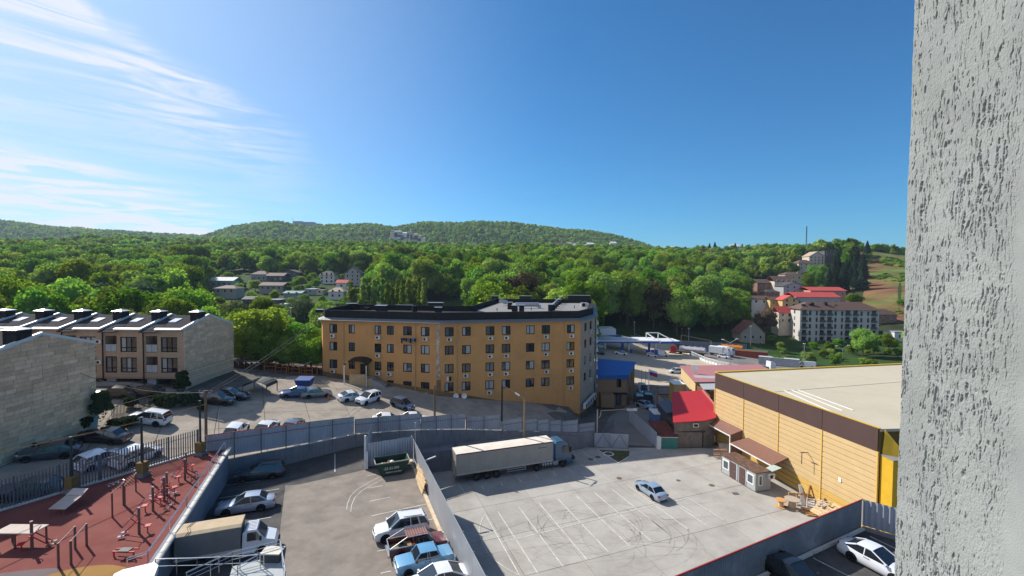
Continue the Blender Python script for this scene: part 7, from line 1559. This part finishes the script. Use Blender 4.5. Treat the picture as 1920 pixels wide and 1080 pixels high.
p = az(1521,945,0); T = thing('trestle', 'dark brown A shaped trestle leaning by the yellow wall', 'trestle', p); q = MB(); [q.bar(p+Vector(a_), p+Vector(b_), .12) for a_, b_ in (((-.6,0,0),(0,.2,2.2)),((.6,0,0),(0,.2,2.2)),((0,.8,0),(0,.3,2.2)),((-.35,.1,.8),(.35,.1,.8)))]; q.build('leg_frame', mWoodD, T)
p = az(1510,948,0); q = MB(); q.slab([p+Vector(v) for v in ((-.4,0,0),(.15,0,0),(-.2,.5,2.3),(-.55,.5,2.3))], (0,.06,.02)); tag(q.build('white_board', mWhite), 'white board leaning between the crate frame and trestle', 'board')
for i, (px, py) in enumerate(((1518,961),(1522,964),(1513,957))):
    p = az(px, py, 0); q = MB(); [q.bar(p+Vector((-.9+.1*k,-.35+.2*k,.12+.1*(k%2))), p+Vector((1.0,-.75+.2*k,.12+.1*(k%2))), .14,.09) for k in range(4)]; tag(q.build('timber_bundle', mWoodO), ('front','middle','rear')[i]+' bundle of orange timber on the ground before the pallets', 'timber')
p = az(1530,953,0); T = thing('white_rack', 'white slatted rack standing before the yellow wall among the pallets', 'rack', p); q = MB(); [q.bar(p+Vector((-1.1,0,z)), p+Vector((1.0,-.9,z)), .06) for z in (.3,.6,.9,1.2)]; [q.bar(p+Vector((-1.1+.7*k,-.3*k,.0)), p+Vector((-1.1+.7*k,-.3*k,1.3)), .07) for k in range(4)]; q.build('rack_frame', mWhite, T)
# junk by the canopy
p = az(1349,856,0); T = thing('timber_pile', 'heap of old planks and a bench below the sign gate', 'timber', p); 
for k in range(8): q = MB(); q.bar(p+Vector((-1.2+.1*k,.3*k-.8,.2+.12*k)), p+Vector((1.0+.05*k,.25*k-1.2,.4+.12*k)), .16,.05); q.build('plank', (mWoodD,mBrnR,mPorch)[k%3], T)
p = az(1363,852,0); q = MB(); q.slab([p+Vector(v) for v in ((-.9,0,.1),(1.1,-.3,.1),(1.2,.9,1.3),(-.8,1.2,1.3))], (0,.05,0)); tag(q.build('grey_board', mat('grey_board',(.40,.38,.34),.8)), 'large pale board leaning at the left end of the cabin', 'board')
p = ay(1238,790,80); q = MB(); T = thing('blue_cabin', 'small light blue metal cabin beside the red roof', 'cabin', p); q.box(p.x-1.1,p.y,0,p.x+1.1,p.y+3,2.6); q.build('body', mat('light_blue_paint',(.10,.18,.34),.6), T); q = MB(); q.box(p.x-1.2,p.y-.1,2.6,p.x+1.2,p.y+3.1,2.75); q.build('roof', mWhite, T)
T = thing('lean_to', 'dark lean-to with sheet side between blue cabin and red roofed building', 'shed', (28,78,0)); q = MB(); q.prism([(27,75.8),(29.6,75.8),(29.6,82),(27.4,82)], 0, 4.2); q.build('wall', mat('dark_sheet',(.06,.065,.075),.8), T); q = MB(); q.slab([(26.8,75.6,4.2),(29.7,75.6,4.6),(29.7,82.2,4.6),(27.2,82.2,4.2)], (0,0,.1)); q.build('roof', mat('blue_grey_sheet',(.09,.10,.13),.7), T)

# ---- green skip ----
SK = thing('green_skip', 'dark green open skip full of white rubbish bags with a phone number on its side', 'skip', (0,0,0)); mSk = mat('skip_green', (.018,.05,.035), .6, var=.25, scale=2)
L1, L0, w2, h = 1.75, 1.15, .95, 1.5
for s in (-1,1): q = MB(); q.slab([(-L0,s*w2,.15),(L0,s*w2,.15),(L1,s*w2,h),(-L1,s*w2,h)], (0,-s*.06,0)); q.build('side_plate', mSk, SK)
q = MB(); q.slab([(-L0,-w2,.15),(-L0,w2,.15),(-L1,w2,h),(-L1,-w2,h)], (.06,0,0)); q.slab([(L0,-w2,.15),(L0,w2,.15),(L1,w2,h),(L1,-w2,h)], (-.06,0,0)); q.build('end_plate', mSk, SK)
q = MB(); q.box(-L0,-w2,.1,L0,w2,.2); q.build('base', mSk, SK)
q = MB(); [q.bar(a_, b_, .09) for a_, b_ in (((-L1,-w2,h),(L1,-w2,h)),((-L1,w2,h),(L1,w2,h)),((-L1,-w2,h),(-L1,w2,h)),((L1,-w2,h),(L1,w2,h)))]; q.build('rim', mat('skip_rim',(.25,.27,.22),.6), SK)
for i in range(9):
    q = MB(); x, y, z, r = rs.uniform(-1.3,.9), rs.uniform(-.6,.2), rs.uniform(.95,1.25), rs.uniform(.22,.36); q.add([(x+v.x*r, y+v.y*r, z+v.z*r*.7) for v in ICO], ICOF); q.build('rubbish_bag', mWhite if i < 6 else mWoodD, SK, smooth=60)
obj('lettering', textmesh('(8652)-22-53-500'[6:], .36, mWhite), SK, M=facing(Vector((-.15,-w2-.03,.88)), (1,0,0)))
obj('lettering', textmesh('вывоз мусора', .24, mWhite), SK, M=facing(Vector((.1,-w2-.03,.48)), (1,0,0)))
SK.rotation_euler = (0,0,R(23)); p = Vector((-13.45,49.35)); SK.location = (p.x, p.y, lotL(*p)); SK.scale = (1.05,)*3
q = MB(); q.bar((-10.9,50.7,5.9),(-8.9,51.9,6.3),.12); q.bar((-11.2,50.4,6.6),(-10.6,49.8,6.0),.1); tag(q.build('white_tube', mWhite), 'white tubes lying between the green skip and the smooth fence', 'tube')
# ---- blue rubbish container, bin shelter, cone ----
p = ag(571,724,near); T = thing('blue_container', 'blue lidded rubbish container behind the dark blue car', 'container', p); mBl = mat('bin_blue',(.008,.045,.19),.5); q = MB(); q.add([(p.x-1.0,p.y-.7,p.z+.1),(p.x+1.0,p.y-.7,p.z+.1),(p.x+1.0,p.y+.7,p.z+.1),(p.x-1.0,p.y+.7,p.z+.1),(p.x-1.25,p.y-.9,p.z+1.1),(p.x+1.25,p.y-.9,p.z+1.1),(p.x+1.25,p.y+.9,p.z+1.1),(p.x-1.25,p.y+.9,p.z+1.1)],[(3,2,1,0),(0,1,5,4),(1,2,6,5),(2,3,7,6),(3,0,4,7)]); q.build('body', mBl, T); q = MB(); q.slab([(p.x-1.255,p.y-.95,p.z+1.1),(p.x+1.3,p.y-.95,p.z+1.1),(p.x+1.3,p.y+.95,p.z+1.4),(p.x-1.255,p.y+.95,p.z+1.4)],(0,0,.08)); q.build('lid', mBl, T)
p = ag(616,749,near); T = thing('traffic_cone', 'small orange traffic cone on the plaza between the parked cars', 'cone', p); q = MB(); q.tube(p+Vector((0,0,.04)),p+Vector((0,0,.75)),.19,.04,n=12); q.build('cone_body', mat('cone_orange',(.6,.12,.02),.5), T); q = MB(); q.box(p.x-.24,p.y-.24,p.z,p.x+.24,p.y+.24,p.z+.05); q.build('base', mBlack, T)
p = ag(488,735,near); T = thing('bin_shelter', 'dark arched shelter roof at the upper end of the plaza', 'shelter', p); 
q = MB()
for i in range(7): a0, a1 = math.pi*i/7, math.pi*(i+1)/7; q.slab([(p.x-1.9*math.cos(a0),p.y-1.6,p.z+1.1+.8*math.sin(a0)),(p.x-1.9*math.cos(a1),p.y-1.6,p.z+1.1+.8*math.sin(a1)),(p.x-1.9*math.cos(a1),p.y+1.6,p.z+1.1+.8*math.sin(a1)),(p.x-1.9*math.cos(a0),p.y+1.6,p.z+1.1+.8*math.sin(a0))], (0,0,.06))
q.build('arched_roof', mat('shelter_dark',(.045,.05,.045),.7), T); q = MB(); [q.bar((p.x+sx*1.8,p.y+sy*1.5,p.z-.5),(p.x+sx*1.8,p.y+sy*1.5,p.z+1.2),.1) for sx in (-1,1) for sy in (-1,1)]; q.build('post', mPost, T)
# play frames beyond the plaza
mOrg = mat('orange_play_paint',(.42,.12,.03),.6)
for i, (px, lab) in enumerate(((512,'orange climbing frame at the upper end of the plaza, left one'),(532,'orange climbing frame with teal panel, middle one'),(556,'orange play house frame nearest the ochre building'),(580,'pale and orange play structure against the ochre building'))):
    p = ay(px, 700, 80+i*.5); p.z = g(p.x, p.y); T = thing('climbing_frame', lab, 'play frame', p, 0, 'orange play frames'); q = MB(); [q.bar((p.x+sx*1.0,p.y+sy*1.0,p.z-2),(p.x+sx*1.0,p.y+sy*1.0,p.z+1.7),.12) for sx in (-1,1) for sy in (-1,1)]; [q.bar((p.x-1.0,p.y-1,p.z+z),(p.x+1.0,p.y-1,p.z+z),.1) for z in (.4,1.1,1.7)]; q.build('frame', mOrg, T)
    q = MB(); q.slab([(p.x-1.4,p.y-1.2,p.z+1.7),(p.x,p.y-1.2,p.z+2.3),(p.x,p.y+1.2,p.z+2.3),(p.x-1.4,p.y+1.2,p.z+1.7)],(0,0,.06)); q.build('roof', (mOrg,mat('teal_panel',(.05,.25,.22),.6),mOrg,mWhite)[i], T)
p, r_ = ay(436,690,77.5), ay(600,712,84); p.z = g(p.x,p.y); r_.z = g(r_.x,r_.y); T = thing('brown_fence', 'dark brown board fence between the far gable and the play frames', 'fence', p)
for k in range(16): a_, b_ = p.lerp(r_, k/16+.004), p.lerp(r_, (k+1)/16-.004); q = MB(); q.slab([a_-Vector((0,0,2.5)), b_-Vector((0,0,2.5)), b_+Vector((0,0,.9)), a_+Vector((0,0,1.3))], (0,.08,0)); q.build('board', mDkB, T)
# fence in front of the near townhouse garages
T = thing('street_railing', 'thin black railing along the townhouse garden in shade', 'railing', ag(215,785,near)); a_, b_ = ag(210,784,near), ag(283,762,near)
for k in range(30): p = a_.lerp(b_, k/29); q = MB(); q.box(p.x-.025,p.y-.025,p.z,p.x+.025,p.y+.025,p.z+1.4); q.build('picket', mBlack, T)
q = MB(); [q.bar(a_+Vector((0,0,z)), b_+Vector((0,0,z)), .05) for z in (.2,1.35)]; q.build('rail', mBlack, T)
T = thing('garden_shelter', 'white sheet under a green arched frame at the corner of the near gable', 'shelter', ag(164,805,near)); p = ag(164,805,near); q = MB(); q.slab([p+Vector((-.8,0,0)), p+Vector((.9,.2,0)), p+Vector((1.0,.4,2.2))], (0,.05,0)); q.build('white_sheet', mWhite, T); q = MB(); [q.path([p+Vector((-.9,y,0)),p+Vector((-.8,y,2.2)),p+Vector((.1,y,2.7)),p+Vector((1.1,y,2.7))],.03) for y in (-.2,.6,1.4)]; [q.bar(p+Vector((-.9,-.2,z)), p+Vector((-.9,1.4,z)), .03) for z in (.6,1.2,1.8)]; q.build('frame', mDGreen, T)

# ---- outdoor gym on the red floor ----
def post(q, p, h, r=.05): q.tube(p, p+Vector((0,0,h)), r, n=7)
def A9(px, py): return az(px, py, 9.0)
pb = [A9(109.7,1062.6),A9(133.3,1057.8),A9(141,1028.6),A9(162.5,1023)]
T = thing('parallel_bars', 'pair of parallel bars on four brown posts beside the yellow floor patch', 'exercise bars', pb[0], 0, 'exercise bars')
for p in pb: q = MB(); post(q, p, 1.55, .07); q.build('post', mGymP, T); 
for i, j in ((0,2),(1,3)): q = MB(); q.tube(pb[i]+Vector((0,0,1.52)), pb[j]+Vector((0,0,1.52)), .025, n=6); q.build('bar', mStl, T)
hb = [A9(210.7,970),A9(233.7,947),A9(257,921),A9(187,985),A9(332,911)]
for i, (a_, b_, hh, lab) in enumerate(((0,1,1.9,'high pull up bar on brown posts, nearest in the centre of the red floor'),(1,2,1.6,'second pull up bar behind the nearest one'),)):
    T = thing('pull_up_bar', lab, 'exercise bars', hb[a_], 0, 'exercise bars'); 
    for p in (hb[a_]+Vector((.02*i,0,0)), hb[b_]+Vector((-.1,0,0))): q = MB(); post(q, p, hh, .06); q.build('post', mGymP, T)
    q = MB(); q.tube(hb[a_]+Vector((0,0,hh)), hb[b_]+Vector((0,0,hh)), .03, n=6); q.build('bar', mGymP, T)
def gym(px, py, hd, lab, h=1.9):
    p = A9(px, py); T = thing('exercise_machine', lab, 'exercise machine', p, R(hd), 'outdoor exercise machines'); L_ = lambda q, nm, m: obj(nm, q.mesh(nm, m, 50), T, M=Matrix.Translation(p) @ Matrix.Rotation(R(hd),4,'Z'))
    q = MB(); q.tube((0,0,0),(0,0,h),.085,n=10); L_(q,'post',mGymP); q = MB(); q.tube((0,0,h),(0,0,h+.06),.09,n=10); L_(q,'cap',mStl)
    for s in (-1,1):
        q = MB(); q.path([(.1,s*.28,1.0),(.75,s*.28,.35),(.95,s*.28,.18)],.035); q.path([(.1,s*.25,1.0),(.35,s*.3,1.35)],.03); L_(q,'arm',mRedM); q = MB(); q.box(.78,s*.28-.12,.14,1.15,s*.28+.12,.18); L_(q,'footplate',mStl); q = MB(); q.tube((.35,s*.3,1.35),(.38,s*.45,1.42),.03,n=6); L_(q,'handle',mStl)
    q = MB(); q.tube((0,-.35,1.0),(0,.35,1.0),.05,n=8); q.box(-.7,-.2,.5,-.35,.2,.56); q.path([(-.5,0,.5),(-.5,0,0)],.04); q.path([(0,0,.8),(-.4,0,.5)],.03); L_(q,'seat_frame',mRedM)
for a_ in ((261,1001,200,'red exercise machine with tall brown post in the lower middle of the court'),(287,958,20,'brown post exercise machine with curved arm near the stone coping'),(308,938,100,'red and steel exercise machine cluster, front one, near the railing'),(313,928,220,'red exercise machine directly behind the front cluster'),(347,900,60,'red exercise machine in the far corner, front one'),(349,886,240,'red exercise machine deepest in the far corner of the court'),(60,1030,30,'exercise machine at the left edge of the court')): gym(*a_)
p = A9(228,1046); T = thing('sit_up_bench', 'low bright red sit up bench near the end of the steel railing', 'bench', p); q = MB(); [q.tube(p+Vector(a_), p+Vector(b_), .05, n=6) for a_, b_ in (((-.7,.1,.35),(.9,-.1,.45)),((-.7,.4,.35),(.9,.3,.45)),((-.6,.1,0),(-.6,.1,.4)),((.8,0,0),(.8,0,.45)))]; q.build('frame', mRedM, T); q = MB(); q.box(p.x-.2,p.y-.1,p.z+.42,p.x+.5,p.y+.35,p.z+.5); q.build('seat', mTrim, T)
T = thing('slatted_lounger', 'pale slatted board lounger at the picket fence on the red floor', 'lounger', A9(118,958)); p = A9(118,958)
for k in range(7): q = MB(); q.slab([p+Vector((-.65+k*.19,.9,.75)), p+Vector((-.49+k*.19,.9,.75)), p+Vector((-.34+k*.19,-.6,.45)), p+Vector((-.50+k*.19,-.6,.45))], (0,0,.04)); q.build('slat', mat('pale_slat',(.48,.40,.34),.8), T)
q = MB(); q.slab([p+Vector((-.7,.95,.78)), p+Vector((.65,.95,.78)), p+Vector((.5,1.6,1.0)), p+Vector((-.75,1.6,1.0))], (0,0,.04)); q.build('headboard', MATS['pale_slat'], T); 
for v in ((-.5,-.5,0),(.6,-.5,0),(-.5,.9,0),(.5,.9,0)): q = MB(); post(q, p+Vector(v), .45, .04); q.build('leg', mGymP, T)
T = thing('hoop_rings', 'three steel ground rings lying at the picket fence', 'rings', A9(215,908)); 
for k in range(3):
    c_ = A9(208+k*9, 912-k*3.5)+Vector((0,0,.15)); q = MB(); q.path([c_+Vector((.28*math.cos(t_*math.pi/6), .28*math.sin(t_*math.pi/6), 0)) for t_ in range(13)], .025, 5); q.build('ring', mStl, T)
p = A9(30,1035); T = thing('gym_table', 'pale roofed table frame at the left edge of the red floor', 'shelter', p); q = MB(); q.slab([p+Vector((-1.8,.2,1.1)), p+Vector((.9,.2,1.1)), p+Vector((.9,1.3,1.1)), p+Vector((-1.8,1.3,1.1))], (0,0,.06)); q.build('table_top', MATS['pale_slat'], T); 
for v in ((-1.6,.3,0),(.8,.3,0),(.8,1.2,0),(-1.6,1.2,0),(-.4,.3,0)): q = MB(); post(q, p+Vector(v), 1.1, .06); q.build('leg', mGymP, T)
# ---- stainless railings and the landing at the bottom ----
def railing(pts, h, label, spacing=1.2, mids=(.5,), r=.028, name='steel_railing'):
    T = thing(name, label, 'railing', pts[0]); q = MB(); q.path([Vector(p)+Vector((0,0,h)) for p in pts], r+.006, 8); q.build('handrail', mStl, T, smooth=60)
    for m_ in mids: q = MB(); q.path([Vector(p)+Vector((0,0,h*m_)) for p in pts], r*.7, 6); q.build('mid_rail', mStl, T, smooth=60)
    for a_, b_ in zip(pts, pts[1:]):
        a_, b_ = Vector(a_), Vector(b_); n_ = max(1, int((b_-a_).length/spacing))
        for k in range(n_+1): p = a_.lerp(b_, k/n_); q = MB(); q.tube(p, p+Vector((0,0,h)), r, n=6); q.build('baluster', mStl, T)
    return T
aw = lambda px, py, z: az(px, py, z)
railing([aw(422,828,10.0)-Vector((0,0,.9)), aw(350,930,10.0)-Vector((0,0,.9)), aw(277,1034,10.0)-Vector((0,0,.9)), aw(238,1047,10.0)-Vector((0,0,.9))], .9, 'long stainless double rail running parallel to the stone coping', 3.0, (.86,))
zl = 9.4
land = [aw(425,1100,zl), aw(436,1062,zl), aw(484,1050,zl), aw(531,1037,zl), aw(541,1100,zl)]
T = thing('entrance_landing', 'pale grey concrete landing with stair at the bottom edge of the left lot', 'landing', land[0]); q = MB(); q.prism([(p.x,p.y) for p in land][::-1] if area([(p.x,p.y) for p in land]) < 0 else [(p.x,p.y) for p in land], 5.5, zl); q.build('platform', mat('landing_concrete',(.36,.38,.38),.85,var=.1), T)
b0 = aw(492,1052,zl); q = MB(); q.box(b0.x,b0.y-.2,zl,b0.x+1.15,b0.y+.55,zl+.55); q.build('dark_box', mat('dark_planter',(.05,.055,.06),.7), T); q = MB(); q.box(b0.x-.05,b0.y-.25,zl+.55,b0.x+1.2,b0.y+.6,zl+.62); q.build('box_lid', mCop, T)
railing([land[3]+Vector((-.1,-.1,0)), land[2]+Vector((0,-.1,0)), land[1]+Vector((.05,-.1,0)), aw(350,1105,zl)], 1.0, 'bright stainless railing sloping along the landing edge', 1.2, (.5,.75))
railing([land[3]+Vector((-.12,-.15,0)), land[4]+Vector((-.12,-.1,0))], 1.0, 'stainless railing on the right side of the landing', 1.2, (.35,.7))
railing([aw(446,1090,zl), aw(488,1066,zl)], .95, 'inner stainless stair rail in front of the landing box', 1.2, (.8,))
railing([aw(292,1078,9.3), aw(370,1076,9.3), aw(450,1072,9.3), aw(495,1068,9.3)], 1.0, 'thin stainless railing across the bottom beside the white canopy', 1.15, (.55,))
cnp = [aw(205,1092,10.4), aw(214,1076,10.4), aw(230,1068,10.4), aw(290,1054,10.4), aw(297,1060,10.4), aw(283,1095,10.4)]
T = thing('white_canopy', 'smooth white canopy edge at the bottom left of the picture', 'canopy', cnp[0]); q = MB(); q.slab(cnp[::-1], (0,0,-.35)); q.build('canopy_shell', mat('canopy_white',(.66,.66,.63),.4,var=.03), T); q = MB(); [q.tube((p.x,p.y,5.5),(p.x,p.y,10.1),.1,n=8) for p in (cnp[3]-Vector((.3,.4,0)), cnp[1]+Vector((.4,-.6,0)))]; q.build('post', mStl, T)
# window reflections of life: small sign board by the deck etc.

# ---- the stucco reveal right beside the camera ----
def stucco():
    rg = np.random.default_rng(12); nu, nv = 400, 1150; Yn, Yfar, zlo, zhi = .60, .812, CZ-.66, CZ+.62      # a wall face running past the camera
    def vn(sh, cells_u, cells_v, seed):
        r = np.random.default_rng(seed).random((cells_v+2, cells_u+2)); y = np.linspace(0, cells_v, sh[0]); x = np.linspace(0, cells_u, sh[1]); yi, xi = y.astype(int), x.astype(int); fy, fx = y-yi, x-xi; fy = fy*fy*(3-2*fy); fx = fx*fx*(3-2*fx)
        a = r[yi][:,xi]; b = r[yi][:,xi+1]; c = r[yi+1][:,xi]; d = r[yi+1][:,xi+1]; return (a*(1-fx)+b*fx)*(1-fy)[:,None]+(c*(1-fx)+d*fx)*fy[:,None]
    sh = (nv, nu); h = np.zeros(sh)
    h += .0011*(vn(sh,5,9,1)-.5)+.0006*(vn(sh,200,560,2)-.5)+.0005*(vn(sh,110,300,3)-.5)
    warp = vn(sh,10,30,5)*16+vn(sh,40,150,8)*6
    V_, U_ = np.meshgrid(np.arange(nv), np.arange(nu), indexing='ij'); Uw = (U_+warp).astype(int) % nu
    g1 = vn(sh,150,74,6)[V_, Uw]; g2 = vn(sh,104,50,7)[V_, Uw]; mod = vn(sh,7,10,9)
    groove = np.clip((g1-.77-.22*(mod-.5))*16,0,1)+np.clip((g2-.81-.26*(mod-.5))*16,0,1)
    groove = np.clip(groove,0,1)*np.clip(vn(sh,90,330,11)*2.6-.35,0,1)
    h -= .0027*groove
    ys = np.linspace(Yfar, Yn, nu); X0 = .7185
    k = (ys-Yfar)/(Yn-Yfar); vs = []
    zs = np.linspace(zlo, zhi, nv)
    Yg = np.broadcast_to(ys, sh); Xg = X0+.012*np.broadcast_to(k, sh)-h; Zg = np.broadcast_to(zs[:,None], sh)
    # rounded far arris
    arr = np.clip(1-(np.arange(nu)/5.0),0,1)**2*.004; Xg = Xg+arr
    # the edge itself wanders a little
    Yg = Yg+.0022*(vn((nv,1),1,26,21)-.5)+.0010*(vn((nv,1),1,160,22)-.5)
    P = np.stack([Xg, Yg, Zg], -1).reshape(-1,3); idx = np.arange(nv*nu).reshape(nv,nu)
    F_ = np.stack([idx[:-1,:-1], idx[1:,:-1], idx[1:,1:], idx[:-1,1:]], -1).reshape(-1,4)
    me = bpy.data.meshes.new('stucco_face'); me.from_pydata(P.tolist(), [], F_.tolist()); me.polygons.foreach_set('use_smooth', [True]*len(me.polygons))
    m = mat('grey_stucco', (.25,.265,.255), .95, var=.16, scale=6, bump=.8, bscale=420, dist=.0008, col2=(.24,.25,.245), c2scale=14); me.materials.append(m); return me, m
sm, smat = stucco()
T = thing('stucco_wall', 'rough grey stucco wall edge with vertical worm grooves close at the right side', 'wall', (.75,.7,CZ))
obj('stucco_face', sm, T)
q = MB(); q.box(.7235,.30,CZ-3,1.25,.6,CZ+2.5); q.box(.7285,.61,CZ-3,1.25,.809,CZ+2.5); q.build('wall_body', smat, T)
# ---- haze ----
hz = bpy.data.materials.new('haze_air'); hz.use_nodes = True; t = hz.node_tree; t.nodes.clear(); o_ = t.nodes.new('ShaderNodeOutputMaterial'); pv = t.nodes.new('ShaderNodeVolumePrincipled'); pv.inputs['Color'].default_value = (.62,.78,1,1); pv.inputs['Density'].default_value = .00009; pv.inputs['Anisotropy'].default_value = .2; t.links.new(pv.outputs[0], o_.inputs['Volume'])
q = MB(); q.box(-5600,-260,-33,5600,2720,225); q.build('haze', hz, kind='stuff')
